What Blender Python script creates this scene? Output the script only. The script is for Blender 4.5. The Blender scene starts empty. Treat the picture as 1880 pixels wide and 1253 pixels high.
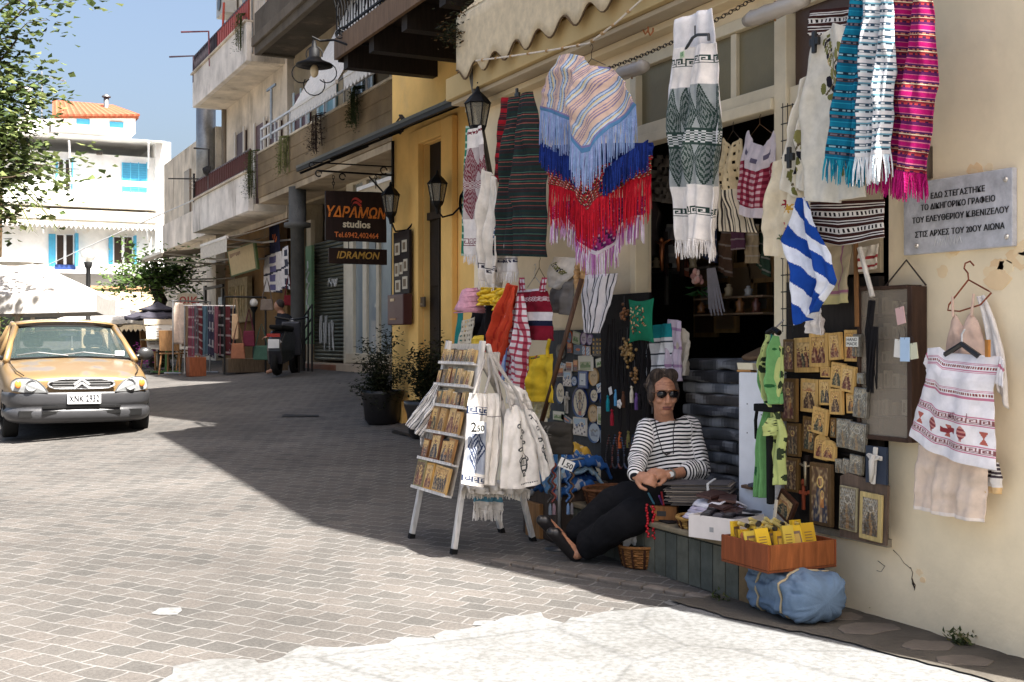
import bpy,bmesh,math,random
import numpy as np
from mathutils import Vector,Matrix,noise as mnoise
SC=bpy.context.scene
COL=SC.collection
R=math.radians
rnd=random.Random(7)
CAMZ,FPX,YAW=1.3,2212.0,25.9
cam=bpy.data.objects.new('camera',bpy.data.cameras.new('camera'))
COL.objects.link(cam);SC.camera=cam
cam.location=(0,0,CAMZ);cam.rotation_euler=(R(90),0,R(-YAW))
cam.data.sensor_width=36;cam.data.lens=FPX/1880*36
cam.data.clip_start=.05;cam.data.clip_end=2000
SUN_A,SUN_B=.18,.58
to_sun=Vector((SUN_A,-SUN_B,1)).normalized()
sl=bpy.data.lights.new('sun','SUN');sl.energy=5.0;sl.angle=R(.53);sl.color=(1,.965,.91)
sun=bpy.data.objects.new('sun',sl);COL.objects.link(sun)
sun.rotation_euler=to_sun.to_track_quat('Z','Y').to_euler();sun.location=(0,0,30)
w=bpy.data.worlds.new('World');SC.world=w;w.use_nodes=True
nt=w.node_tree;bg=nt.nodes['Background']
sky=nt.nodes.new('ShaderNodeTexSky');sky.sky_type='NISHITA';sky.sun_disc=False
sky.sun_elevation=math.asin(to_sun.z);sky.sun_rotation=math.atan2(to_sun.x,to_sun.y)
sky.air_density=1.0;sky.dust_density=6.5;sky.ozone_density=1.0
nt.links.new(sky.outputs[0],bg.inputs[0]);bg.inputs[1].default_value=.068
SC.view_settings.view_transform='Standard';SC.view_settings.look='None'
SC.view_settings.exposure=2.03;SC.view_settings.gamma=1
# ---------------------------------------------------------------- pixel -> place
ca,sa=math.cos(R(YAW)),math.sin(R(YAW))
RT,FW,UP=Vector((ca,-sa,0)),Vector((sa,ca,0)),Vector((0,0,1))
CAM=Vector((0,0,CAMZ))
def ray(px,py):return FW+RT*((px-940)/FPX)+UP*((626.5-py)/FPX)
def Wn(px,py,n):
 d=ray(px,py);return CAM+d*(n/d.x)
def Ws(px,py,s):
 d=ray(px,py);return CAM+d*(s/d.y)
def Wz(px,py,z):return CAM+ray(px,py)*z
def lerp(a,b,t):return a+(b-a)*t
def sstep(a,b,x):
 t=max(0,min(1,(x-a)/(b-a)));return t*t*(3-2*t)
def gz(x,y):
 h=float(np.interp(y,[-50,4.5,15,20,26,60,200],[0,0,.2,.35,.38,.5,.6]))
 return h+.07*(max(-2,min(8,x))-1.5)*sstep(6,14,y)
def G(px,py):
 p=Vector((0,0,0))
 for k in range(12):
  d=ray(px,py);p=CAM+d*((gz(p.x,p.y)-CAMZ)/d.z)
 return p
 # ---------------------------------------------------------------- colours and materials
def C(r,g=None,b=None):
 if g is None:g=b=r
 return tuple((c/255/12.92 if c/255<=.04045 else((c/255+.055)/1.055)**2.4)for c in(r,g,b))
def mixc(a,b,t):return tuple(a[i]+(b[i]-a[i])*t for i in range(3))
MATS={}
#        rough metal varscale varamt bumpscale bumpstr
KIND=dict(cloth=(.95,0,14,.16,260,.25),knit=(.98,0,30,.2,160,.6),plaster=(.92,0,1.3,.16,28,.09),
wood=(.6,0,8,.35,60,.15),metal=(.42,.75,8,.2,40,.05),iron=(.6,.0,10,.2,60,.1),paint=(.5,0,5,.12,50,.06),
gloss=(.18,0,5,.06,20,.02),paper=(.8,0,10,.08,60,.05),stone=(.8,0,9,.3,60,.35),
straw=(.75,0,40,.35,120,.5),leaf=(.6,0,6,.45,20,.1),skin=(.55,0,30,.18,120,.2),hair=(.6,0,60,.5,200,.8),
rubber=(.8,0,10,.15,60,.1),gold=(.4,.35,25,.35,90,.35),silver=(.35,.8,30,.35,70,.6),dirty=(.92,0,1.1,.34,25,.4),
concrete=(.92,0,1.6,.4,30,.4),plastic=(.35,0,6,.1,30,.05))
def nd(t,k,**kw):
 n=t.nodes.new(k)
 for a,v in kw.items():setattr(n,a,v)
 return n
def vmat(kind):
 if kind in MATS:return MATS[kind]
 ro,me,vs,va,bs,bst=KIND[kind];lift=1.14 if kind in('cloth','knit')else 1
 m=bpy.data.materials.new(kind);MATS[kind]=m;m.use_nodes=True
 t=m.node_tree;L=t.links.new;b=t.nodes['Principled BSDF']
 at=nd(t,'ShaderNodeAttribute',attribute_name='Col')
 tc=nd(t,'ShaderNodeTexCoord')
 n1=nd(t,'ShaderNodeTexNoise');n1.inputs['Scale'].default_value=vs;n1.inputs['Detail'].default_value=6;n1.inputs['Roughness'].default_value=.62
 vec=tc.outputs['Object']
 if kind=='wood':
  mp=nd(t,'ShaderNodeMapping');mp.inputs['Scale'].default_value=(5,5,.6);L(vec,mp.inputs[0]);vec=mp.outputs[0]
 L(vec,n1.inputs['Vector'])
 mr=nd(t,'ShaderNodeMapRange');mr.inputs[1].default_value=.25;mr.inputs[2].default_value=.75
 mr.inputs[3].default_value=(1-va*1.3)*lift;mr.inputs[4].default_value=(1+va)*lift
 L(n1.outputs[0],mr.inputs[0])
 mx=nd(t,'ShaderNodeVectorMath',operation='SCALE');L(at.outputs['Color'],mx.inputs[0]);L(mr.outputs[0],mx.inputs['Scale'])
 out=mx.outputs[0]
 if kind in('dirty','plaster','concrete'):
  n3=nd(t,'ShaderNodeTexNoise');n3.inputs['Scale'].default_value=1.0;n3.inputs['Detail'].default_value=9;n3.inputs['Roughness'].default_value=.7
  mp=nd(t,'ShaderNodeMapping');mp.inputs['Scale'].default_value=(1.6,1.6,.35)if kind!='plaster' else(.9,.9,.7)
  L(tc.outputs['Object'],mp.inputs[0]);L(mp.outputs[0],n3.inputs['Vector'])
  r3=nd(t,'ShaderNodeMapRange');r3.inputs[1].default_value=.54 if kind=='dirty' else.6;r3.inputs[2].default_value=.72
  r3.inputs[3].default_value=0;r3.inputs[4].default_value={'dirty':.75,'plaster':.38,'concrete':.7}[kind]
  L(n3.outputs[0],r3.inputs[0])
  m3=nd(t,'ShaderNodeMix',data_type='RGBA');L(r3.outputs[0],m3.inputs[0]);L(out,m3.inputs[6])
  m3.inputs[7].default_value={'dirty':(.16,.12,.085,1),'plaster':(.62,.43,.22,1),'concrete':(.07,.06,.05,1)}[kind]
  out=m3.outputs[2]
 L(out,b.inputs['Base Color'])
 b.inputs['Roughness'].default_value=ro;b.inputs['Metallic'].default_value=me
 b.inputs['Specular IOR Level'].default_value=.5 if kind in('gloss','plastic','metal','gold','silver','paint','skin')else.2
 n2=nd(t,'ShaderNodeTexNoise');n2.inputs['Scale'].default_value=bs;n2.inputs['Detail'].default_value=4;L(vec,n2.inputs['Vector'])
 bp=nd(t,'ShaderNodeBump');bp.inputs['Strength'].default_value=bst;bp.inputs['Distance'].default_value=.01 if bs>50 else.03
 L(n2.outputs[0],bp.inputs['Height']);L(bp.outputs[0],b.inputs['Normal'])
 if kind in('leaf','cloth'):
  tr=nd(t,'ShaderNodeBsdfTranslucent');L(out,tr.inputs[0])
  ms=nd(t,'ShaderNodeMixShader');ms.inputs[0].default_value=.35 if kind=='leaf' else.12
  L(b.outputs[0],ms.inputs[1]);L(tr.outputs[0],ms.inputs[2])
  L(ms.outputs[0],t.nodes['Material Output'].inputs[0])
 return m
def glassmat(key,col=(.55,.6,.6),rough=.03,alpha=.35,spec=.5):
 if key in MATS:return MATS[key]
 m=bpy.data.materials.new(key);MATS[key]=m;m.use_nodes=True;t=m.node_tree
 b=t.nodes['Principled BSDF'];b.inputs['Base Color'].default_value=(*col,1);b.inputs['Roughness'].default_value=rough
 b.inputs['Alpha'].default_value=alpha;b.inputs['Specular IOR Level'].default_value=spec
 return m
 # ---------------------------------------------------------------- frames
class Fr:
 def __init__(s,o,r,u):
  s.o,s.r,s.u=Vector(o),Vector(r).normalized(),Vector(u).normalized();s.w=s.r.cross(s.u).normalized()
 def p(s,a,b,c=0):return s.o+s.r*a+s.u*b+s.w*c
 def uv(s,px,py):
  d=ray(px,py);t=(s.o-CAM).dot(s.w)/d.dot(s.w);q=CAM+d*t-s.o
  return q.dot(s.r),q.dot(s.u)
def wall(n):return Fr((n,0,0),(0,-1,0),(0,0,1))
def face(s):return Fr((0,s,0),(1,0,0),(0,0,1))
def rotfr(o,deg,tilt=0):
 c,q=math.cos(R(deg)),math.sin(R(deg));r=Vector((c,q,0));wv=Vector((q,-c,0))
 u=(UP*math.cos(R(tilt))-wv*math.sin(R(tilt)))
 return Fr(o,r,u)
 # ---------------------------------------------------------------- mesh collector
class M:
 def __init__(s):s.V=[];s.F=[];s.K=[];s.N=0
 def add(s,vs,fs,col):
  o=len(s.V);s.V.extend([tuple(v)for v in vs])
  for f in fs:s.F.append(tuple(i+o for i in f))
  s.K.extend(col if isinstance(col,list)else[col]*len(fs))
  return s
 def fbox(s,fr,a0,a1,b0,b1,c0,c1,col):
  vs=[fr.p(a,b,c)for c in(c0,c1)for b in(b0,b1)for a in(a0,a1)]
  return s.add(vs,[(0,2,3,1),(4,5,7,6),(0,1,5,4),(2,6,7,3),(0,4,6,2),(1,3,7,5)],col)
 def box(s,x0,x1,y0,y1,z0,z1,col):
  vs=[(x,y,z)for z in(z0,z1)for y in(y0,y1)for x in(x0,x1)]
  return s.add(vs,[(0,2,3,1),(4,5,7,6),(0,1,5,4),(2,6,7,3),(0,4,6,2),(1,3,7,5)],col)
 def tube(s,pts,r,col,seg=6,cap=True):
  pts=[Vector(p)for p in pts];n=len(pts)
  rs=r if isinstance(r,(list,tuple))else[r]*n
  ref=None;vs=[]
  for i in range(n):
   t=(pts[min(i+1,n-1)]-pts[max(i-1,0)])
   if t.length<1e-9:t=Vector((0,0,1))
   t.normalize()
   if ref is None:
    ref=t.cross(Vector((0,0,1))if abs(t.z)<.9 else Vector((1,0,0))).normalized()
   a=(ref-t*ref.dot(t)).normalized();b=t.cross(a);ref=a
   for k in range(seg):
    q=2*math.pi*k/seg;vs.append(pts[i]+(a*math.cos(q)+b*math.sin(q))*rs[i])
  fs=[(i*seg+k,i*seg+(k+1)%seg,(i+1)*seg+(k+1)%seg,(i+1)*seg+k)for i in range(n-1)for k in range(seg)]
  if cap:fs+=[tuple(range(seg))[::-1],tuple((n-1)*seg+k for k in range(seg))]
  return s.add(vs,fs,col)
 def bar(s,a,b,wd,ht,col,up=UP):
  a,b=Vector(a),Vector(b);d=(b-a).normalized()
  up=Vector(up)if abs(d.dot(up))<.98 else Vector((1,0,0))
  r=d.cross(up).normalized();u=r.cross(d)
  vs=[p+r*(i*wd/2)+u*(j*ht/2)for p in(a,b)for j in(-1,1)for i in(-1,1)]
  return s.add(vs,[(0,1,3,2),(4,6,7,5),(0,4,5,1),(2,3,7,6),(0,2,6,4),(1,5,7,3)],col)
 def lathe(s,o,prof,col,seg=16,axis=UP,cols=None,sx=1,sy=1):
  o=Vector(o);ax=Vector(axis).normalized()
  a=ax.cross(Vector((0,0,1))if abs(ax.z)<.9 else Vector((1,0,0))).normalized();b=ax.cross(a)
  vs=[o+ax*z+(a*(math.cos(2*math.pi*k/seg)*sx)+b*(math.sin(2*math.pi*k/seg)*sy))*r for r,z in prof for k in range(seg)]
  fs=[];ks=[]
  for i in range(len(prof)-1):
   for k in range(seg):
    fs.append((i*seg+k,i*seg+(k+1)%seg,(i+1)*seg+(k+1)%seg,(i+1)*seg+k));ks.append(cols[i]if cols else col)
  return s.add(vs,fs,ks)
 def ball(s,o,r,col,seg=12,ring=8,sc=(1,1,1)):
  o=Vector(o);vs=[]
  for i in range(ring+1):
   t=math.pi*i/ring
   for k in range(seg):
    q=2*math.pi*k/seg
    vs.append(o+Vector((math.sin(t)*math.cos(q)*sc[0],math.sin(t)*math.sin(q)*sc[1],math.cos(t)*sc[2]))*r)
  return s.add(vs,[(i*seg+k,(i+1)*seg+k,(i+1)*seg+(k+1)%seg,i*seg+(k+1)%seg)for i in range(ring)for k in range(seg)],col)
 def prism(s,fr,pts,c0,c1,col):
  n=len(pts);vs=[fr.p(a,b,c0)for a,b in pts]+[fr.p(a,b,c1)for a,b in pts]
  return s.add(vs,[tuple(range(n))[::-1],tuple(range(n,2*n))]+[(i,(i+1)%n,n+(i+1)%n,n+i)for i in range(n)],col)
 def grid(s,fn,nu,nv,colf,closed=False):
  vs=[fn(i/nu,j/nv)for j in range(nv+1)for i in range(nu+1)]
  fs=[];ks=[]
  for j in range(nv):
   for i in range(nu):
    a=j*(nu+1)+i
    c=colf((i+.5)/nu,(j+.5)/nv)if callable(colf)else colf
    if c is None:continue
    fs.append((a,a+nu+1,a+nu+2,a+1));ks.append(c)
  return s.add(vs,fs,ks)
 def mesh(s,name,kind,smooth=False):
  me=bpy.data.meshes.new(name);me.from_pydata(s.V,[],s.F)
  if s.F:
   ca_=me.color_attributes.new('Col','FLOAT_COLOR','CORNER')
   cnt=np.array([len(f)for f in s.F]);k=np.array([(c[0],c[1],c[2],1)for c in s.K],dtype=np.float32)
   ca_.data.foreach_set('color',np.repeat(k,cnt,axis=0).ravel())
  me.materials.append(kind if isinstance(kind,bpy.types.Material)else vmat(kind))
  if smooth:me.shade_smooth()
  me.update();return me
def mods(o,solid=0,bev=0,sub=0):
 if sub:m=o.modifiers.new('sub','SUBSURF');m.levels=m.render_levels=sub
 if solid:m=o.modifiers.new('solid','SOLIDIFY');m.thickness=solid;m.offset=0
 if bev:m=o.modifiers.new('bev','BEVEL');m.width=bev;m.segments=2;m.limit_method='ANGLE'
def tag(o,label,cat,group=None,kind=None):
 if label:o['label']=label
 if cat:o['category']=cat
 if group:o['group']=group
 if kind:o['kind']=kind
 return o
def one(name,m,kind,label=None,cat=None,group=None,st=None,smooth=False,**kw):
 me=m.mesh(name,kind,smooth);o=bpy.data.objects.new(name,me);COL.objects.link(o)
 if not st:
  a=np.array(m.V);lo,hi=a.min(0),a.max(0);L=Vector(((lo[0]+hi[0])/2,(lo[1]+hi[1])/2,lo[2]))
  me.transform(Matrix.Translation(-L));o.location=L
 mods(o,**kw);return tag(o,label,cat,group,st)
def structure(name,m,kind,smooth=False,**kw):return one(name,m,kind,st='structure',smooth=smooth,**kw)
SPLIT={'balcony_beam','pillar','arm','string','rib','wheel','wiper','bolt','screw','side_window','awning_arm','bracket','air_intake','grille_bar','sheet','page','sleeve'}
def islands(m):
 p=list(range(len(m.V)))
 def f(i):
  while p[i]!=i:p[i]=p[p[i]];i=p[i]
  return i
 for q in m.F:
  a=f(q[0])
  for i in q[1:]:p[f(i)]=a
 out={};idx={}
 for q,k in zip(m.F,m.K):
  r=f(q[0]);o=out.setdefault(r,M());d=idx.setdefault(r,{})
  for i in q:
   if i not in d:d[i]=len(o.V);o.V.append(m.V[i])
  o.F.append(tuple(d[i]for i in q));o.K.append(k)
 return list(out.values())
class Thing:
 def __init__(s,name,label,cat,group=None):
  s.root=bpy.data.objects.new(name,None);s.root.empty_display_size=.1;COL.objects.link(s.root);tag(s.root,label,cat,group);s.parts=[]
 def part(s,name,m,kind,under=None,smooth=False,label=None,**kw):
  if name in SPLIT and isinstance(m,M):
   L_=islands(m)
   if len(L_)>1:return[s._part(name,q,kind,under,smooth,label,**kw)for q in L_][0]
  return s._part(name,m,kind,under,smooth,label,**kw)
 def _part(s,name,m,kind,under=None,smooth=False,label=None,**kw):
  o=bpy.data.objects.new(name,m if isinstance(m,bpy.types.Mesh)else m.mesh(name,kind,smooth));COL.objects.link(o);o.parent=under or s.root
  if label:o['label']=label
  mods(o,**kw);s.parts.append(o);return o
 def done(s):
  lo=Vector((1e9,)*3);hi=-lo
  for o in s.parts:
   n=len(o.data.vertices)
   if not n:continue
   a=np.empty(n*3,dtype=np.float32);o.data.vertices.foreach_get('co',a);a=a.reshape(-1,3)
   lo=Vector(np.minimum(lo,a.min(0)));hi=Vector(np.maximum(hi,a.max(0)))
  s.L=Vector(((lo.x+hi.x)/2,(lo.y+hi.y)/2,lo.z))
  for o in s.parts:o.data.transform(Matrix.Translation(-s.L))
  s.root.location=s.L;return s.root
def copy_thing(root,loc,rz=None,label=None,scale=None):
 r=root.copy();COL.objects.link(r);r.location=loc
 if rz is not None:r.rotation_euler=(0,0,rz)
 if scale:r.scale=scale if not isinstance(scale,(int,float))else(scale,)*3
 if label:r['label']=label
 for ch in root.children:
  c=ch.copy();COL.objects.link(c);c.parent=r
  for g in ch.children:
   d=g.copy();COL.objects.link(d);d.parent=c
 return r
 # ---------------------------------------------------------------- lettering
def text_mesh(body,fr,a,b,size,col,kind='paint',shear=0,bold=0,c=.004,sx=1,align='CENTER',ext=.0015,fit=0):
 cu=bpy.data.curves.new('lettering','FONT');cu.body=body;cu.size=size;cu.align_x=align;cu.align_y='CENTER'
 cu.shear=shear;cu.offset=bold;cu.extrude=ext;cu.space_character=1.0;cu.resolution_u=3
 o=bpy.data.objects.new('t',cu);COL.objects.link(o)
 dg=bpy.context.evaluated_depsgraph_get();dg.update()
 src=bpy.data.meshes.new_from_object(o.evaluated_get(dg))
 if fit and len(src.vertices):sx=fit/(max(v.co.x for v in src.vertices)-min(v.co.x for v in src.vertices))
 m=M()
 vs=[fr.p(a+v.co.x*sx,b+v.co.y,c+v.co.z)for v in src.vertices]
 m.add(vs,[tuple(p.vertices)for p in src.polygons],col)
 bpy.data.objects.remove(o);bpy.data.curves.remove(cu);bpy.data.meshes.remove(src)
 return m
 # ---------------------------------------------------------------- cloth
def pl(pts,t):
 ls=[math.dist(pts[i],pts[i+1])for i in range(len(pts)-1)];T=sum(ls)*t
 for i,l in enumerate(ls):
  if T<=l or i==len(ls)-1:
   q=T/l if l else 0;return(lerp(pts[i][0],pts[i+1][0],q),lerp(pts[i][1],pts[i+1][1],q))
  T-=l
def cloth(m,fr,L,Rr,colf,nu=40,nv=60,folds=2,amp=.02,ph=0.,drift=.6,bulge=0.,w0=0.,px=True,seed=0,T=None,B=None,flat=False):
 L,Rr=list(L),list(Rr);T=list(T)if T else[L[0],Rr[0]];B=list(B)if B else[L[-1],Rr[-1]]
 if px:L,Rr,T,B=([fr.uv(*q)for q in X]for X in(L,Rr,T,B))
 W_=sum(math.dist(pl(L,t),pl(Rr,t))for t in(.1,.5,.9))/3
 H_=sum(math.dist(L[i],L[i+1])for i in range(len(L)-1))
 Tt,Bb,Ll,Rl=[pl(T,i/nu)for i in range(nu+1)],[pl(B,i/nu)for i in range(nu+1)],[pl(L,j/nv)for j in range(nv+1)],[pl(Rr,j/nv)for j in range(nv+1)]
 c00,c10,c01,c11=Tt[0],Tt[-1],Bb[0],Bb[-1]
 def fn(i,j):
  t,b,l,r=Tt[round(i*nu)],Bb[round(i*nu)],Ll[round(j*nv)],Rl[round(j*nv)]
  x,y=((1-j)*t[k]+j*b[k]+(1-i)*l[k]+i*r[k]-((1-i)*(1-j)*c00[k]+i*(1-j)*c10[k]+(1-i)*j*c01[k]+i*j*c11[k])for k in(0,1))
  e=min(1,.3+j*1.4)
  w_=amp*e*math.sin(2*math.pi*folds*(i+.06*math.sin(3*j+ph*2))+ph+drift*j*2)+amp*.45*e*math.sin(2*math.pi*folds*2.3*i+ph*3+j*2)
  w_+=bulge*math.sin(math.pi*i)*(1 if flat else min(1,j*3+.3))+mnoise.noise((i*3+seed,j*4,ph))*amp*.9+mnoise.noise((i*9+seed,j*9,ph+3))*amp*.3
  return fr.p(x,y,w0+w_)
 cf=(lambda i,j:colf(i,j,i*W_,j*H_))if callable(colf)else colf
 if getattr(colf,'real',0):
  xa=L[0][0];yb=max(L[0][1],Rr[0][1])
  def cf(i,j):
   q=fn(round(i*nu-.5)/nu,round(j*nv-.5)/nv)-fr.o;return colf(i,j,q.dot(fr.r)-xa,yb-q.dot(fr.u))
 m.grid(fn,nu,nv,cf)
 return[fn(i/nu,1)for i in range(nu+1)],fn
def fringe(m,pts,ln,n,cols,r=.0035,jit=.25,seg=3,sway=.02):
 g=random.Random(n);P=[tuple(p)for p in pts]
 seglen=[math.dist(P[i],P[i+1])for i in range(len(P)-1)];T=sum(seglen)
 for k in range(n):
  q=(k+.5+g.uniform(-.3,.3))/n*T;i=0
  while i<len(seglen)-1 and q>seglen[i]:q-=seglen[i];i+=1
  f=max(0,min(1,q/seglen[i]))if seglen[i]else 0
  p=Vector(P[i]).lerp(Vector(P[i+1]),f);l=ln*(1+g.uniform(-jit,jit*.5))
  dx=Vector((g.uniform(-.5,.2)*sway,g.uniform(-1,1)*sway,0))
  m.tube([p,p+Vector((0,0,-l*.5))+dx*.7+Vector((0,0,0)),p+Vector((0,0,-l))+dx],[r,r*1.05,r*.6],g.choice(cols),seg=seg)
def bands(seq):
 T=sum(w_ for w_,c in seq)
 def f(y):
  y=y%T
  for w_,c in seq:
   if y<w_:return c
   y-=w_
  return seq[-1][1]
 return f
KEY=['11111110','00000010','11111010','10001010','10111010','10000010','11111110','00000000']
KEY=['1111110','1000010','1011010','1010010','1011111','1000000','1111111']
def keyp(x,y,h):
 r_=int(y/h*7);c_=int(x/h*7)%7
 return 0<=r_<7 and KEY[r_][c_]=='1'
def hanger(m,fr,a,b,wd,col,c=0,drop=.07,r=.0025):
 m.tube([fr.p(a-wd/2,b-drop,c),fr.p(a,b,c),fr.p(a+wd/2,b-drop,c)],r,col,seg=5)
 m.tube([fr.p(a,b,c),fr.p(a,b+.04,c),fr.p(a+.018,b+.06,c),fr.p(a+.005,b+.085,c),fr.p(a-.015,b+.075,c)],r*.8,col,seg=5)
 # ---------------------------------------------------------------- foliage
def leaves(m,pts,n,spread,size,cols,g=None,flat=.5,asp=2.2):
 g=g or rnd;pts=[Vector(p)for p in pts]
 for k in range(n):
  c=g.choice(pts)+Vector((g.gauss(0,1),g.gauss(0,1),g.gauss(0,1)*.8))*spread
  d=Vector((g.uniform(-1,1),g.uniform(-1,1),g.uniform(-1,.6)*flat)).normalized()
  sd=d.cross(Vector((g.uniform(-.4,.4),g.uniform(-.4,.4),1))).normalized()
  l=size*g.uniform(.6,1.25);h=l/asp/2;nrm=d.cross(sd)*l*.12
  m.add([c,c+d*l*.45+sd*h+nrm,c+d*l,c+d*l*.45-sd*h+nrm],[(0,1,2),(0,2,3)],g.choice(cols))
def branch(m,a,b,r0,r1,col,n=6,wob=.08,g=None):
 g=g or rnd;a,b=Vector(a),Vector(b);pts=[]
 for i in range(n+1):
  t=i/n;p=a.lerp(b,t)
  if 0<i<n:p+=Vector((g.uniform(-1,1),g.uniform(-1,1),g.uniform(-.6,.6)))*wob*(b-a).length
  pts.append(p)
 m.tube(pts,[lerp(r0,r1,i/n)for i in range(n+1)],col,seg=8);return pts
 # ================================================================ GROUND
def ground_mat():
 m=bpy.data.materials.new('setts');m.use_nodes=True;t=m.node_tree;L=t.links.new;b=t.nodes['Principled BSDF']
 tc=nd(t,'ShaderNodeTexCoord');mp=nd(t,'ShaderNodeMapping');mp.inputs['Rotation'].default_value=(0,0,R(54));L(tc.outputs['Object'],mp.inputs[0])
 nz=nd(t,'ShaderNodeTexNoise');nz.inputs['Scale'].default_value=3.0;nz.inputs['Detail'].default_value=4;L(mp.outputs[0],nz.inputs['Vector'])
 sb=nd(t,'ShaderNodeVectorMath',operation='SUBTRACT');L(nz.outputs['Color'],sb.inputs[0]);sb.inputs[1].default_value=(.5,.5,.5)
 sc=nd(t,'ShaderNodeVectorMath',operation='SCALE');sc.inputs['Scale'].default_value=.11;L(sb.outputs[0],sc.inputs[0])
 ad=nd(t,'ShaderNodeVectorMath',operation='ADD');L(mp.outputs[0],ad.inputs[0]);L(sc.outputs[0],ad.inputs[1])
 br=nd(t,'ShaderNodeTexBrick');L(ad.outputs[0],br.inputs['Vector']);br.offset=.5;br.squash_frequency=2
 br.inputs['Scale'].default_value=1;br.inputs['Brick Width'].default_value=.165;br.inputs['Row Height'].default_value=.128
 br.inputs['Mortar Size'].default_value=.0085;br.inputs['Mortar Smooth'].default_value=.7;br.inputs['Bias'].default_value=-.1
 br.inputs['Color1'].default_value=(.066,.062,.057,1);br.inputs['Color2'].default_value=(.099,.088,.079,1);br.inputs['Mortar'].default_value=(.142,.136,.128,1)
 def noise(s,d=5,r=.6):
  n=nd(t,'ShaderNodeTexNoise');n.inputs['Scale'].default_value=s;n.inputs['Detail'].default_value=d;n.inputs['Roughness'].default_value=r
  L(tc.outputs['Object'],n.inputs['Vector']);return n.outputs[0]
 def rng(x,a,b_,c,d):
  r=nd(t,'ShaderNodeMapRange');L(x,r.inputs[0])
  for i,v in enumerate((a,b_,c,d)):r.inputs[i+1].default_value=v
  return r.outputs[0]
 mul=nd(t,'ShaderNodeMath',operation='MULTIPLY');L(rng(noise(75,5,.7),.3,.7,.68,1.34),mul.inputs[0]);L(rng(noise(.55),.3,.7,.7,1.3),mul.inputs[1])
 s2=nd(t,'ShaderNodeVectorMath',operation='SCALE');L(br.outputs['Color'],s2.inputs[0]);L(mul.outputs[0],s2.inputs['Scale'])
 # worn, cement-smeared places
 mx=nd(t,'ShaderNodeMix',data_type='RGBA');L(rng(noise(1.3,8,.65),.55,.75,0,.55),mx.inputs[0]);L(s2.outputs[0],mx.inputs[6]);mx.inputs[7].default_value=(.11,.104,.096,1)
 L(mx.outputs[2],b.inputs['Base Color']);b.inputs['Roughness'].default_value=.85;b.inputs['Specular IOR Level'].default_value=.25
 hh=nd(t,'ShaderNodeMath',operation='MULTIPLY_ADD');L(br.outputs['Fac'],hh.inputs[0]);hh.inputs[1].default_value=-1.0;L(noise(60,6,.7),hh.inputs[2])
 bp=nd(t,'ShaderNodeBump');bp.inputs['Strength'].default_value=.55;bp.inputs['Distance'].default_value=.008;L(hh.outputs[0],bp.inputs['Height']);L(bp.outputs[0],b.inputs['Normal'])
 return m
def slab_mat():
 m=bpy.data.materials.new('old concrete');m.use_nodes=True;t=m.node_tree;L=t.links.new;b=t.nodes['Principled BSDF']
 tc=nd(t,'ShaderNodeTexCoord')
 def noise(s,d=8,r=.65):
  n=nd(t,'ShaderNodeTexNoise');n.inputs['Scale'].default_value=s;n.inputs['Detail'].default_value=d;n.inputs['Roughness'].default_value=r
  L(tc.outputs['Object'],n.inputs['Vector']);return n.outputs[0]
 cr=nd(t,'ShaderNodeValToRGB');L(noise(1.5),cr.inputs[0]);e=cr.color_ramp.elements
 e[0].position=.34;e[0].color=(.115,.114,.11,1);e[1].position=.66;e[1].color=(.172,.174,.174,1)
 cr2=nd(t,'ShaderNodeValToRGB');L(noise(34),cr2.inputs[0]);e=cr2.color_ramp.elements;e[0].position=.38;e[0].color=(.72,.71,.68,1);e[1].position=.58;e[1].color=(1.08,1.08,1.08,1)
 mu=nd(t,'ShaderNodeMix',data_type='RGBA',blend_type='MULTIPLY');mu.inputs[0].default_value=1;L(cr.outputs[0],mu.inputs[6]);L(cr2.outputs[0],mu.inputs[7])
 vo=nd(t,'ShaderNodeTexVoronoi',feature='DISTANCE_TO_EDGE');vo.inputs['Scale'].default_value=.75;nzv=nd(t,'ShaderNodeTexNoise');nzv.inputs['Scale'].default_value=9
 L(tc.outputs['Object'],nzv.inputs['Vector']);ad=nd(t,'ShaderNodeVectorMath',operation='MULTIPLY_ADD');L(nzv.outputs['Color'],ad.inputs[0]);ad.inputs[1].default_value=(.03,.03,.03);L(tc.outputs['Object'],ad.inputs[2]);L(ad.outputs[0],vo.inputs['Vector'])
 r=nd(t,'ShaderNodeMapRange');L(vo.outputs['Distance'],r.inputs[0]);r.inputs[1].default_value=0;r.inputs[2].default_value=.012;r.inputs[3].default_value=.72;r.inputs[4].default_value=1
 s=nd(t,'ShaderNodeVectorMath',operation='SCALE');L(mu.outputs[2],s.inputs[0]);L(r.outputs[0],s.inputs['Scale'])
 L(s.outputs[0],b.inputs['Base Color']);b.inputs['Roughness'].default_value=.9
 bp=nd(t,'ShaderNodeBump');bp.inputs['Strength'].default_value=.5;bp.inputs['Distance'].default_value=.01;L(noise(40),bp.inputs['Height']);L(bp.outputs[0],b.inputs['Normal'])
 return m
gm,sm_=ground_mat(),slab_mat()
m=M()
xs=[-400,-120,-60,-30,-18,-12]+[i*.5 for i in range(-16,25)]+[16,24,40,120,400]
ys=[-60,-20,-8,-4]+[i*.5 for i in range(-4,71)]+[40,46,54,70,120,260,900]
m.add([(x,y,gz(x,y))for y in ys for x in xs],[(j*len(xs)+i,j*len(xs)+i+1,(j+1)*len(xs)+i+1,(j+1)*len(xs)+i)for j in range(len(ys)-1)for i in range(len(xs)-1)],C(120))
structure('ground',m,gm,smooth=True)
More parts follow.
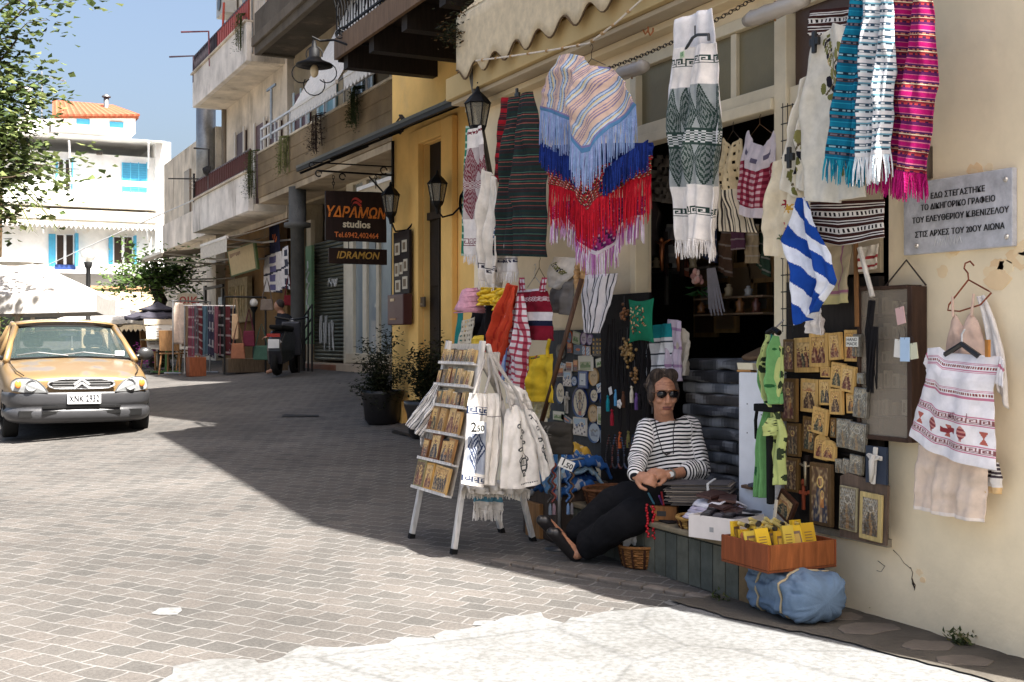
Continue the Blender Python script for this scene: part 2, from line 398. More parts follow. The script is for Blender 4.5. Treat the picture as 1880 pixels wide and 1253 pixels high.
def sheet(pts,lift,step=.12,thick=0,rag=.03,seed=0):
 g=random.Random(seed);q=[]
 for i in range(len(pts)):
  a,b=Vector(pts[i]),Vector(pts[(i+1)%len(pts)]);n=max(1,int((b-a).length/.06))
  for k in range(n):
   p=a.lerp(b,k/n);p+=Vector((mnoise.noise((p.x*5,p.y*5,seed)),mnoise.noise((p.x*5,p.y*5,seed+9)),0))*rag+Vector((g.uniform(-1,1),g.uniform(-1,1),0))*rag*.3
   q.append(p)
 bm=bmesh.new();f=bm.faces.new([bm.verts.new((p.x,p.y,0))for p in q])
 bmesh.ops.triangulate(bm,faces=[f])
 bmesh.ops.subdivide_edges(bm,edges=[e for e in bm.edges if e.calc_length()>.4],cuts=2,use_grid_fill=True)
 bmesh.ops.triangulate(bm,faces=bm.faces[:])
 for v in bm.verts:v.co.z=gz(v.co.x,v.co.y)+lift
 bm.normal_update();mm=M();bm.verts.index_update()
 mm.add([v.co[:]for v in bm.verts],[tuple(v.index for v in(f.verts if f.normal.z>0 else reversed(f.verts)))for f in bm.faces],C(150));bm.free();return mm
def gpts(l):return[tuple(G(*p))for p in l]
pav=gpts([(270,1290),(330,1222),(420,1214),(500,1220),(560,1196),(690,1183),(800,1170),(900,1150),(925,1135),(985,1128),(1040,1146),(1120,1128),(1200,1122),(1330,1108),(1420,1122),(1530,1140),(1700,1180),(1800,1220),(1980,1290)])
pav+=[(3.6,-2,0),(-1.5,-2,0)]
structure('pavement',sheet(pav,.006,rag=.09),sm_)
# wall-foot strip: mostly shade put into the colour, with some dark soil
strip=[(3.995,y,0)for y in(2.4,3.2,4.0,4.6,5.0)]+[(3.3,5.0,0),(3.36,4.6,0),(3.52,4.1,0),(3.6,3.6,0),(3.66,3.1,0),(3.72,2.4,0)]
m=sheet(strip,.014,rag=.04,seed=3)
m.K=[C(82,77,70)]*len(m.K);structure('verge_shade',m,'concrete')
# cement patches between the setts
for k,(cx_,cy_,rw,rh)in enumerate([(302,1124,30,7),(905,1146,22,5),(1240,1108,18,4)]):
 structure('cement_patch',sheet(gpts([(cx_+rw*math.cos(i*.7),cy_+rh*math.sin(i*.7))for i in range(9)][::-1]),.003,rag=.07,seed=k),sm_)
 # flagstones set in the verge
m=M()
for k,(px,py,rr)in enumerate([(1590,1160,.15),(1548,1138,.11),(1700,1192,.12),(1480,1126,.1),(1770,1220,.12)]):
 p=G(px,py);g=random.Random(k);n=9
 rad=[(rr*g.uniform(.7,1.15)*math.cos(6.283*i/n),rr*g.uniform(.5,.9)*math.sin(6.283*i/n))for i in range(n)]
 m.prism(Fr((p.x,p.y,p.z+.012),(1,0,0),(0,1,0)),rad,0,.007,C(104,96,88))
structure('flagstones',m,'concrete',bev=.004)
# low kerb course of long stones between the setts and the shop front
kb=gpts([(905,1032),(985,1046),(1065,1060),(1145,1074),(1225,1088),(1300,1102)])
m=M()
for i in range(len(kb)-1):
 a,b=Vector(kb[i]),Vector(kb[i+1]);n=2
 for k in range(n):
  p,q=a.lerp(b,(k+.03)/n),a.lerp(b,(k+.97)/n);m.bar(p-UP*.005,q-UP*.005,.07,.05,mixc(C(96,90,84),C(120,112,104),rnd.random()))
structure('kerb',m,'stone',bev=.008)
# manhole covers in the shade
for(px,py,a,b)in[(552,761,36,5),(742,777,24,5)]:
 m=sheet(gpts([(px-a,py+b),(px+a,py+b*.6),(px+a*.8,py-b),(px-a*.8,py-b*.6)]),.01,rag=.004);m.K=[C(40)]*len(m.K);structure('manhole_cover',m,'iron')
g=random.Random(14)
for(px,py,n,sz,lab)in[(1762,1187,90,.035,'small dark green weed tuft at the foot of the right wall'),(1580,1112,60,.05,'weeds growing beside the blue bale at the wall foot'),(1598,1125,24,.07,'pale dry grass stalks at the wall foot'),(1320,1106,40,.03,'tiny weed at the end of the kerb stones')]:
 p=G(px,py);m=M();leaves(m,[p+UP*.015,p+UP*.03+Vector((0,.03,0)),p+UP*.03-Vector((0,.03,0))],n,.02,sz,[C(52,64,34),C(74,84,48),C(110,104,66)]if 'dry' not in lab else[C(150,136,96),C(130,116,80)],g,flat=-1);one('weed',m,'leaf',lab,'weed')
 # ================================================================ SHOP BUILDING
CREAM,PEACH,OCHRE,TRIM=(.89,.745,.51),(.78,.57,.34),(.60,.36,.12),(.74,.61,.40)
SH=9.4
t=Thing('shop_building','cream plastered corner shop with an open front hung full of souvenirs','building')
m=M()
m.box(4.0,4.12,6.47,8.94,-.2,3.4,CREAM);m.box(4.0,4.4,6.47,8.94,3.4,SH,CREAM);m.box(4.12,4.4,8.0,8.94,-.2,3.4,CREAM);m.box(4.0,4.4,2.4,4.25,-.2,SH,CREAM)
m.box(4.0,4.4,4.25,5.0,-.2,.35,CREAM);m.box(4.0,4.4,4.25,6.47,3.06,SH,CREAM)
t.part('wall',m,'plaster')
m=M();m.box(3.97,4.1,4.23,5.02,.35,.385,C(150,140,122));t.part('sill',m,'concrete')
m=M();m.box(4.4,12,2.4,4.2,-.2,SH,CREAM);m.box(4.4,12,8.0,8.94,-.2,SH,CREAM);m.box(7.6,12,4.2,8.0,-.2,SH,CREAM);m.box(4.4,7.6,4.2,8.0,3.4,SH,CREAM)
t.part('rear_wall',m,'plaster')
m=M();g=random.Random(19);fw4=wall(4.0)
for cx_,cy_,r_,n in[(1850,500,.10,5),(1800,300,.05,3),(1855,470,.07,3),(1740,480,.05,4),(1690,1062,.03,2)]:
 for k in range(n):
  a,b=fw4.uv(cx_,cy_);a+=g.uniform(-1,1)*r_*1.4;b+=g.uniform(-1,1)*r_;q=14;rr=r_*g.uniform(.3,.75);m.prism(fw4,[(a+rr*g.uniform(.7,1.2)*math.cos(6.283*i/q)*1.3,b+rr*g.uniform(.6,1.2)*math.sin(6.283*i/q))for i in range(q)],.0,.0012+.0004*k,mixc((.88,.72,.46),(.84,.60,.34),g.random()))
t.part('peeled_patch',m,'plaster')
m=M();rn=random.Random(5)
for pts in([(1672,1042),(1676,1052),(1674,1064),(1681,1075),(1679,1084)],[(1640,1010),(1652,1022),(1660,1034),(1672,1044)],[(1612,1030),(1625,1040),(1618,1050),(1610,1048)]):
 m.tube([fw4.p(*fw4.uv(*q_),.001)for q_ in pts],[rn.uniform(.0008,.002)for _ in pts],C(70,56,46),seg=5)
m.tube([fw4.p(*fw4.uv(*q_),.001)for q_ in[(1675,1062),(1677,1072),(1680,1082)]],[.002,.006,.002],C(44,36,30),seg=6);t.part('crack',m,'plaster')
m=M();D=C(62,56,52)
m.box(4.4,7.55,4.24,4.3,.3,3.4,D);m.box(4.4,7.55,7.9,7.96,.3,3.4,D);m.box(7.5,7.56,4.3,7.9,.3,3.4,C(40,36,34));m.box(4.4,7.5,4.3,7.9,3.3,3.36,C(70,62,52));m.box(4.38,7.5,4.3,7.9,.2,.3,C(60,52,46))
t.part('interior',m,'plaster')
m=M();m.box(3.90,3.997,3.6,8.94,3.40,3.66,OCHRE);t.part('fascia_board',m,'dirty')
m=M();m.box(3.74,3.998,3.5,8.92,3.22,3.397,(.55,.41,.2));m.box(3.78,3.998,3.5,8.9,3.185,3.217,C(190,175,150));m.box(3.9,3.998,3.5,8.9,3.14,3.182,TRIM)
t.part('cornice',m,'plaster',bev=.006)
m=M()
for(n0,n1,s0,s1,z0,z1)in[(3.93,4.03,5.03,6.46,2.5,2.56),(3.955,4.03,5.03,6.46,2.563,2.63),(3.96,4.06,6.40,6.466,.3,3.055),(3.95,4.06,4.93,5.027,.386,3.055),(3.97,4.06,5.03,6.398,2.99,3.055),(3.97,4.06,4.253,4.928,2.99,3.055),(3.97,4.05,4.253,4.928,2.5,2.6),(3.985,4.05,5.4,5.45,2.632,2.988)]:
 m.box(n0,n1,s0,s1,z0,z1,(.72,.62,.43))
fo=t.part('window_frame',m,'paint',bev=.005)
m=M();m.box(4.01,4.02,5.03,6.4,2.632,2.988,C(124,114,84));m.box(4.01,4.02,4.255,4.926,2.602,2.988,C(80,60,50))
t.part('pane',m,'paint',under=fo)
m=M();m.box(3.995,4.015,4.3,4.92,1.62,2.5,C(205,185,150));t.part('backing_panel',m,'paint')
m=M()
for s0 in(4.4,5.3,6.2,7.0):
 for z in(.9,1.35,1.8,2.25):m.box(6.9,7.4,s0,s0+.8,z,z+.03,C(64,52,42))
 m.box(6.88,7.4,s0+.8,s0+.83,.3,2.6,C(54,44,36))
t.part('shelving',m,'wood')
t.done()
m=M();m.box(3.62,3.997,4.75,6.62,-.1,.27,C(96,98,88));
for i in range(17):m.box(3.606,3.62,4.76+i*.109,4.76+i*.109+.1,.02,.262,mixc(C(80,84,78),C(100,100,88),(i*.37)%1)if i else C(122,102,74))
for i in range(3):m.box(3.63+i*.115,3.63+i*.115+.107,4.738,4.75,.02,.262,C(104,100,86))
tt=Thing('shop_step','low shop step faced with grey slate tiles under the doorway','step')
tt.part('riser',m,'stone');m=M();m.box(3.59,4.4,4.735,6.64,.272,.302,C(132,120,98));tt.part('tread',m,'stone',bev=.008);tt.done()
# ================================================================ YELLOW HOUSE
YEL,YELD=(.92,.58,.19),(.86,.53,.17)
t=Thing('yellow_house','ochre yellow plastered house with a tall dark doorway beside the shop','building')
m=M();N=4.9
m.box(N,N+.45,8.95,11.66,-.1,14,YEL);m.box(N,N+.45,12.3,13.3,-.1,14,YEL);m.box(N,N+.45,11.66,12.3,3.45,14,YEL);m.box(N+.45,12,8.95,13.3,-.1,14,YEL)
t.part('wall',m,'plaster')
m=M();m.box(N-.07,N-.002,11.36,11.655,.2,3.62,YELD);m.box(N-.07,N-.002,12.31,12.6,.2,3.62,YELD);m.box(N-.07,N-.002,11.658,12.307,3.455,3.62,YELD)
m.box(N-.09,N-.003,12.75,13.28,.15,.62,YELD);t.part('door_surround',m,'plaster',bev=.01)
m=M();m.box(N+.07,N+.11,11.66,12.3,.3,3.45,C(34,29,25));
dd=t.part('door',m,'wood')
m=M();m.box(N+.03,N+.069,11.67,12.29,2.62,2.7,C(50,42,34));m.box(N+.04,N+.069,11.96,11.99,.4,2.62,C(44,37,31))
for z0 in(.5,1.2,1.9):
 for s0 in(11.72,12.01):m.box(N+.05,N+.069,s0,s0+.22,z0,z0+.55,C(38,32,28))
t.part('moulding',m,'wood',under=dd)
# timber balcony
m=M();m.box(3.83,3.87,8.98,12.15,4.24,4.46,C(112,88,66));m.box(3.872,N-.002,12.11,12.15,4.22,4.46,C(50,42,36));m.box(3.872,N-.002,8.98,12.108,4.38,4.45,C(44,36,30));t.part('balcony_floor',m,'wood')
m=M()
for s0 in(9.3,10.2,11.1,11.9):m.box(3.9,N-.003,s0,s0+.14,4.12,4.377,C(40,33,28))
t.part('balcony_beam',m,'wood')
m=M();I=C(24,24,26)
m.bar((3.86,8.98,5.3),(3.86,12.14,5.3),.03,.03,I);m.bar((3.86,8.98,4.52),(3.86,12.14,4.52),.02,.02,I);m.bar((3.86,12.13,5.3),(N,12.13,5.3),.03,.03,I);m.bar((3.86,12.13,4.52),(N,12.13,4.52),.02,.02,I)
k=0;y=9.0
while y<12.15:
 m.tube([(3.86,y,4.47),(3.86,y,4.75),(3.80,y,5.0),(3.86,y,5.3)],.007,I,seg=5)
 if k%3==0:
  for zc,rr in((4.62,.06),(4.8,.05),(5.1,.06)):
   m.tube([(3.84,y+.06+rr*math.cos(q*.6),zc+rr*math.sin(q*.6))for q in range(9)],.006,I,seg=4)
 y+=.09;k+=1
for i in range(9):m.tube([(3.86+i*.115,12.13,4.47),(3.86+i*.115,12.13,5.3)],.007,I,seg=5)
t.part('balcony_railing',m,'iron');t.done()
# lean-to canopy over the yellow door
t=Thing('door_canopy','dark sheet metal canopy on iron brackets over the yellow house door','canopy')
m=M();fr=wall(4.3)
a0,a1=Vector((4.0,9.1,3.33)),Vector((4.0,14.2,3.38));b0,b1=Vector((4.89,9.1,3.76)),Vector((4.89,14.2,3.8));e=Vector((0,0,.03))
m.add([a0,a1,b1,b0,a0+e,a1+e,b1+e,b0+e],[(0,1,2,3),(7,6,5,4),(0,4,5,1),(1,5,6,2),(3,2,6,7),(0,3,7,4)],C(84,76,62));t.part('sheet',m,'metal')
m=M();m.bar((4.02,9.1,3.315),(4.02,14.2,3.365),.03,.05,C(40,38,36))
for i in range(5):m.bar((4.3+.12*i,9.1,3.45+.06*i),(4.3+.12*i,14.2,3.49+.06*i),.02,.03,C(46,42,38))
for s in(9.5,11.3,12.9,14.1):m.bar((4.02,s,3.31),(4.88,s,3.7),.025,.03,I)
t.part('bracket',m,'iron');t.done()
BEI=C(150,132,106)
t=Thing('concrete_apartment_house','weathered beige apartment house with board marked concrete balcony parapet','building')
m=M();N=7.2
m.box(N,N+.4,13.32,20.3,-.1,17,C(150,136,112));m.box(N,N+.4,24.9,25.7,-.1,17,C(150,136,112));m.box(N,N+.4,20.3,24.9,4.2,17,C(150,136,112));m.box(N+1.2,16,13.32,25.7,-.1,17,C(120,104,84));m.box(N+.4,N+1.2,13.32,20.3,0,17,BEI);m.box(N+.4,N+1.2,20.3,24.9,4.2,17,BEI)
t.part('wall',m,'dirty')
m=M()
for i in range(4):m.box(6.4,6.52,15,25.7,4.37+i*.235,4.37+i*.235+.232,C(128,110,84))
m.box(6.52,7.2,25.58,25.7,4.37,5.3,C(132,112,84));m.box(6.38,6.54,15,25.72,5.312,5.36,C(190,178,156));t.part('balcony_parapet',m,'dirty',bev=.01)
m=M();m.box(6.42,7.2,15,25.68,4.25,4.365,C(168,150,124));m.box(6.42,7.2,15,25.7,7.5,7.62,C(70,64,56));t.part('balcony_floor',m,'dirty')
m=M();m.box(6.34,6.46,19,25.75,7.45,8.35,C(96,88,78));m.box(6.27,6.338,19,25.75,7.62,7.82,C(104,95,84));m.box(6.46,7.2,25.63,25.75,7.45,8.35,C(86,80,70));t.part('upper_parapet',m,'dirty',bev=.01)
m=M();Wm=C(196,198,200)
for z in(5.62,5.85):m.bar((6.46,15,z),(6.46,25.66,z),.04,.04,Wm)
for i in range(10):m.bar((6.46,15.3+i*1.15,5.36),(6.46,15.3+i*1.15,5.85),.03,.03,Wm)
t.part('balcony_rail',m,'paint')
for i,s in enumerate((16.4,18.3,20.4,22.6,24.4)):
 m=M();m.box(N-.05,N+.02,s,s+1.1,4.42,6.6,[C(96,140,150),C(72,34,32),C(60,64,66)][i%3]if s<23 else C(84,36,36));w_=t.part('window',m,'paint')
 m=M();m.box(N-.08,N-.052,s-.06,s+.06,4.42,6.66,C(180,196,200));m.box(N-.08,N-.052,s+.5,s+.58,4.42,6.66,C(180,196,200));m.box(N-.08,N-.052,s+1.04,s+1.14,4.42,6.66,C(180,196,200));t.part('frame',m,'paint',under=w_)
 # ground floor of it: roller shutter, glazed door, recess with a column
fw=wall(N)
def wb(m,px0,px1,py0,py1,c0,c1,col,fr=None):
 fr=fr or fw;(a0,b1),(a1,b0)=fr.uv(px0,py0),fr.uv(px1,py1)
 mid=fr.uv((px0+px1)/2,py0)[1];low=fr.uv((px0+px1)/2,py1)[1];m.fbox(fr,a0,a1,low,mid,c0,c1,col)
m=M();a0=fw.uv(578,500)[0];a1=fw.uv(637,500)[0]
z=.95
while z<3.35:m.tube([fw.p(a0,z,.0),fw.p(a1,z,.0)],.035,C(96,98,84),seg=8);z+=.075
sh=t.part('roller_shutter',m,'metal')
m=M();g=random.Random(4)
for(px,py,n,sx,sy)in[(606,590,9,12,45),(617,512,6,16,12)]:
 for k in range(n):
  a,b=fw.uv(px+(k-n/2)*3.0,py+g.uniform(-sy*.3,sy*.1));m.tube([fw.p(a,b,.045),fw.p(a+g.uniform(-.06,.06),b-.25*sy/45,.045),fw.p(a+g.uniform(-.1,.1),b-.55*sy/45,.045)],.017,C(170,170,166),seg=4)
t.part('graffiti',m,'paint',under=sh)
m=M();wb(m,571,579,405,668,0,.1,C(168,150,122));wb(m,636,643,405,668,0,.06,C(190,180,158));wb(m,643,655,300,668,0,.08,C(198,188,166));wb(m,672,679,330,650,0,.07,C(198,188,166));wb(m,697,702,330,650,0,.07,C(186,174,150));wb(m,643,722,650,668,0,.09,C(186,172,146));wb(m,643,722,318,330,0,.07,C(196,184,160));wb(m,560,722,668,690,0,.25,C(168,150,128));wb(m,560,640,668,688,.251,.27,C(120,78,56));wb(m,545,560,390,690,0,.12,C(140,122,98))
dr=t.part('door_frame',m,'paint',bev=.01)
gl=glassmat('shop glass',(.32,.36,.36),.02,.8,.9)
m=M();wb(m,655,672,330,650,.01,.02,C(150));wb(m,679,697,330,650,.01,.02,C(150));wb(m,702,720,300,650,.01,.02,C(150));t.part('pane',m,gl,under=dr)
m=M();c_=Wn(546,690,6.5);m.lathe((c_.x,c_.y,.4),[(.13,0),(.13,3.1),(.26,3.12),(.26,3.2),(.17,3.22),(.17,3.9)],C(92,92,90),seg=18);t.part('column',m,'dirty',smooth=True)
t.done()
# ================================================================ WHITE APARTMENT HOUSE
t=Thing('white_apartment_house','stained white apartment house with two deep balconies and brick red railings','building')
m=M();N=7.1
m.box(N,N+.4,25.9,32,4.0,13,C(214,200,180));m.box(N,N+.4,25.9,32,-.1,4.0,C(128,98,62));m.box(N+.4,16,25.9,31.98,-.1,13,C(200,186,164));t.part('wall',m,'dirty')
for i,(zb,zt,s0)in enumerate([(4.12,4.95,25.95),(7.4,8.25,26.1)]):
 m=M();m.box(6.25,6.37,s0,32.0,zb,zt,C(222,214,204));m.box(6.371,N,31.88,32.0,zb,zt,C(222,214,204));m.box(6.371,N,s0,31.878,zb,zb+.16,C(218,206,188));m.box(6.2,6.4,s0,32.06,zt+.002,zt+.05,C(200,188,170))
 b_=t.part('balcony',m,'dirty',bev=.01)
 m=M();cl=C(140,52,44)if i==1 else C(88,44,40)
 for z in(zt+.1,zt+.5):m.bar((6.3,s0,z),(6.3,32,z),.03,.04,C(52,40,48))
 y=s0
 while y<32:m.bar((6.3,y,zt+.05),(6.3,y,zt+.5),.025,.05 if i else.05,C(52,44,52)if(i and y>29.2)else cl);y+=.19
 if i==1:
  y=s0
  while y<29:m.box(6.285,6.315,y,y+.13,zt+.12,zt+.46,C(190,82,62));y+=.19
 t.part('railing',m,'paint',under=b_)
for(s,z0,z1,cc)in[(26.3,4.3,6.2,C(70,30,32)),(27.6,4.3,6.4,C(78,34,34)),(29.6,5.3,6.5,C(58,26,30)),(29.0,8.3,10.3,C(150,160,166)),(26.6,8.3,10.4,C(88,36,36))]:
 m=M();m.box(N-.06,N+.03,s,s+.85,z0,z1,cc);w_=t.part('window',m,'paint')
 m=M();m.box(N-.1,N-.062,s-.1,s+.02,z0,z1+.08,C(206,196,180));m.box(N-.1,N-.062,s+.83,s+.95,z0,z1+.08,C(206,196,180));t.part('frame',m,'paint',under=w_)
m=M();m.tube([(N-.05,31.9,4.5),(N-.05,31.9,7.4)],.07,C(120,110,98),seg=8);t.part('drainpipe',m,'dirty')
t.done()
# low building beyond it (grey metal flue, plain wall)
t=Thing('flat_roofed_house','small pale flat roofed house at the far end of the street','building')
m=M();m.box(6.9,12,32.2,40,-.1,7.0,C(206,194,174));m.box(6.6,6.9,32.1,38.5,4.1,4.9,C(216,206,192));t.part('wall',m,'dirty')
m=M()
for s in(33.5,35.5):m.box(6.84,6.91,s,s+.8,5.0,6.3,C(110,98,84))
t.part('window',m,'paint')
m=M();m.tube([(6.7,32.5,4.9),(6.7,32.5,7.8)],.26,C(150,150,148),seg=12);t.part('flue',m,'metal',smooth=True);t.done()
HY=54.4;hf=face(HY);WH=C(232,230,226);BLU=C(70,160,196)
t=Thing('white_house','three storey white house with sky blue shutters across the square','building')
def hb(m,px0,px1,py0,py1,c0,c1,col,fr=hf):
 (a0,b1),(a1,b0)=fr.uv(px0,py0),fr.uv(px1,py1);m.fbox(fr,a0,a1,b0,b1,c0,c1,col)
m=M();hb(m,-260,283,255,560,-8,0,WH);hb(m,283,311,262,560,-8,.35,WH);t.part('wall',m,'plaster')
m=M();hb(m,-260,297,228,266,-6,1.0,WH);t.part('roof_parapet',m,'plaster',bev=.03)
m=M();hb(m,-260,283,352,391,.002,1.05,WH);t.part('balcony',m,'plaster',bev=.03)
m=M();hb(m,-260,282,391.5,396,.002,1.1,C(196,188,172));aw=t.part('awning',m,'cloth')
m=M();a0=hf.uv(-260,396);a1=hf.uv(282,396);n=60
for i in range(n):
 x0=lerp(a0[0],a1[0],i/n);x1=lerp(a0[0],a1[0],(i+1)/n);m.prism(hf,[(x0,a0[1]),(x1,a0[1]),(x1,a0[1]-.12),((x0+x1)/2,a0[1]-.28),(x0,a0[1]-.12)],1.05,1.08,C(222,216,204))
t.part('valance',m,'cloth',under=aw)
m=M();hb(m,104,258,196,236,-5,-1.4,WH);t.part('roof_room',m,'plaster')
m=M();A=[hf.p(*hf.uv(102,205),-1.1),hf.p(*hf.uv(262,205),-1.1),hf.p(*hf.uv(226,183),-3.4),hf.p(*hf.uv(112,178),-3.4),hf.p(*hf.uv(262,203),-5.5)]
A[2].z=A[3].z=A[0].z+1.05
m.add(A+[p-UP*.12 for p in A],[(0,1,2,3),(1,4,2),(0,5,6,1),(1,6,9,4),(8,7,6,5),(0,3,8,5)],C(150,84,58))
for i in range(44):
 f=i/43;p0=A[0].lerp(A[1],f)+UP*.03;p1=A[3].lerp(A[2],f)+UP*.03;m.tube([p0+Vector((0,-.08,-.02)),p1],.055,[C(150,84,60),C(136,72,50),C(160,98,74)][i%3],seg=5)
t.part('tiled_roof',m,'stone')
for(x0,x1,y0,y1,cc)in[(147,172,208,220,-1.4),(209,235,214,226,-1.4),(224,269,299,354,0),(-40,-4,299,354,0)]:
 m=M();hb(m,x0,x1,y0,y1,cc+.002,cc+.07,BLU);w_=t.part('shutter',m,'paint')
 if y1-y0>20:
  m=M()
  for q in range(4):xx=lerp(x0,x1,q/3);hb(m,xx-.9,xx+.9,y0,y1,cc+.072,cc+.1,C(84,178,210))
  for q in range(13):yy=lerp(y0,y1,(q+.5)/13);hb(m,x0+1,x1-1,yy-.6,yy+.6,cc+.072,cc+.09,C(60,146,182))
  t.part('slats',m,'paint',under=w_)
def french(x0,x1,y0,y1,sw,cc=0,leaf=True):
 m=M();hb(m,x0,x1,y0,y1,cc-.1,cc+.02,C(58,48,42));w_=t.part('window',m,'gloss')
 m=M();xm=(x0+x1)/2
 for a,b in((x0,x0+2.2),(xm-2.4,xm+2.4),(x1-2.2,x1)):hb(m,a,b,y0,y1,cc+.021,cc+.07,C(226))
 hb(m,x0+2.3,xm-2.5,y0,y0+2.2,cc+.021,cc+.07,C(226));hb(m,xm+2.5,x1-2.3,y0,y0+2.2,cc+.021,cc+.07,C(226));t.part('frame',m,'paint',under=w_)
 m=M();hb(m,x0-sw,x0-.5,y0,y1+2,cc+.03,cc+.14,BLU);hb(m,x1+.5,x1+sw*.45,y0,y1+2,cc+.03,cc+.5,BLU);t.part('shutter',m,'paint',under=w_)
french(102,136,430,488,13);french(207,244,434,484,8);french(106,130,292,348,4);french(-50,-15,430,488,12)
m=M();hb(m,100,138,486,497,.1,.14,C(40,60,110));t.part('window_guard',m,'iron')
m=M()
for x0,y0,x1,y1 in[(70,395,80,428),(130,395,140,432),(266,268,272,310),(122,266,130,330),(262,395,270,440)]:
 m.tube([hf.p(*hf.uv(x0,y0),1.0),hf.p(*hf.uv(x1,y1),.1)],.045,C(226),seg=6)
t.part('awning_arm',m,'paint')
m=M();hb(m,100,300,340.5,341.5,.98,1.02,C(225));t.part('balcony_rail',m,'paint')
m=M();hb(m,177,187,281,285,0,.25,C(90,84,76));t.part('wall_lamp',m,'metal')
m=M();a,b=hf.uv(210,187);m.tube([hf.p(a,b-.6,-2.6),hf.p(a,b+.62,-2.6)],.12,C(150),seg=10);m.lathe(hf.p(a,b+.66,-2.6),[(.2,0),(.2,.05),(.02,.16)],C(120),seg=10);t.part('chimney_pipe',m,'metal',smooth=True)
m=M();hb(m,54,63,150,230,-2.2,-1.8,C(226,222,214));hb(m,52,65,146,150,-2.3,-1.7,C(200));hb(m,30,100,196,240,-5,-2.5,WH);t.part('chimney',m,'plaster')
m=M();hb(m,-150,300,497.5,502,.002,.9,C(226));t.part('ledge',m,'plaster')
t.done()
t=Thing('tv_antenna','thin rooftop aerial on a mast above the white house','aerial')
m=M();a,b=hf.uv(88,170);fr=Fr(hf.p(a,b,-3),(1,0,0),UP);m.tube([fr.p(0,-1.6),fr.p(0,1.5)],.03,C(150),seg=5);m.tube([fr.p(-.3,1.35),fr.p(1.0,1.15)],.02,C(120),seg=4)
for i in range(7):m.tube([fr.p(-.2+i*.18,1.33-i*.028,-.25),fr.p(-.2+i*.18,1.33-i*.028,.25)],.014,C(120),seg=4)
t.part('mast',m,'metal');t.done()
m=M();hf2=face(62);(a0,b1),(a1,b0)=hf2.uv(300,408),hf2.uv(420,560);m.fbox(hf2,a0,a1,0,b1,-6,0,WH);t=Thing('white_annexe','low white house with one small dark window behind the awnings','building');t.part('wall',m,'plaster')
m=M();hb(m,321,330,424,440,0,.05,C(70,68,66),hf2);t.part('window',m,'gloss');t.done()
# sunlit garden wall behind the square
t=Thing('courtyard_wall','sunlit cream courtyard wall with a clay coping behind the small tree','wall')
q=face(44);m=M();(a0,b1),(a1,b0)=q.uv(150,530),q.uv(365,640);m.fbox(q,a0,a1,.3,b1,-.3,0,C(214,196,160));t.part('wall',m,'plaster')
m=M();m.fbox(q,a0,a1,b1+.002,b1+.1,-.35,.05,C(190,150,110));t.part('coping',m,'stone');t.done()
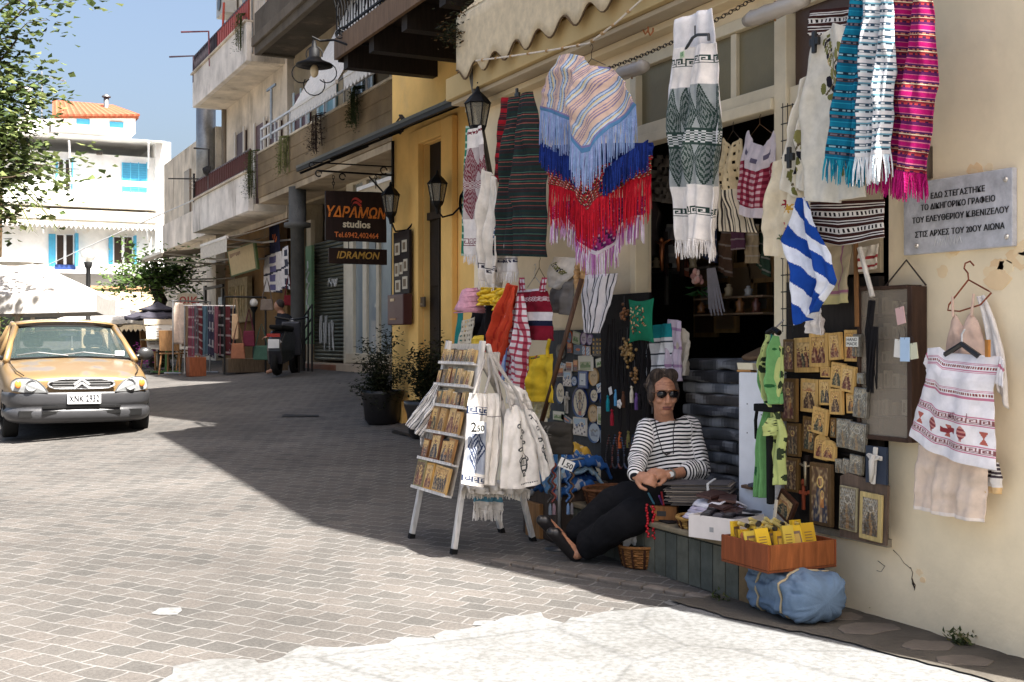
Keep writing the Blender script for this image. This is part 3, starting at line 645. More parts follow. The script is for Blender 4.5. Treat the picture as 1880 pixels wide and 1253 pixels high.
# ================================================================ CAR
def make_car(cx,cy,gzv):
 PT,GR=(.22,.14,.06),C(58,58,60)
 t=Thing('small_car','faded gold hatchback with sun worn paint facing the camera','car')
 def P(x,y,z):return Vector((cx+x,cy+y,gzv+z))
 half=[
(.03,[(.58,.50),(.60,.56),(.585,.62),(.50,.66),(.28,.675),(0,.682)]),
(.07,[(.66,.44),(.69,.56),(.665,.645),(.57,.695),(.3,.715),(0,.722)]),
(.2,[(.735,.40),(.765,.56),(.735,.68),(.63,.735),(.32,.757),(0,.764)]),
(.42,[(.78,.36),(.80,.58),(.775,.72),(.67,.785),(.34,.812),(0,.82)]),
(.75,[(.79,.34),(.812,.6),(.79,.77),(.70,.84),(.36,.87),(0,.878)]),
(1.04,[(.79,.3),(.815,.6),(.795,.81),(.71,.88),(.37,.915),(0,.925)]),
(1.1,[(.79,.3),(.815,.6),(.795,.82),(.72,.885),(.37,.9),(0,.9)]),
(2.2,[(.79,.25),(.82,.6),(.80,.85),(.74,.88),(.37,.88),(0,.88)]),
(3.2,[(.79,.28),(.815,.62),(.79,.88),(.72,.92),(.37,.92),(0,.92)]),
(3.62,[(.72,.34),(.75,.62),(.73,.85),(.66,.9),(.33,.9),(0,.9)]),
(3.70,[(.6,.4),(.62,.6),(.6,.78),(.5,.82),(.3,.82),(0,.82)])]
 def outline(h):return[(-x,z)for x,z in h]+[(x,z)for x,z in h[:-1]][::-1]
 m=M();vs=[];n=11
 for y,h in half:vs+=[P(x,y,z)for x,z in outline(h)]
 fs=[];ks=[]
 for i in range(len(half)-1):
  for k in range(n-1):
   if i>=6 and i<8 and 3<=k<=6:continue
   fs.append((i*n+k,i*n+k+1,(i+1)*n+k+1,(i+1)*n+k));ks.append(PT)
 fs+=[tuple(range(n))[::-1],tuple((len(half)-1)*n+k for k in range(n))];ks+=[PT,PT]
 m.add(vs,fs,ks)
 cp=bpy.data.materials.new('worn car paint');cp.use_nodes=True;nt_=cp.node_tree;L=nt_.links.new;b=nt_.nodes['Principled BSDF']
 tc=nd(nt_,'ShaderNodeTexCoord');nz=nd(nt_,'ShaderNodeTexNoise');nz.inputs['Scale'].default_value=3.4;nz.inputs['Detail'].default_value=7;L(tc.outputs['Object'],nz.inputs['Vector'])
 sp=nd(nt_,'ShaderNodeSeparateXYZ');L(tc.outputs['Normal'],sp.inputs[0])
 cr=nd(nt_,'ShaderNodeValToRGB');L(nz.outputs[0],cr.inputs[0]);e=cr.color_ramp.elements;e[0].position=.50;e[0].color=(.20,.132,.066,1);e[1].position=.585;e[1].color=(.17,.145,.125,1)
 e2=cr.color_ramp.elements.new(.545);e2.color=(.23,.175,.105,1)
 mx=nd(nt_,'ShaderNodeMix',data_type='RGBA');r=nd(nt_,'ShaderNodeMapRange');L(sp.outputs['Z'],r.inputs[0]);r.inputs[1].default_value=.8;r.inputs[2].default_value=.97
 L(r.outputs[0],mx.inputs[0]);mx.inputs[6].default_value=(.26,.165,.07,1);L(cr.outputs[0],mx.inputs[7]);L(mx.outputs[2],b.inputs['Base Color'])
 b.inputs['Roughness'].default_value=.34;b.inputs['Metallic'].default_value=.2;b.inputs['Coat Weight'].default_value=.3;b.inputs['Coat Roughness'].default_value=.2
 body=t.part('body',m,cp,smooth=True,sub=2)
 m=M()
 for sgn in(-1,1):m.tube([P(sgn*.60,.10,.722),P(sgn*.665,.3,.772),P(sgn*.70,.75,.846),P(sgn*.70,1.02,.885)],.006,C(40,30,20),seg=5)
 t.part('bonnet_gap',m,'paint',under=body)
 # bumper
 plan=[(-.81,.62),(-.815,.36),(-.76,.14),(-.62,.015),(-.35,-.045),(0,-.06),(.35,-.045),(.62,.015),(.76,.14),(.815,.36),(.81,.62)]
 prof=[(.02,.535),(-.005,.52),(0,.40),(.025,.385),(.025,.345),(-.005,.33),(0,.24),(.06,.19),(.16,.18)]
 m=M();cen=Vector((0,.5,0));vs=[]
 for x,y in plan:
  d=Vector((x,y-.55,0)).normalized()
  vs+=[P(x-d.x*o,y-d.y*o,z)for o,z in prof]
 k=len(prof);m.add(vs,[(i*k+j,i*k+j+1,(i+1)*k+j+1,(i+1)*k+j)for i in range(len(plan)-1)for j in range(k-1)],GR);bp_=t.part('bumper',m,'plastic',smooth=True,sub=2)
 m=M();m.box(cx-.42,cx+.42,cy-.045,cy+.02,gzv+.29,gzv+.325,C(20));m.box(cx-.42,cx+.42,cy-.05,cy+.02,gzv+.355,gzv+.378,C(22));m.box(cx-.66,cx-.5,cy+.0,cy+.06,gzv+.26,gzv+.33,C(22));m.box(cx+.5,cx+.66,cy+.0,cy+.06,gzv+.26,gzv+.33,C(22));t.part('air_intake',m,'plastic',under=bp_)
 m=M();m.box(cx-.16,cx+.20,cy-.085,cy-.062,gzv+.40,gzv+.525,C(228));pl_=t.part('number_plate',m,'plastic',under=None,bev=.006)
 t.part('lettering',text_mesh('XNK 2932',Fr((cx+.02,cy-.086,gzv+.46),(1,0,0),UP),0,0,.105,C(20,20,26),sx=.70,bold=.0012),'paint',under=pl_)
 # grille
 def slot(hw,hh,zc,yf,n=20):
  return[P(hw*math.cos(q*2*math.pi/n)*(1 if abs(math.cos(q*2*math.pi/n))<.9 else 1),yf,zc+hh*max(-.8,min(1,math.sin(q*2*math.pi/n)*1.25)))for q in range(n)]
 m=M();pts=slot(.36,.062,.622,-.005);m.add(pts,[tuple(range(20))],C(14));
 gr=t.part('grille',m,'plastic')
 m=M();m.tube(pts+[pts[0]],.012,C(205),seg=6);t.part('grille_rim',m,'metal',under=gr,smooth=True)
 m=M()
 for zc in(.594,.622,.65):m.bar(P(-.31,-.012,zc),P(.31,-.012,zc),.014,.012,C(150))
 t.part('grille_bar',m,'metal',under=gr)
 m=M()
 for dz in(0,.042):m.bar(P(-.085,-.03,.575+dz),P(.0,-.034,.64+dz),.014,.026,C(215));m.bar(P(.085,-.03,.575+dz),P(.0,-.034,.64+dz),.014,.026,C(215))
 t.part('emblem',m,'metal',under=gr)
 # headlights
 for sgn in(-1,1):
  out=[(.36,.535),(.40,.60),(.47,.67),(.58,.70),(.68,.695),(.725,.66),(.74,.60),(.72,.555),(.60,.535)]
  def hy(x):return-.03+.15*max(0,(x-.3)/.44)**2
  cen=P(sgn*.56,hy(.56)-.03,.62);vs=[P(sgn*x,hy(x)-.012,z)for x,z in out]+[cen];n=len(out)
  m=M();m.add(vs,[(i,(i+1)%n,n)if sgn<0 else((i+1)%n,i,n)for i in range(n)],C(150,152,152));h=t.part('headlight',m,'gloss',smooth=False)
  m=M();m.lathe(P(sgn*.53,hy(.53)-.035,.615),[(.062,.0),(.05,.03),(.02,.04)],C(230),seg=14,axis=(0,1,0));t.part('reflector',m,'silver',under=h,smooth=True)
  m=M();m.ball(P(sgn*.665,hy(.665)-.03,.625),.04,C(214,132,60),sc=(.9,.4,1.1));t.part('indicator',m,'gloss',under=h,smooth=True)
  m=M();m.tube(vs[:n]+[vs[0]],.006,C(90),seg=5);t.part('rim',m,'plastic',under=h)
  # cabin
 gx=glassmat('windscreen glass',(.05,.07,.07),.02,.55,.5)
 wb_,wt_,rf=(1.03,.915,.70),(1.72,1.295,.565),(1.86,1.345,.55)
 def wsf(i,j):
  y=lerp(wb_[0],wt_[0],j);z=lerp(wb_[1],wt_[1],j)+.03*math.sin(math.pi*j);hw=lerp(wb_[2],wt_[2],j);u=i*2-1
  return P(u*hw,y+.10*(u*u-.6),z-.02*u*u)
 m=M();m.grid(wsf,10,6,C(60));t.part('windscreen',m,gx,smooth=True)
 m=M()
 for ed in([wsf(i/10,0)for i in range(11)],[wsf(i/10,1)for i in range(11)],[wsf(0,j/6)for j in range(7)],[wsf(1,j/6)for j in range(7)]):m.tube(ed,.014,C(22),seg=5)
 t.part('seal',m,'rubber')
 def rff(i,j):
  y=lerp(1.68,3.25,j);u=i*2-1;hw=lerp(.575,.55,j)
  return P(u*hw,y+.06*(u*u-.5)*(1-j),1.30+.085*math.sin(math.pi*min(1,.22+j*.75))-.04*abs(u)**2.5-.0)
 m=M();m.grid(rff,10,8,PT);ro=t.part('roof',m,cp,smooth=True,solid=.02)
 m=M()
 for sgn in(-1,1):
  m.tube([P(sgn*.735,1.0,.87),P(sgn*.66,1.40,1.09),P(sgn*.585,1.76,1.29)],.04,PT,seg=8)
  m.tube([P(sgn*.585,1.74,1.29),P(sgn*.58,2.5,1.335),P(sgn*.56,3.25,1.27)],.035,PT,seg=8)
  m.tube([P(sgn*.56,3.2,1.28),P(sgn*.72,3.62,.9)],.06,PT,seg=8);m.tube([P(sgn*.58,2.25,1.32),P(sgn*.76,2.25,.86)],.035,PT,seg=8)
 t.part('pillar',m,cp,smooth=True)
 m=M()
 for sgn in(-1,1):m.add([P(sgn*.74,1.1,.88),P(sgn*.58,1.8,1.29),P(sgn*.555,3.2,1.27),P(sgn*.72,3.5,.92)],[(0,1,2,3)],C(60))
 m.add([P(-.55,3.25,1.27),P(.55,3.25,1.27),P(.68,3.62,.92),P(-.68,3.62,.92)],[(0,1,2,3)],C(60));t.part('side_window',m,gx)
 m=M()
 for sgn in(-.36,.36):
  m.box(cx+sgn-.22,cx+sgn+.22,cy+1.95,cy+2.1,gzv+.5,gzv+1.02,C(30,34,40));m.box(cx+sgn-.12,cx+sgn+.12,cy+1.97,cy+2.07,gzv+1.03,gzv+1.2,C(26,30,36))
 t.part('seat',m,'cloth',bev=.05)
 m=M();m.box(cx-.68,cx+.68,cy+1.12,cy+1.5,gzv+.7,gzv+.88,C(36,38,42));m.box(cx+.12,cx+.55,cy+1.2,cy+1.5,gzv+.88,gzv+.93,C(30));da=t.part('dashboard',m,'plastic',bev=.03)
 m=M();m.tube([P(.34+.18*math.cos(q*.42),1.55+.05*math.sin(q*.42),.9+.15*math.sin(q*.42))for q in range(16)],.016,C(24),seg=6);t.part('steering_wheel',m,'plastic',under=da)
 m=M();m.box(cx-.1,cx+.12,cy+1.62,cy+1.65,gzv+1.17,gzv+1.24,C(40));m.tube([P(.06,1.6,1.17),P(.06,1.58,1.03)],.004,C(180));m.ball(P(.06,1.58,1.0),.02,C(200,180,140));t.part('rear_mirror',m,'plastic')
 m=M();m.box(cx+.5,cx+.61,cy+1.02,cy+1.03,gzv+.93,gzv+.99,C(206,214,216));t.part('sticker',m,'paper')
 m=M()
 for x0,x1 in((-.62,-.05),(-.15,.5)):m.tube([P(x0,.955,.94),P((x0+x1)/2-.05,.94,.975),P(x1,.95,.935)],.007,C(70),seg=5)
 t.part('wiper',m,'metal')
 for sgn in(-1,1):
  m=M();m.ball(P(sgn*.90,1.28,.95),.11,C(44),sc=(.95,.5,.75));m.tube([P(sgn*.76,1.25,.9),P(sgn*.86,1.28,.94)],.03,C(40));t.part('wing_mirror',m,'plastic',smooth=True)
 m=M();m.tube([P(0,1.9,1.35),P(-.14,1.75,1.56)],.004,C(90),seg=4);m.box(cx-.03,cx+.03,cy+1.88,cy+1.95,gzv+1.345,gzv+1.375,C(60));t.part('aerial',m,'plastic',under=ro)
 for sgn in(-1,1):
  for y in(.62,3.02):
   m=M();m.lathe(P(sgn*.635,y,.285),[(.16,0),(.27,0),(.285,.02),(.285,.145),(.27,.165),(.16,.165)],C(26),seg=28,axis=(sgn,0,0));w_=t.part('wheel',m,'rubber',smooth=True)
   m=M();m.lathe(P(sgn*.66,y,.285),[(.0,.125),(.06,.125),(.16,.11),(.165,.09)],C(130),seg=20,axis=(sgn,0,0));t.part('hubcap',m,'metal',under=w_,smooth=True)
 m=M();m.box(cx-.62,cx+.62,cy+.25,cy+3.5,gzv+.2,gzv+.42,C(14));t.part('underbody',m,'rubber')
 t.done()
make_car(1.575,14.4,gz(1.53,15.6)-.03)
# ================================================================ LAMP POST
def lamp_globe(px,py,n_or_z,base_rad,label,gr,col,stem=C(70,70,70)):
 p=Wz(px,py,n_or_z);b=gz(p.x,p.y);t=Thing('street_lamp',label,'street lamp')
 m=M();m.lathe((p.x,p.y,b-.05),[(.1,0),(.1,.15),(base_rad,.3),(base_rad*.8,p.z-gr-b-.08),(base_rad*1.2,p.z-gr-b-.06),(.09,p.z-gr-b+.05)],stem,seg=12);t.part('pole',m,'iron',smooth=True)
 m=M();m.ball(p,gr,col,seg=20,ring=14);t.part('globe',m,glassmat('lamp globe',(.75,.72,.66),.15,.55,.5),smooth=True)
 m=M();m.lathe((p.x,p.y,p.z-gr*.8),[(.03,0),(.04,gr*.9),(.02,gr*1.3)],C(230,226,214),seg=8);t.part('bulb',m,'gloss',smooth=True);t.done()
lamp_globe(162,469,25,.055,'grey lamp post with a clear globe rising behind the gold car',.142,C(220))
lamp_globe(466,556,25,.03,'slim black lamp post with a white globe beside the scooter',.085,C(230),C(26))
# ================================================================ PARASOLS
def parasol(px,py,z,rad,hgt,drop,cols,label,seg=8,val=.22,rot=.2,ribs=True):
 p=Wz(px,py,z);b=gz(p.x,p.y);t=Thing('parasol',label,'parasol');top=p.z
 m=M();m.tube([(p.x,p.y,b-.03),(p.x,p.y,top)],.045,C(200,190,170),seg=10);t.part('pole',m,'wood',smooth=True)
 m=M();vs=[]
 for f,dz in((.03,0),(.4,-drop*.33),(.75,-drop*.72),(1,-drop),(1.0,-drop-val)):
  for k in range(seg*6):
   q=2*math.pi*k/(seg*6)+rot;h=math.cos(math.pi/seg)/math.cos(((q-rot)%(2*math.pi/seg))-math.pi/seg)
   sag=-.05*f*(1-h)*8
   vs.append((p.x+math.cos(q)*rad*f*h,p.y+math.sin(q)*rad*f*h,top+dz-.04*f*abs(math.sin((q-rot)*seg/2))))
 n=seg*6;m.add(vs,[(i*n+k,i*n+(k+1)%n,(i+1)*n+(k+1)%n,(i+1)*n+k)for i in range(4)for k in range(n)],cols);t.part('canopy',m,'cloth',solid=.006)
 m=M();m.lathe((p.x,p.y,top-.02),[(.0,.16),(.16,.07),(.42,-.02),(.42,-.05)],cols,seg=16);t.part('vent_cap',m,'cloth')
 m=M()
 for k in range(seg):
  q=2*math.pi*k/seg+rot;e=Vector((p.x+math.cos(q)*rad*.97,p.y+math.sin(q)*rad*.97,top-drop-.03));mid=Vector((p.x,p.y,top)).lerp(e,.55)-UP*.03
  m.bar((p.x,p.y,top-.05),e,.025,.035,C(190,172,140));m.bar((p.x,p.y,top-drop-.35),mid,.022,.03,C(190,172,140))
 t.part('rib',m,'wood');t.done()
parasol(32,476,20,2.0,3,.62,C(190,186,180),'large square white market parasol spread behind the gold car',seg=4,val=.28,rot=.55)
parasol(60,512,27,1.9,3,.42,C(186,180,172),'white parasol partly hidden under the larger one behind the car',seg=4,val=.22,rot=.4)
parasol(205,562,34,1.5,3,.38,C(190,186,178),'low white parasol between the car and the dark parasol',seg=8,val=.12)
parasol(290,565,27,.74,2.2,.20,C(62,60,68),'small dark grey parasol beside the twisted tree',seg=8,val=.05,rot=.1)
# dark shop front under a scalloped awning behind the square
t=Thing('market_stall','dark stall front under a pale scalloped awning in the square','stall');q=face(38)
m=M();(a0,b1),(a1,b0)=q.uv(215,598),q.uv(345,700);m.fbox(q,a0,a1,.4,b1,-2,0,C(34,30,30));t.part('front',m,'wood')
m=M();m.fbox(q,a0,a1,b1,b1+.06,-.5,.5,C(206,190,160))
for i in range(16):x=lerp(a0,a1,i/16);x2=lerp(a0,a1,(i+1)/16);m.prism(q,[(x,b1),(x2,b1),(x2,b1-.1),((x+x2)/2,b1-.2),(x,b1-.1)],.5,.53,C(214,198,166))
t.part('awning',m,'cloth');t.done()
def cloth_on(fr,L,R_,col,name,label,cat,**kw):
 m=M();cloth(m,fr,L,R_,col,nu=14,nv=14,**kw);return one(name,m,'cloth',label,cat,smooth=True,solid=.006)
q2=face(37.7)
cloth_on(q2,[(265,603),(268,640)],[(286,603),(283,642)],C(130,44,110),'hanging_cloth','magenta cloth hanging from the stall awning','cloth')
# bougainvillea and green shrubs
g=random.Random(5)
def shrub(px,py,z,rad,n,size,cols,name,label,cat,pot=None,hgt=1,leafk='leaf'):
 p=Wz(px,py,z);b=gz(p.x,p.y)if pot is not False else p.z-rad;t=Thing(name,label,cat);gg=random.Random(int(px*7+py))
 m=M();cs=[]
 for k in range(9):
  q=gg.uniform(0,6.28);e=Vector((p.x+math.cos(q)*rad*gg.uniform(.2,.9),p.y+math.sin(q)*rad*gg.uniform(.2,.9),p.z+gg.uniform(-.5,1)*rad*hgt));branch(m,(p.x,p.y,(b+.3)if pot else b),e,.012,.004,C(70,58,44),n=4,g=gg);cs.append(e)
 t.part('stem',m,'wood');m=M();leaves(m,cs,n,rad*.33,size,cols,gg);t.part('foliage',m,leafk)
 if pot:m=M();m.lathe((p.x,p.y,b),pot[0],pot[1],seg=18);t.part('pot',m,'stone',smooth=True)
 t.done()
GRN=[C(52,66,34),C(70,86,42),C(92,108,56),C(40,54,30)]
shrub(280,655,30,.45,420,.09,[C(190,60,160),C(214,96,186),C(160,40,130)],'bougainvillea','bright magenta bougainvillea bush near the dark parasol','plant')
shrub(6,640,22,.55,500,.1,GRN,'shrub','green bush at the left edge behind the car','plant')
shrub(306,676,27,.4,420,.09,GRN,'shrub','low dark green planting behind the wooden chair','plant')
shrub(82,472,52,.7,200,.16,GRN,'potted_shrub','leafy shrub on the white house ledge left of the french window','plant',pot=False)
for px,lab,cc in[(105,'left of the lamp globe',[C(176,106,92),C(120,110,70)]),(178,'right of the lamp globe',[C(186,80,76),C(150,60,60),C(90,100,60)])]:
 shrub(px,499,52.9,.36,240,.12,cc+GRN[:1],'flower_pot','reddish potted flowers on the white house ledge '+lab,'plant',pot=False)
 # menu board, chairs, tables
t=Thing('menu_stand','white open menu board on a green stand under the dark parasol','menu board');p=Wz(307,622,26);f_=rotfr(p,15,12)
m=M()
for sx in(-1,1):m.prism(f_,[(0,-.26),(0,.3),(sx*.47,.26),(sx*.47,-.22)][::sx],0,.02,C(212,208,200))
bd=t.part('page',m,'paper');m=M();g=random.Random(1)
for sx in(-1,1):
 for i in range(7):
  for j in range(2):x=sx*.25-.17+j*.17;m.fbox(f_,x,x+g.uniform(.06,.14),.2-i*.055,.215-i*.055,.021,.024,C(90,90,96)if i%3 else C(150,110,80))
t.part('print',m,'paint',under=bd);m=M();m.fbox(f_,-.5,.5,.3,.42,-.02,.03,C(186,170,148));m.tube([f_.p(0,-.2,-.05),(p.x,p.y+.1,gz(p.x,p.y))],.04,C(64,110,50));m.box(p.x-.3,p.x+.3,p.y,p.y+.35,gz(p.x,p.y),gz(p.x,p.y)+.05,C(60,100,48));t.part('stand',m,'paint');t.done()
t=Thing('cafe_chair','light wooden cafe chair with slanted legs behind the clothes rails','chair');WD=C(150,112,74)
def P_(x,y,z):return(0+x,0+y,z)
m=M();m.box(-.22,.22,-.21,.22,.43,.46,WD);t.part('seat',m,'wood',bev=.008)
m=M();m.grid(lambda i,j:Vector((lerp(-.21,.21,i),.22+.05*j-.03*math.sin(math.pi*i)*-1,.5+j*.42)),8,4,WD);t.part('backrest',m,'wood',solid=.02)
for sx in(-1,1):
 for sy in(-1,1):m=M();m.bar((sx*.19,sy*.18,.43),(sx*.22,sy*.24,0),.03,.03,WD);t.part('leg',m,'wood')
r_=t.done();p=Wz(325,690,25);chairs=[r_]
def put_chair(px,z,rz,lab,first=False):
 p=Wz(px,690,z);loc=(p.x,p.y,gz(p.x,p.y))
 if first:r_.location=loc;r_.rotation_euler=(0,0,rz);r_['label']=lab;r_['group']='cafe chairs'
 else:copy_thing(r_,loc,rz,lab)
put_chair(318,25,2.6,'light wooden cafe chair nearest the clothes rails',True)
put_chair(284,27,.6,'wooden cafe chair left of the menu board stand');put_chair(345,26.5,1.2,'wooden cafe chair tucked beside the shirts on the rail')
t=Thing('cafe_table','small dark cafe table below the dark grey parasol','table');p=Wz(292,690,26);b=gz(p.x,p.y)
m=M();m.box(p.x-.35,p.x+.35,p.y-.35,p.y+.35,b+.72,b+.75,C(92,84,60));t.part('top',m,'wood');m=M();m.tube([(p.x,p.y,b),(p.x,p.y,b+.72)],.03,C(40));m.box(p.x-.22,p.x+.22,p.y-.22,p.y+.22,b,b+.03,C(36));t.part('base',m,'iron');t.done()
t=Thing('notice_board','pale hanging banner with large red and grey letters by the far shops','sign');fr=rotfr(Wz(350,580,28),-8);fr=Fr(Wz(350,575,28),RT,UP)
u=[fr.uv(*q_)for q_ in[(326,541),(337,538),(362,540),(364,618),(342,618)]];m=M();m.prism(fr,u[::-1],0,.03,C(200,186,160));t.part('panel',m,'cloth')
a,b=fr.uv(350,551);t.part('lettering',text_mesh('οικ.',fr,a-.02,b,.30,C(176,60,50),c=.033,bold=.004),'paint');t.done()
# ================================================================ TREES
def tree_thing(name,label,trunk,limbs,cols,n,spread,size,cat='tree',seed=1,asp=1.7,bark=C(84,72,58)):
 g=random.Random(seed);t=Thing(name,label,cat);m=M();m.tube(trunk[0],trunk[1],bark,seg=10);tips=[]
 for a,b,r in limbs:
  pts=branch(m,a,b,r,r*.25,bark,n=6,wob=.06,g=g)
  for q in range(2,7):
   tips.append(pts[q])
   e=pts[q]+Vector((g.gauss(0,1),g.gauss(0,1),g.gauss(0,.7)))*spread*1.5;branch(m,pts[q],e,r*.25,r*.08,bark,n=3,g=g);tips+=[e,pts[q].lerp(e,.6)]
 t.part('trunk',m,'wood',smooth=True);m=M();leaves(m,tips,n,spread*.75,size,cols,g,asp=asp);t.part('crown',m,'leaf');t.done()
PLN=[C(92,108,60),C(112,126,74),C(70,86,48),C(136,146,92),C(54,66,38)]
tb=Wz(-210,626,17);bz=gz(tb.x,tb.y);top=Wz(-190,230,17)
lim=[]
for(x,y,z,r)in[(30,30,16.5,.06),(75,70,17,.05),(-10,140,16,.06),(55,120,17.5,.05),(25,190,17,.05),(60,205,16.6,.04),(85,160,16.8,.035),(10,260,16,.06),(70,255,17,.04),(60,300,16.5,.05),(0,330,16,.05),(20,380,17,.045),(40,400,16.3,.03),(-60,60,17,.06),(-60,250,17,.06),(-70,-60,17,.06),(90,10,17,.04),(110,150,17,.03),(-40,370,17,.05),(75,232,16.4,.03),(20,-50,17,.05),(60,330,17,.04)]:
 lim.append((tuple(tb.lerp(top,rnd.uniform(.75,1))+UP*rnd.uniform(0,.6)),tuple(Wz(x-42 if y<220 else x-22,y,z)),r))
tree_thing('plane_tree','leafy plane tree with lobed green leaves hanging in from the left',([(tb.x,tb.y,bz-.1),tuple(tb.lerp(top,.5)+Vector((.1,.1,0))),tuple(top),tuple(top+UP*1.2)],[.3,.26,.2,.1]),lim,PLN,9000,.27,.125,seed=3,asp=1.15)
# palm fronds
t=Thing('palm_tree','palm tree whose fronds show below the plane tree leaves','palm tree');pb=Wz(-20,330,24);m=M();m.tube([(pb.x,pb.y,gz(pb.x,pb.y)),(pb.x+.1,pb.y,pb.z)],[.2,.16],C(110,90,66),seg=10);t.part('trunk',m,'wood')
m=M();g=random.Random(8)
for(x,y,z)in[(120,345,24),(105,420,24),(130,325,25),(90,300,24),(60,425,23.5),(-120,300,24),(-100,400,24),(30,230,24.5),(80,380,24.6)]:
 e=Wz(x,y,z);mid=(pb+e)/2+UP*.55;P0=[pb.lerp(mid,k/8).lerp(mid.lerp(e,k/8),k/8)for k in range(9)]
 m.tube(P0,[.025-.002*k for k in range(9)],C(110,116,62),seg=5)
 for k in range(30):
  f=.15+.85*k/30;i=min(7,int(f*8));p=P0[i].lerp(P0[i+1],f*8-i);d=(P0[i+1]-P0[i]).normalized();sd=d.cross(UP).normalized()
  for sg in(-1,1):
   l=.42*(1-.5*f);v=(d*.7+sd*sg+UP*(-.25-.2*g.random())).normalized()*l;m.add([p,p+v*.5+UP*.012+d*.012,p+v,p+v*.5-d*.012],[(0,1,2,3)],g.choice(PLN))
t.part('frond',m,'leaf');t.done()
# twisted small tree
tz=30;k_=[Wz(*q_)for q_ in[(288,690,tz),(292,640,tz),(284,600,tz),(286,572,tz),(296,552,tz),(285,528,tz),(297,515,tz)]];k_[0].z=gz(k_[0].x,k_[0].y)
lim=[(tuple(Wz(296,520,tz)),tuple(Wz(x,y,z)),r)for x,y,z,r in[(250,500,tz,.08),(225,505,tz-.5,.05),(330,500,tz,.1),(350,480,tz+.4,.06),(285,480,tz-.6,.07),(310,470,tz+.5,.06),(215,525,tz+.3,.04),(255,475,tz+.5,.05),(275,515,tz-1,.05),(340,520,tz-.7,.05)]]
tree_thing('twisted_tree','small tree with a dark twisted trunk and flat light green crown',(k_,[.2,.19,.17,.17,.16,.15,.12]),lim,[C(96,122,62),C(120,146,80),C(80,104,50),C(66,88,44)],2600,.26,.15,seed=4,asp=1.8,bark=C(52,44,38))
# ivy trails hang from the balconies
def trail(px,py0,py1,n,wd,cols,label,num,sz=.05):
 t0=Wn(px,py0,n);t1=Wn(px,py1,n);g=random.Random(int(px));t=Thing('trailing_plant',label,'hanging plant','plants trailing over the balconies');m=M();pts=[]
 for k in range(9):
  a=t0+Vector((g.uniform(-.06,.1),g.uniform(-wd,wd)*.6,0));b=Vector((a.x-.08,a.y+g.uniform(-.5,.5)*wd,lerp(t1.z,t0.z,g.uniform(0,.25))));m.tube([a+Vector((.1,0,.06)),a+Vector((-.08,0,.02)),(a+b)/2+Vector((-.05,0,0)),b],.008,cols[0],seg=4);pts+=[a.lerp(b,q/9)+Vector((-.06,0,0))for q in range(10)]
 t.part('stem',m,'wood');m=M();leaves(m,pts,num,.045,sz,cols,g,asp=2.6);t.part('foliage',m,'leaf');t.done()
IV=[C(70,76,40),C(92,98,56),C(56,62,34)]
trail(467,280,365,6.36,.2,IV,'thick trailing plant at the far corner of the concrete parapet',800)
trail(526,255,325,6.36,.18,[C(110,114,66),C(86,90,50),C(124,124,84)],'pale green trailing plant, second from the far end of the parapet',700)
trail(590,215,285,6.36,.22,[C(58,42,34),C(72,54,44),C(44,34,28)],'withered brown plant hanging over the parapet',700)
trail(657,165,238,6.36,.2,[C(46,58,30),C(60,74,40),C(36,46,26)],'dense dark green plant hanging nearest the yellow house',900)
trail(444,30,95,6.22,.16,IV,'trailing plant on the topmost white balcony',400)
shrub(862,55,9.35,.2,700,.05,[C(38,42,26),C(52,56,34),C(92,70,40),C(30,34,22)],'balcony_plant','bushy dark potted plant hanging at the timber balcony corner','plant',pot=False)
I=C(17,17,19)
sf=face(13.2)
def srect(fr,x0,x1,y0,y1):(a0,b1),(a1,b0)=fr.uv(x0,y0),fr.uv(x1,y1);return a0,a1,b0,b1
t=Thing('hanging_sign','large dark brown studios sign with orange Greek lettering hung on an iron bracket','sign')
a0,a1,b0,b1=srect(sf,597,709,349,446);m=M();g=random.Random(2);out=[]
for i in range(9):out.append((lerp(a0,a1,i/8),b0+g.uniform(-.006,.006)))
for i in range(5):out.append((a1+g.uniform(-.008,.004),lerp(b0,b1,(i+.5)/5)))
for i in range(9):out.append((lerp(a1,a0,i/8),b1+g.uniform(-.006,.006)-.012*(i==8)))
for i in range(5):out.append((a0+g.uniform(-.006,.008),lerp(b1,b0,(i+.5)/5)))
m.prism(sf,out,-.02,.015,C(36,24,22));bd=t.part('board',m,'wood')
def stx(s_,px,py,size,col,**kw):
 a,b=sf.uv(px,py);t.part('lettering',text_mesh(s_,sf,a,b,size,col,c=.0165,**kw),'paint',under=bd)
stx('ΥΔΡΑΜΩΝ',652,392,.165,C(206,116,40),shear=.22,bold=.004,sx=.86)
stx('studios',654,413,.115,C(206,196,170),bold=.003)
stx('Tel.6942,402464',654,433,.085,C(206,112,54),bold=.001,sx=.92)
m=M()
for dy,w_ in((0,1),(7,.9)):
 pts=[sf.uv(643+i*2.4*w_+dy*.2,371+dy-2+-4*math.sin(i*.5)+(0 if i else 3))for i in range(9)];n=len(pts)
 m.prism(sf,[(a,b-.012)for a,b in pts]+[(a+.01,b+.012)for a,b in pts[::-1]],.0155,.019,C(170,52,46))
t.part('logo',m,'paint',under=bd)
m=M();za=sf.uv(650,318)[1];xw=4.88;xl=sf.uv(585,318)[0]
m.bar((xl,13.2,za),(xw,13.2,za),.02,.02,I);m.bar((xl-.08,13.2,za+.09),(xw,13.2,za+.10),.014,.014,I);m.bar((xw-.01,13.2,za-.55),(xw-.01,13.2,za+.4),.03,.03,I)
for ex,ez,rr in((xl,za-.03,.035),(xl-.08,za+.06,.03),(xl+.28,za-.05,.035),(xw-.12,za+.05,.04)):m.tube([(ex+rr*math.cos(q*.55),13.2,ez+rr*math.sin(q*.55))for q in range(11)],.008,I,seg=5)
m.tube([(xw-.02,13.2,za-.5),(xw-.08,13.2,za-.25),(xw-.3,13.2,za-.03)],.01,I)
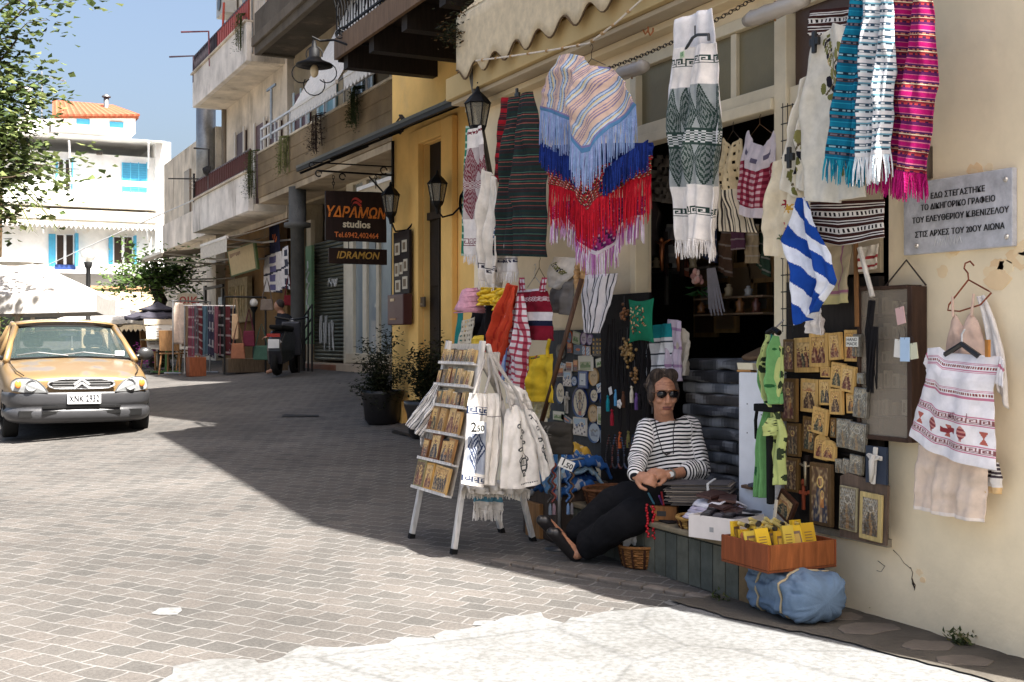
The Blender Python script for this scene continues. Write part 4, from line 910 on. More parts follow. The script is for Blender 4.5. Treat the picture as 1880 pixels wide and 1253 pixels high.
t.part('bracket',m,'iron');m=M()
for px in(612,690):
 a,b=sf.uv(px,346)
 for k in range(4):m.tube([(a+.016*math.cos(q*.785)*(1 if k%2 else.35),13.2+.016*math.cos(q*.785)*(.35 if k%2 else 1),b+.02+k*.035+.022*math.sin(q*.785))for q in range(9)],.005,I,seg=4)
t.part('chain',m,'iron');t.done()
t=Thing('small_sign','narrow dark board with yellow slanted capitals below the studios sign','sign')
a0,a1,b0,b1=srect(sf,603,710,455,487);m=M();m.fbox(sf,a0,a1,b0,b1,-.02,.015,C(36,24,20));bd=t.part('board',m,'wood',bev=.006)
stx('IDRAMON',656,470,.115,C(176,136,58),shear=.25,bold=.002,sx=.95)
m=M()
for px in(640,690):a,b=sf.uv(px,456);m.tube([(a,13.2,b-.01),(a,13.2,b+.08)],.005,I)
t.part('link',m,'iron');t.done()
# wall lanterns
def lantern(o,h,r,label,arm,col=C(150,140,116),seg=6):
 t=Thing('wall_lantern',label,'lantern');o=Vector(o)
 m=M();m.lathe(o,[(r*.62,0),(r,h*.55)],col,seg=seg);t.part('glass',m,glassmat('lantern glass',(.22,.20,.15),.2,.6))
 m=M();m.lathe(o,[(.0,h*.98),(r*.12,h*.95),(r*.2,h*.85),(r*.7,h*.72),(r*1.15,h*.56),(r*1.0,h*.54)],I,seg=seg);m.lathe(o,[(r*.7,.01),(r*.62,-.02),(r*.25,-.06),(.01,-.12)],I,seg=seg);t.part('cap',m,'iron')
 m=M()
 for k in range(seg):
  q=2*math.pi*k/seg
  aa=Vector((1,0,0)).cross(UP)
 ax=UP;a=ax.cross(Vector((1,0,0))).normalized();b=ax.cross(a)
 for k in range(seg):
  q=2*math.pi*k/seg;d=a*math.cos(q)+b*math.sin(q);m.tube([o+d*r*.64,o+d*r*1.02+UP*h*.55],r*.07,I,seg=4)
 t.part('frame',m,'iron');m=M();m.tube(arm(o),.011,I,seg=6);e=Vector(arm(o)[-1]);m.lathe(e,[(.0,-.02),(.06,-.02),(.075,.0),(.05,.03)],I,seg=12,axis=(-1,0,0),sy=1.9);t.part('arm',m,'iron');t.done()
o=Wn(803,372,4.68);lantern(o,.34,.095,'black wall lantern by the dark doorway of the yellow house',lambda o:[o+UP*-.08,o+Vector((.05,-.02,-.15)),o+Vector((.15,-.05,-.12)),Vector((4.89,o.y-.18,o.z-.02))])
o=Wn(717,392,4.62);lantern(o,.36,.095,'black wall lantern just right of the studios sign',lambda o:[o+UP*-.08,o+Vector((.05,-.02,-.2)),o+Vector((.18,-.05,-.18)),Vector((4.89,o.y-.2,o.z-.03))])
o=Wn(877,234,3.74);lantern(o,.32,.092,'old black lantern on the shop corner above the white scarves',lambda o:[o+UP*.33,o+Vector((.1,0,.42)),Vector((3.99,o.y,o.z+.3))],C(150,140,112))
# hanging street lamp
t=Thing('hanging_lamp','ornate black street lamp hanging from a scrolled iron arm','street lamp');o=Wz(577,122,12.35)
m=M();m.lathe(o,[(.0,.02),(.075,.0),(.19,-.0),(.185,.02),(.09,.06),(.055,.1),(.055,.17),(.03,.19),(.02,.26)],I,seg=18);t.part('shade',m,'iron',smooth=True)
m=M();m.ball(o-UP*.05,.045,C(206,186,150),sc=(1,1,1.5));t.part('bulb',m,'gloss',smooth=True)
m=M();f_=Fr(o,RT,UP)
for cx_,cz_,rr,s0,s1 in[(-.13,-.07,.1,1.3,5.6),(.13,-.07,.1,-2.4,1.8),(0,-.19,.11,2.6,6.8),(0,.12,.085,-.3,3.5)]:m.tube([f_.p(cx_+rr*math.cos(lerp(s0,s1,q/10)),cz_+rr*math.sin(lerp(s0,s1,q/10)))for q in range(11)],.006,I,seg=5)
t.part('scroll',m,'iron')
m=M();e=Wz(640,78,12.2);m.tube([o+UP*.25,f_.p(-.02,.3),f_.p(.06,.26),f_.p(.2,.27),e+UP*-.03,e+Vector((.35,0,.02))],.012,I)
for cx_,cz_ in[(.26,.33),(.3,.36),(.34,.24)]:m.tube([f_.p(cx_+.045*math.cos(q*.6),cz_+.045*math.sin(q*.6))for q in range(10)],.008,I,seg=5)
t.part('arm',m,'iron');t.done()
pf=wall(4.82)
def on_wall(name,px0,px1,py0,py1,d,col,fr,kind='wood'):
 m=M();wb(m,px0,px1,py0,py1,0,d,col,fr);return m
t=Thing('photo_board','dark board with six pale photographs beside the yellow doorway','board');pz=wall(4.80)
t.part('board',on_wall('b',727,756,425,540,.03,C(40,32,30),pz),'wood')
for i,(x,y,w_,h)in enumerate([(730,447,9,22),(743,441,9,22),(730,484,7,24),(738.5,482,6,22),(746,476,7,22),(731,515,9,22),(744,508,9,23)]):
 m=M();wb(m,x,x+w_,y,y+h,.031,.036,C(196,186,164),pz);wb(m,x+w_*.2,x+w_*.75,y+h*.2,y+h*.8,.0361,.038,C(120,104,84),pz);t.part('photograph',m,'paper')
t.done()
t=Thing('letter_box','dark maroon metal letter box below the photo board','letter box');m=on_wall('b',728,757,541,597,.11,C(72,36,34),pz);t.part('body',m,'paint',bev=.01)
m=M();wb(m,734,741,549,554,.111,.116,C(170,150,120),pz);wb(m,733,744,585,588,.111,.116,C(150,110,70),pz);t.part('slot',m,'metal');t.done()
t=Thing('doorbell','small steel doorbell plate beside the dark doorway','doorbell');pz2=wall(4.88);m=M();wb(m,768,782,546,564,0,.02,C(120,110,96),pz2);t.part('plate',m,'metal');m=M();wb(m,771,779,557,561,.021,.026,C(180,170,150),pz2);t.part('button',m,'metal');t.done()
# potted plants
p=G(703,768);PT_=([(.16,0),(.2,.05),(.22,.25),(.25,.34),(.25,.38),(.22,.38),(.2,.3)],C(24,23,24))
for(px,py,w_,n,lab)in[(702,700,.32,3000,'tall straggly dark green plant in a black pot by the glazed door'),(786,676,.24,2600,'round dark bush in a pot beside the yellow doorway')]:
 z=13.6 if px<750 else 12.4;c_=Wz(px,py,z);b=gz(c_.x,c_.y);t=Thing('potted_plant',lab,'plant');g=random.Random(px)
 m=M();tips=[]
 for k in range(26):
  q=g.uniform(0,6.28);rr=g.uniform(.1,1)*w_;e=Vector((c_.x+rr*math.cos(q),c_.y+rr*math.sin(q),c_.z+g.uniform(-.3,.5 if k%4 else.62)*(1.15 if px<750 else.55)*(1.2-rr/w_*.7)));pts=branch(m,(c_.x,c_.y,b+.3),e,.008,.003,C(66,60,44),n=5,g=g);tips+=pts[2:]
 t.part('stem',m,'wood');m=M();leaves(m,tips,n,.06,.055,[C(30,36,22),C(42,48,28),C(58,64,40),C(24,28,18)],g);t.part('foliage',m,'leaf')
 m=M();m.lathe((c_.x,c_.y,b),PT_[0],PT_[1],seg=20);t.part('pot',m,'plastic',smooth=True);t.done()
 # wires on the yellow wall
m=M();q4=wall(4.84)
for k in range(4):
 pts=[q4.uv(x,y)for x,y in[(848+k*2,110),(835+k*2,160),(812+k,195+k*2),(785,218+k),(745,222+k*2),(738,212)]];sm=[q4.p(*pl(pts,i/16),.01*k)for i in range(17)];m.tube(sm,.011,C(44,40,36),seg=5)
m.tube([q4.p(*q4.uv(x,y))for x,y in[(738,212),(728,225),(722,240),(735,246),(745,232)]],.01,C(40,36,34),seg=5)
one('cable_bundle',m,'rubber','bundle of black cables sagging across the yellow wall','cable')
m=M();m.tube([Wn(355,368,6.2),(5.2,40,4.6),hf.p(*hf.uv(60,500),.5)],.018,C(200),seg=4);one('overhead_wire',m,'rubber','pale wire stretched from the white balcony to the white house','wire')
# retractable awnings
def awn(s0,s1,n0,z0,n1,z1,col,label,val=.22,scal=True,under=C(176,166,148)):
 t=Thing('awning',label,'awning');m=M();A=Vector((n0,s0,z0));B=Vector((n0,s1,z0));a=Vector((n1,s0,z1));b=Vector((n1,s1,z1))
 m.grid(lambda i,j:A.lerp(B,i).lerp(a.lerp(b,i),j)-UP*.05*math.sin(math.pi*j),20,8,lambda i,j:col if not isinstance(col,list)else col[int(i*24)%len(col)]);t.part('fabric',m,'cloth',solid=.006)
 m=M();k=max(4,int((s1-s0)/.16))
 def vf(i,j):return a.lerp(b,i)+Vector((-.01,0,-val*j*((.72+.28*abs(math.cos(i*k*math.pi)))if scal else 1)))
 m.grid(vf,k*6,3,under if isinstance(col,list)else col);t.part('valance',m,'cloth',solid=.006)
 m=M();m.bar(a,b,.05,.06,C(206,200,190));t.part('front_bar',m,'paint')
 m=M()
 for s in(s0+.15,s1-.15):m.tube([(n0,s,z0-.5),(lerp(n0,n1,.5)+.1,s+.5*(1 if s<(s0+s1)/2 else-1),lerp(z0,z1,.5)-.3),(n1,s,z1-.02)],.022,C(206,200,190),seg=6)
 t.part('arm',m,'paint');t.done()
AW=C(206,202,196)
awn(18.1,20.7,7.15,8.0,5.75,5.35,AW,'long white awning sloping steeply over the concrete balcony, the farther one')
awn(16.0,17.7,7.15,8.0,5.75,5.35,AW,'white awning over the concrete balcony nearest the timber balcony')
GA=C(150,140,124)
awn(24.6,27.2,7.05,3.95,5.5,3.42,C(200,192,178),'short cream shop awning under the white balcony',val=.3,scal=False)
awn(27.4,30.3,7.05,3.7,4.7,3.28,GA,'grey beige awning jutting over the clothes rails',val=.1,scal=False)
awn(30.5,32.8,7.05,3.4,4.55,2.92,GA,'lowest grey awning at the far end of the shop row',val=.1,scal=False)
awn(14.2,18.4,7.15,4.1,6.2,3.72,C(176,160,132),'cream awning folded above the glazed shop door',val=.2,scal=False)
# poles, clothes line posts, antennas on the white house
for(x0,y0,x1,y1,x2,y2,n,lab,cc)in[(80,785,0,0,0,0,0,'',0)]:pass
def pole(pts,r,col,name,label,cat,kind='metal'):m=M();m.tube(pts,r,col,seg=6);one(name,m,kind,label,cat)
pole([Wn(385,122,6.25),Wn(383,58,6.25),Wn(383,58,6.25)+Vector((-.55,.6,.06))],.025,C(130,80,84),'line_post','reddish bent clothes line post, the taller of the two on the balcony','post')
pole([Wn(355,152,6.25),Wn(355,103,6.25),Wn(355,103,6.25)+Vector((-.5,.6,.05))],.025,C(90,76,84),'line_post','dark bent clothes line post at the balcony end','post')
pole([Wn(411,5,6.3),Wn(409,60,6.3)],.03,C(196,90,76),'awning_post','red post rising from the topmost balcony railing','post')
m=M();a=Wn(498,255,6.44);b=Wn(498,161,6.44);m.tube([a,b],.028,C(150,154,156));m.bar(b+Vector((0,-.35,0)),b+Vector((0,.35,0)),.03,.05,C(150,154,156));one('washing_line_frame',m,'metal','grey T shaped post on the concrete balcony','post')
m=M();a=Wn(356,372,6.25);m.tube([a,a+UP*.75],.03,C(60,56,54));
for k in range(4):m.tube([a+UP*(.35+.1*k)+Vector((-.05,-.35,0)),a+UP*(.35+.1*k)+Vector((-.05,.35,0))],.01,C(60,56,54),seg=4)
m.tube([a+UP*.62+Vector((-.6,.3,0)),a+UP*.6+Vector((.3,-.2,0))],.018,C(60,56,54),seg=5);one('tv_antenna',m,'metal','dark roof aerial at the end of the lower white balcony','aerial')
t=Thing('floodlight','black floodlight on a bent pole above the lower white balcony','floodlight');a=Wn(383,352,6.3);m=M();m.tube([a,a+UP*1.05,a+UP*1.1+Vector((-.3,.3,0))],.025,C(60,56,54));t.part('pole',m,'metal');m=M();m.lathe(a+UP*.5,[(.02,.16),(.1,.1),(.14,0),(.1,-.02)],C(40,38,38),seg=12,axis=(-1,0,.4));t.part('lamp',m,'iron');t.done()
t=Thing('air_conditioner','outdoor air conditioner on the topmost white balcony wall','air conditioner');a=Wn(425,10,7.0);m=M();m.box(6.7,7.05,a.y-.4,a.y+.4,a.z-.3,a.z+.3,C(176,174,168));t.part('case',m,'paint',bev=.02);m=M();m.lathe((6.7,a.y,a.z),[(.2,.01),(.17,.03),(.0,.03)],C(60),seg=16,axis=(-1,0,0));t.part('fan_grille',m,'plastic');t.done()
f7=wall(7.05)
t=Thing('framed_sign','tilted pale advertising panel in a green frame above the far shop','sign');u=[f7.uv(*q_)for q_ in[(420,461),(471,443),(477,494),(428,509)]]
fr=Fr((6.7,0,0),(0,-1,0),(-.12,0,1));u=[fr.uv(*q_)for q_ in[(420,461),(471,443),(477,494),(428,509)]]
m=M();m.prism(fr,u[::-1],0,.05,C(74,96,44));f0=t.part('frame',m,'paint');cxy=(sum(a for a,b in u)/4,sum(b for a,b in u)/4);v=[(lerp(cxy[0],a,.9),lerp(cxy[1],b,.9))for a,b in u];m=M();m.prism(fr,v[::-1],.051,.06,C(214,196,158));t.part('panel',m,'paper')
m=M();g=random.Random(6)
for k in range(9):a=lerp(v[0][0],v[1][0],.08+.05*k);b=lerp(v[0][1],v[1][1],.05+.05*k)-.12;m.fbox(fr,a,a+.05,b-.05*g.random(),b+.05,.061,.064,C(120,60,60))
t.part('print',m,'paint');t.done()
t=Thing('relief_panel','tall carved stone coloured panel leaning under the framed sign','panel');u=[f7.uv(*q_)for q_ in[(427,516),(463,508),(463,590),(428,596)]];m=M();m.prism(f7,u[::-1],0,.12,C(172,154,120));bs=t.part('slab',m,'stone')
m=M();g=random.Random(3)
for k in range(7):a=lerp(u[0][0],u[1][0],.12+.12*k);b=lerp(u[0][1],u[3][1],.3);m.tube([f7.p(a,b-.6,.12),f7.p(a+g.uniform(-.05,.05),b-.2,.14),f7.p(a+g.uniform(-.08,.08),b+.15,.12)],.03,C(196,178,140),seg=5)
t.part('relief',m,'stone');t.done()
def patt(seq):f=bands(seq);return lambda i,j,x,y:f(y)
def hung(fr,L,R_,colf,name,label,cat,group=None,kind='cloth',nu=24,nv=40,fr_n=0,fr_l=.1,fr_c=None,**kw):
 m=M();pts,_=cloth(m,fr,L,R_,colf,nu=nu,nv=nv,**kw)
 if not fr_n:return one(name,m,kind,label,cat,group,smooth=True,solid=.005)
 t=Thing(name,label,cat,group);t.part('cloth',m,kind,smooth=True,solid=.005);m=M();fringe(m,pts,fr_l,fr_n,fr_c);t.part('fringe',m,'knit');t.done();return t.root
f68=wall(6.6)
W_=C(206,200,196)
def towelpat(c1,c2):
 return lambda i,j,x,y:c1 if(.3<i<.7 and int(y*16)%3)else(c2 if int(y*22+i*2)%9==0 else W_)
hung(f68,[(486,470),(487,536)],[(517,461),(516,538)],towelpat(C(96,92,130),C(60,60,70)),'towel','white towel with a violet centre pattern on the far shop front','towel','towels on the far shop front',folds=1.5,amp=.02)
hung(f68,[(519,455),(519,530)],[(529,451),(534,532)],towelpat(C(60,62,74),C(60,60,70)),'towel','narrow white towel with dark stripes beside the column','towel','towels on the far shop front',folds=1,amp=.02)
hung(f68,[(494,418),(496,466)],[(512,412),(515,464)],lambda i,j,x,y:C(190,100,50)if(.3<j<.6 and.3<i<.7 and int(i*9+j*7)%2)else C(34,36,58),'poster','dark blue poster with an orange flower above the towels','poster',amp=.004)
def garment_rail(p,rz,items,label,h=1.38):
 f_=rotfr(p,rz);t=Thing('clothes_rail',label,'clothes rail','clothes rails outside the far shops');m=M();K=C(150)
 m.tube([f_.p(-.5,h),f_.p(.5,h)],.016,K)
 for a in(-.48,.48):m.tube([f_.p(a,h),f_.p(a,.06)],.016,K);m.tube([f_.p(a,.05,-.25),f_.p(a,.05,.25)],.02,K)
 t.part('frame',m,'metal');t.done();return f_
p=Wz(385,690,24);p.z=gz(p.x,p.y);fa=garment_rail(p,-12,0,'steel clothes rail hung with a row of coloured scarves')
SC_=[(-.36,C(118,66,82),'pink'),(-.28,C(90,88,94),'slate grey'),(-.2,C(92,40,46),'crimson'),(-.1,C(76,98,112),'pale blue'),(.02,C(54,54,72),'dark blue dotted'),(.14,C(120,74,84),'rose'),(.22,C(34,32,34),'black'),(.34,C(90,42,46),'wine red'),(.44,C(48,44,48),'charcoal')]
for k,(a,cc,nm)in enumerate(SC_):
 fq=Fr(fa.p(a,0,.02),fa.r,UP);hung(fq,[(-.05,1.37),(-.06,.35+.05*(k%3))],[(.06,1.37),(.07,.33+.06*(k%2))],(lambda i,j,x,y,cc=cc,k=k:mixc(cc,C(200),.4)if k==4 and int(x*90)%2 and int(y*60)%2 else(mixc(cc,C(200),.3)if(y*(5+k%3)+k*.37)%1<.12 else(mixc(cc,C(30),.3)if(i*3+k*.2)%1<.2 else cc))),'scarf',nm+' scarf on the steel rail outside the far shop','scarf','scarves on the steel rail',px=False,folds=1.2,amp=.02,nu=8,nv=26,ph=k)
p2=Wz(352,688,24.5);p2.z=gz(p2.x,p2.y);fb=garment_rail(p2,30,0,'chrome clothes rail with shirts beside the wooden crate',1.5)
for a,w_,l,cc,nm in[(-.35,.11,.85,C(196,178,164),'pale pink dress'),(-.12,.12,.9,C(150,132,112),'beige dress'),(.1,.16,.55,C(214,214,212),'short white blouse'),(.3,.1,.8,C(110,100,92),'grey brown top')]:
 fq=Fr(fb.p(a,0,.03),RT,UP);hung(fq,[(-w_*.7,1.46),(-w_*1.25,1.3),(-w_,1.48-l)],[(w_*.7,1.46),(w_*1.25,1.3),(w_,1.48-l)],cc,'hanging_garment',nm+' on the chrome rail near the cafe','garment','clothes on the chrome rail',px=False,folds=1.5,amp=.03,nu=10,nv=16)
m=M();p=Wz(360,690,23.8);b=gz(p.x,p.y);m.box(p.x-.16,p.x+.17,p.y-.15,p.y+.2,b,b+.38,C(132,76,50));one('wooden_crate',m,'wood','reddish wooden crate on the ground under the clothes rail','crate',bev=.01)
m=M();q6=wall(6.3);wb(m,377,380,525,590,0,.05,C(30),q6);wb(m,380,412,525,530,0,.05,C(30),q6);wb(m,409,412,530,640,0,.05,C(30),q6);wb(m,405,412,546,580,.051,.06,C(150,160,166),q6);one('shop_doorframe',m,'paint','black metal frame standing behind the scarf rail','frame')
# hand bags
for k,(px,py,w_,h,cc,lab)in enumerate([(437,645,.14,.3,C(150,100,76),'striped brown shoulder bag hanging outside the far shop'),(457,622,.12,.3,C(104,44,60),'raspberry pink bag on the rack by the white globe lamp'),(480,648,.16,.28,C(70,100,86),'green woven bag low on the bag rack'),(490,560,.13,.22,C(120,108,98),'grey cloth bag under the towels'),(530,552,.1,.2,C(110,34,40),'dark red bag beside the column'),(432,600,.07,.5,C(196,164,130),'tan bag strap hanging from the bag rack')]):
 p=Wz(px,py,23.2+.1*k);fq=Fr(p,RT,UP);t=Thing('handbag',lab,'bag','bags outside the far shop');m=M();m.prism(fq,[(-w_,-h/2),(w_,-h/2),(w_*.85,h/2),(-w_*.85,h/2)],-.04,.04,cc);t.part('body',m,'cloth',bev=.02)
 m=M();m.tube([fq.p(-w_*.7,h/2),fq.p(-w_*.35,h/2+.25),fq.p(0,h/2+.42),fq.p(w_*.35,h/2+.25),fq.p(w_*.7,h/2)],.012,mixc(cc,C(40),.4));t.part('strap',m,'cloth');t.done()
m=M();p=Wz(455,688,23.4);b=gz(p.x,p.y)
for x in(-.45,.35):m.tube([(p.x+x,p.y,b),(p.x+x,p.y,b+1.5)],.02,C(36))
m.tube([(p.x-.45,p.y,b+1.5),(p.x+.35,p.y,b+1.5)],.02,C(36));one('bag_rack',m,'iron','dark iron rack carrying the shoulder bags','rack')
m=M();p=Wz(470,676,24);b=gz(p.x,p.y);m.box(p.x-.6,p.x+.6,p.y-.2,p.y+.3,b,b+.28,C(96,82,66));one('goods_box',m,'wood','low wooden display box behind the bags','box',bev=.01)
# stair rail by the recess
m=M();a=Wn(572,690,6.6);b=Wn(548,640,6.6)
pts0,pts1=Wn(573,560,6.6),Wn(545,600,6.6)
for k in range(5):p=pts0.lerp(pts1,k/4);m.tube([p,(p.x,p.y,gz(p.x,p.y))],.02,C(40));
for dz in(0,-.25,-.5):m.tube([pts0+UP*dz,pts1+UP*dz],.018,C(40))
one('stair_railing',m,'iron','dark metal stair railing next to the scooter','railing')
m=M();wb(m,566,577,452,632,0,.06,C(96,128,92),f7)
tt=Thing('green_door','pale green door with white scribbles beside the roller shutter','door');tt.part('leaf',m,'paint');m=M();g=random.Random(9)
for k in range(6):m.tube([f7.p(*f7.uv(571+g.uniform(-3,3),480+k*20),.065),f7.p(*f7.uv(572+g.uniform(-3,3),492+k*20),.065),f7.p(*f7.uv(570+g.uniform(-3,3),500+k*20),.065)],.02,C(176),seg=4)
tt.part('graffiti',m,'paint');tt.done()
# scooter
p=Wz(525,682,22.3);b=gz(p.x,p.y);f_=rotfr(Vector((p.x,p.y,b)),-30);t=Thing('scooter','dark grey scooter with its number plate towards the street','scooter');DK=C(40,40,44)
m=M()
for c in(-.62,.62):m.lathe(f_.p(0,.24,c),[(.14,-.05),(.22,-.05),(.24,0),(.22,.05),(.14,.05)],C(24),seg=18,axis=f_.r)
t.part('wheel',m,'rubber',smooth=True)
m=M();prof=[(.2,.75),(.26,.25),(.3,-.1),(.62,-.2),(.8,-.15),(.82,.55),(.62,.78),(.45,.82)]
fs_=Fr(f_.o,f_.w,UP);m.prism(fs_,[(c,z)for z,c in prof],-.14,.14,DK);m.prism(fs_,[(-.52,.35),(-.4,.35),(-.32,1.0),(-.45,1.0)],-.18,.18,C(60,60,64));t.part('body',m,'gloss',bev=.04)
m=M();m.prism(fs_,[(-.12,.8),(.7,.84),(.72,.92),(-.1,.9)],-.13,.13,C(24));t.part('seat',m,'rubber',bev=.03)
m=M();m.tube([f_.p(-.32,1.08,-.42),f_.p(0,1.02,-.45),f_.p(.32,1.08,-.42)],.02,C(30));m.ball(f_.p(0,.98,-.5),.08,C(150));t.part('handlebar',m,'metal')
m=M();m.fbox(f_,-.1,.1,.5,.66,.84,.86,C(206));t.part('number_plate',m,'plastic');m=M();m.fbox(f_,-.12,.12,.7,.76,.83,.87,C(150,40,36));t.part('tail_light',m,'gloss');t.done()
# ================================================================ HANGING GOODS
WT,CRM,OFF=C(220,213,206),C(214,198,172),C(206,196,178)
def gk(x,y,h,c1,c0):return c1 if keyp(x,y,h)else c0
def dia(i,vv,ncol,c1,c0):
 u=abs((i*ncol)%1-.5)*2;t=u*.9+abs(vv-.38)*1.5
 if t>1.0:return c1 if(u<.06 and vv<1)else c0
 if t>.88:return c1
 return c1 if int(t*9+.3*math.sin(u*20))%2==0 else mixc(c1,c0,.55)
 # 1 ponchos
def pon1(i,j,x,y):
 if j>.955:return C(86,130,168)
 if j>.93:return C(130,120,160)
 if i>.86 and j<.04:return C(120,112,160)
 c=(x+.32*y if i<.46 else x*.8+y*.95)%.19
 for a,b,k in((.0,.009,C(96,120,160)),(.009,.026,C(176,190,208)),(.026,.034,C(96,120,160)),(.034,.046,C(214,194,140)),(.046,.062,C(190,198,206)),(.062,.071,C(90,112,156)),(.10,.108,C(134,118,150)),(.12,.128,C(134,118,150)),(.14,.148,C(134,118,150))):
  if a<=c<b:return k
 return C(212,182,162)
pon1.real=1
hung(wall(3.50),[(1029,105),(1008,165),(1003,203)],[(1116,124),(1142,150),(1167,193)],pon1,'poncho','pastel peach and blue striped poncho with long light blue fringe','poncho','ponchos hanging in the doorway',nu=170,nv=170,fr_n=230,fr_l=.21,fr_c=[C(132,156,190),C(150,166,200),C(120,140,180),C(142,150,190)],
T=[(1029,105),(1055,100),(1078,106),(1092,122),(1116,124)],B=[(1003,203),(1015,206),(1042,214),(1073,229),(1079,258),(1098,284),(1114,280),(1131,236),(1167,193)],folds=1.7,amp=.03,bulge=.10)
BLUF=[C(22,40,104),C(28,50,120),C(18,32,84)]
redp=bands([(.012,C(150,24,36)),(.004,C(206,190,170)),(.004,C(40,30,40)),(.008,C(176,30,44)),(.005,C(120,100,60)),(.004,C(30,24,30))])
r2=hung(wall(3.57),[(1015,268),(1018,300),(1020,340)],[(1198,262),(1202,290),(1203,322)],lambda i,j,x,y:C(24,42,108)if j<.42 else redp(y*.8+(x*.9 if i<.5 else-x*.9)),'poncho','red woven poncho with a deep blue upper fringe and long scarlet fringe','poncho','ponchos hanging in the doorway',nu=90,nv=70,fr_n=240,fr_l=.24,fr_c=[C(176,20,36),C(196,28,44),C(150,16,30)],
B=[(1020,340),(1048,345),(1085,362),(1108,388),(1122,372),(1160,335),(1203,322)],folds=2,amp=.035,bulge=.1)
m=M();fq=wall(3.53);pts=[fq.p(*fq.uv(x,y),.05)for x,y in[(1006,262),(1030,275),(1062,290),(1095,318),(1110,322),(1140,300),(1170,280),(1205,258)]];fringe(m,pts,.15,300,BLUF,r=.005);o_=bpy.data.objects.new('fringe',m.mesh('fringe','knit'));COL.objects.link(o_);o_.parent=r2;o_.data.transform(Matrix.Translation(-r2.location))
magp=bands([(.012,C(140,40,110)),(.004,C(196,170,190)),(.01,C(96,36,96)),(.005,C(60,40,70)),(.014,C(170,56,130))])
hung(wall(3.63),[(1022,372),(1022,408)],[(1190,360),(1191,398)],lambda i,j,x,y:C(222,210,216)if j>.93 else magp(y+(x*.8 if i<.5 else-x*.8)),'poncho','magenta striped poncho with mixed white and pink fringe, lowest of the three','poncho','ponchos hanging in the doorway',nu=80,nv=60,fr_n=170,fr_l=.14,fr_c=[C(220,212,218),C(190,130,180),C(150,70,140),C(214,190,210)],
B=[(1022,408),(1046,396),(1066,430),(1098,464),(1114,470),(1136,444),(1160,404),(1191,398)],folds=2.2,amp=.03,bulge=.06)
m=M();fq=wall(3.5);hanger(m,fq,*fq.uv(1086,108),.32,C(70,60,50));one('hanger',m,'metal','wire hanger holding the striped ponchos','hanger')
# 2 white scarf with green lozenges, folded over its hanger
GN=C(44,62,56);GY=C(150,154,152)
def grs(i,j,x,y):
 if.06<j<.10:return gk(x,(j-.06)/.04*.05,.05,GN,WT)
 if.835<j<.875:return gk(x,(j-.835)/.04*.045,.045,GN,WT)
 if.445<j<.51:return GN if(int(x*70)%2)^(int(j*150)%2)else C(190,192,190)
 if.435<j<.52:return GN
 if.21<j<.445:return dia(i,(.445-j)/.235,4.6,GN,GY)
 if.51<j<.72:return dia(i,(j-.51)/.21,4.6,GN,GY)
 return WT
hung(wall(3.45),[(1241,92),(1239,230),(1255,442)],[(1313,78),(1322,230),(1311,448)],grs,'scarf','long white scarf with dark green lozenge pattern on a black hanger','scarf',nu=120,nv=240,fr_n=90,fr_l=.085,fr_c=[WT,C(206,198,190)],folds=1.8,amp=.035,bulge=.04,B=[(1255,442),(1272,444),(1290,440),(1311,452)])
hung(wall(3.50),[(1241,40),(1240,200),(1262,400)],[(1306,15),(1328,210),(1318,425)],C(226,222,220),'shawl','plain white shawl hanging behind the green patterned scarf','shawl',folds=2,amp=.03,T=[(1241,40),(1270,25),(1306,15)])
m=M();fq=wall(3.44);a,b=fq.uv(1276,66);m.tube([fq.p(a-.115,b-.09),fq.p(a-.11,b-.07),fq.p(a-.02,b-.005),fq.p(a+.02,b-.0),fq.p(a+.115,b-.02),fq.p(a+.118,b-.05)],.008,C(22));m.tube([fq.p(a,b),fq.p(a,b+.05)],.004,C(22));one('hanger',m,'plastic','black plastic hanger on the green patterned white scarf','hanger')
m=M();a,b=fq.uv(1262,102);m.fbox(fq,a-.018,a+.018,b-.016,b+.016,.03,.033,C(176,196,160));tt=Thing('price_tag','small green price sticker on the white lozenge scarf','price tag');tt.part('card',m,'paper');tt.part('lettering',text_mesh('15',fq,a,b,.026,C(40,110,60),c=.0335),'paint');tt.done()
# 3 striped blankets
dk=bands([(.012,C(36,44,40)),(.003,C(110,60,56)),(.010,C(30,40,44)),(.003,C(60,96,80)),(.012,C(44,34,36)),(.003,C(140,80,70)),(.014,C(28,46,44))])
rdp=bands([(.03,C(150,26,38)),(.006,C(40,30,34)),(.008,C(120,40,44)),(.006,C(30,44,44)),(.008,C(96,36,40)),(.02,C(60,30,34))])
hung(wall(3.62),[(940,182),(930,330),(920,470)],[(975,168),(990,300),(994,472)],lambda i,j,x,y:dk(y),'blanket','dark green and maroon striped blanket hanging on the shop corner','blanket',nu=30,nv=220,folds=1.6,amp=.045,bulge=.05)
hung(wall(3.66),[(922,180),(918,260),(914,335)],[(946,178),(938,260),(932,338)],lambda i,j,x,y:rdp(y),'blanket','narrow red and black striped blanket left of the dark one','blanket',nu=20,nv=140,folds=1,amp=.02)
BG=C(112,44,56)
def bgs(i,j,x,y):
 if.15<j<.42:return dia(i,(.42-j)/.27,2.2,BG,C(176,164,160))
 if.42<=j<.48:return BG if(int(x*60)%2)^(int(j*140)%2)else C(200,190,184)
 if.48<=j<.72:return dia(i,(j-.48)/.24,2.2,BG,C(176,164,160))
 if.02<j<.05 or.87<j<.93:return gk(x,((j-.87)/.06*.05)%.05,.05,BG,WT)
 return WT
hung(wall(3.66),[(861,240),(858,360),(860,468)],[(884,230),(898,340),(890,470)],bgs,'scarf','white scarf with burgundy lozenges below the old lantern','scarf',nu=50,nv=170,fr_n=45,fr_l=.07,fr_c=[WT],folds=1.2,amp=.025)
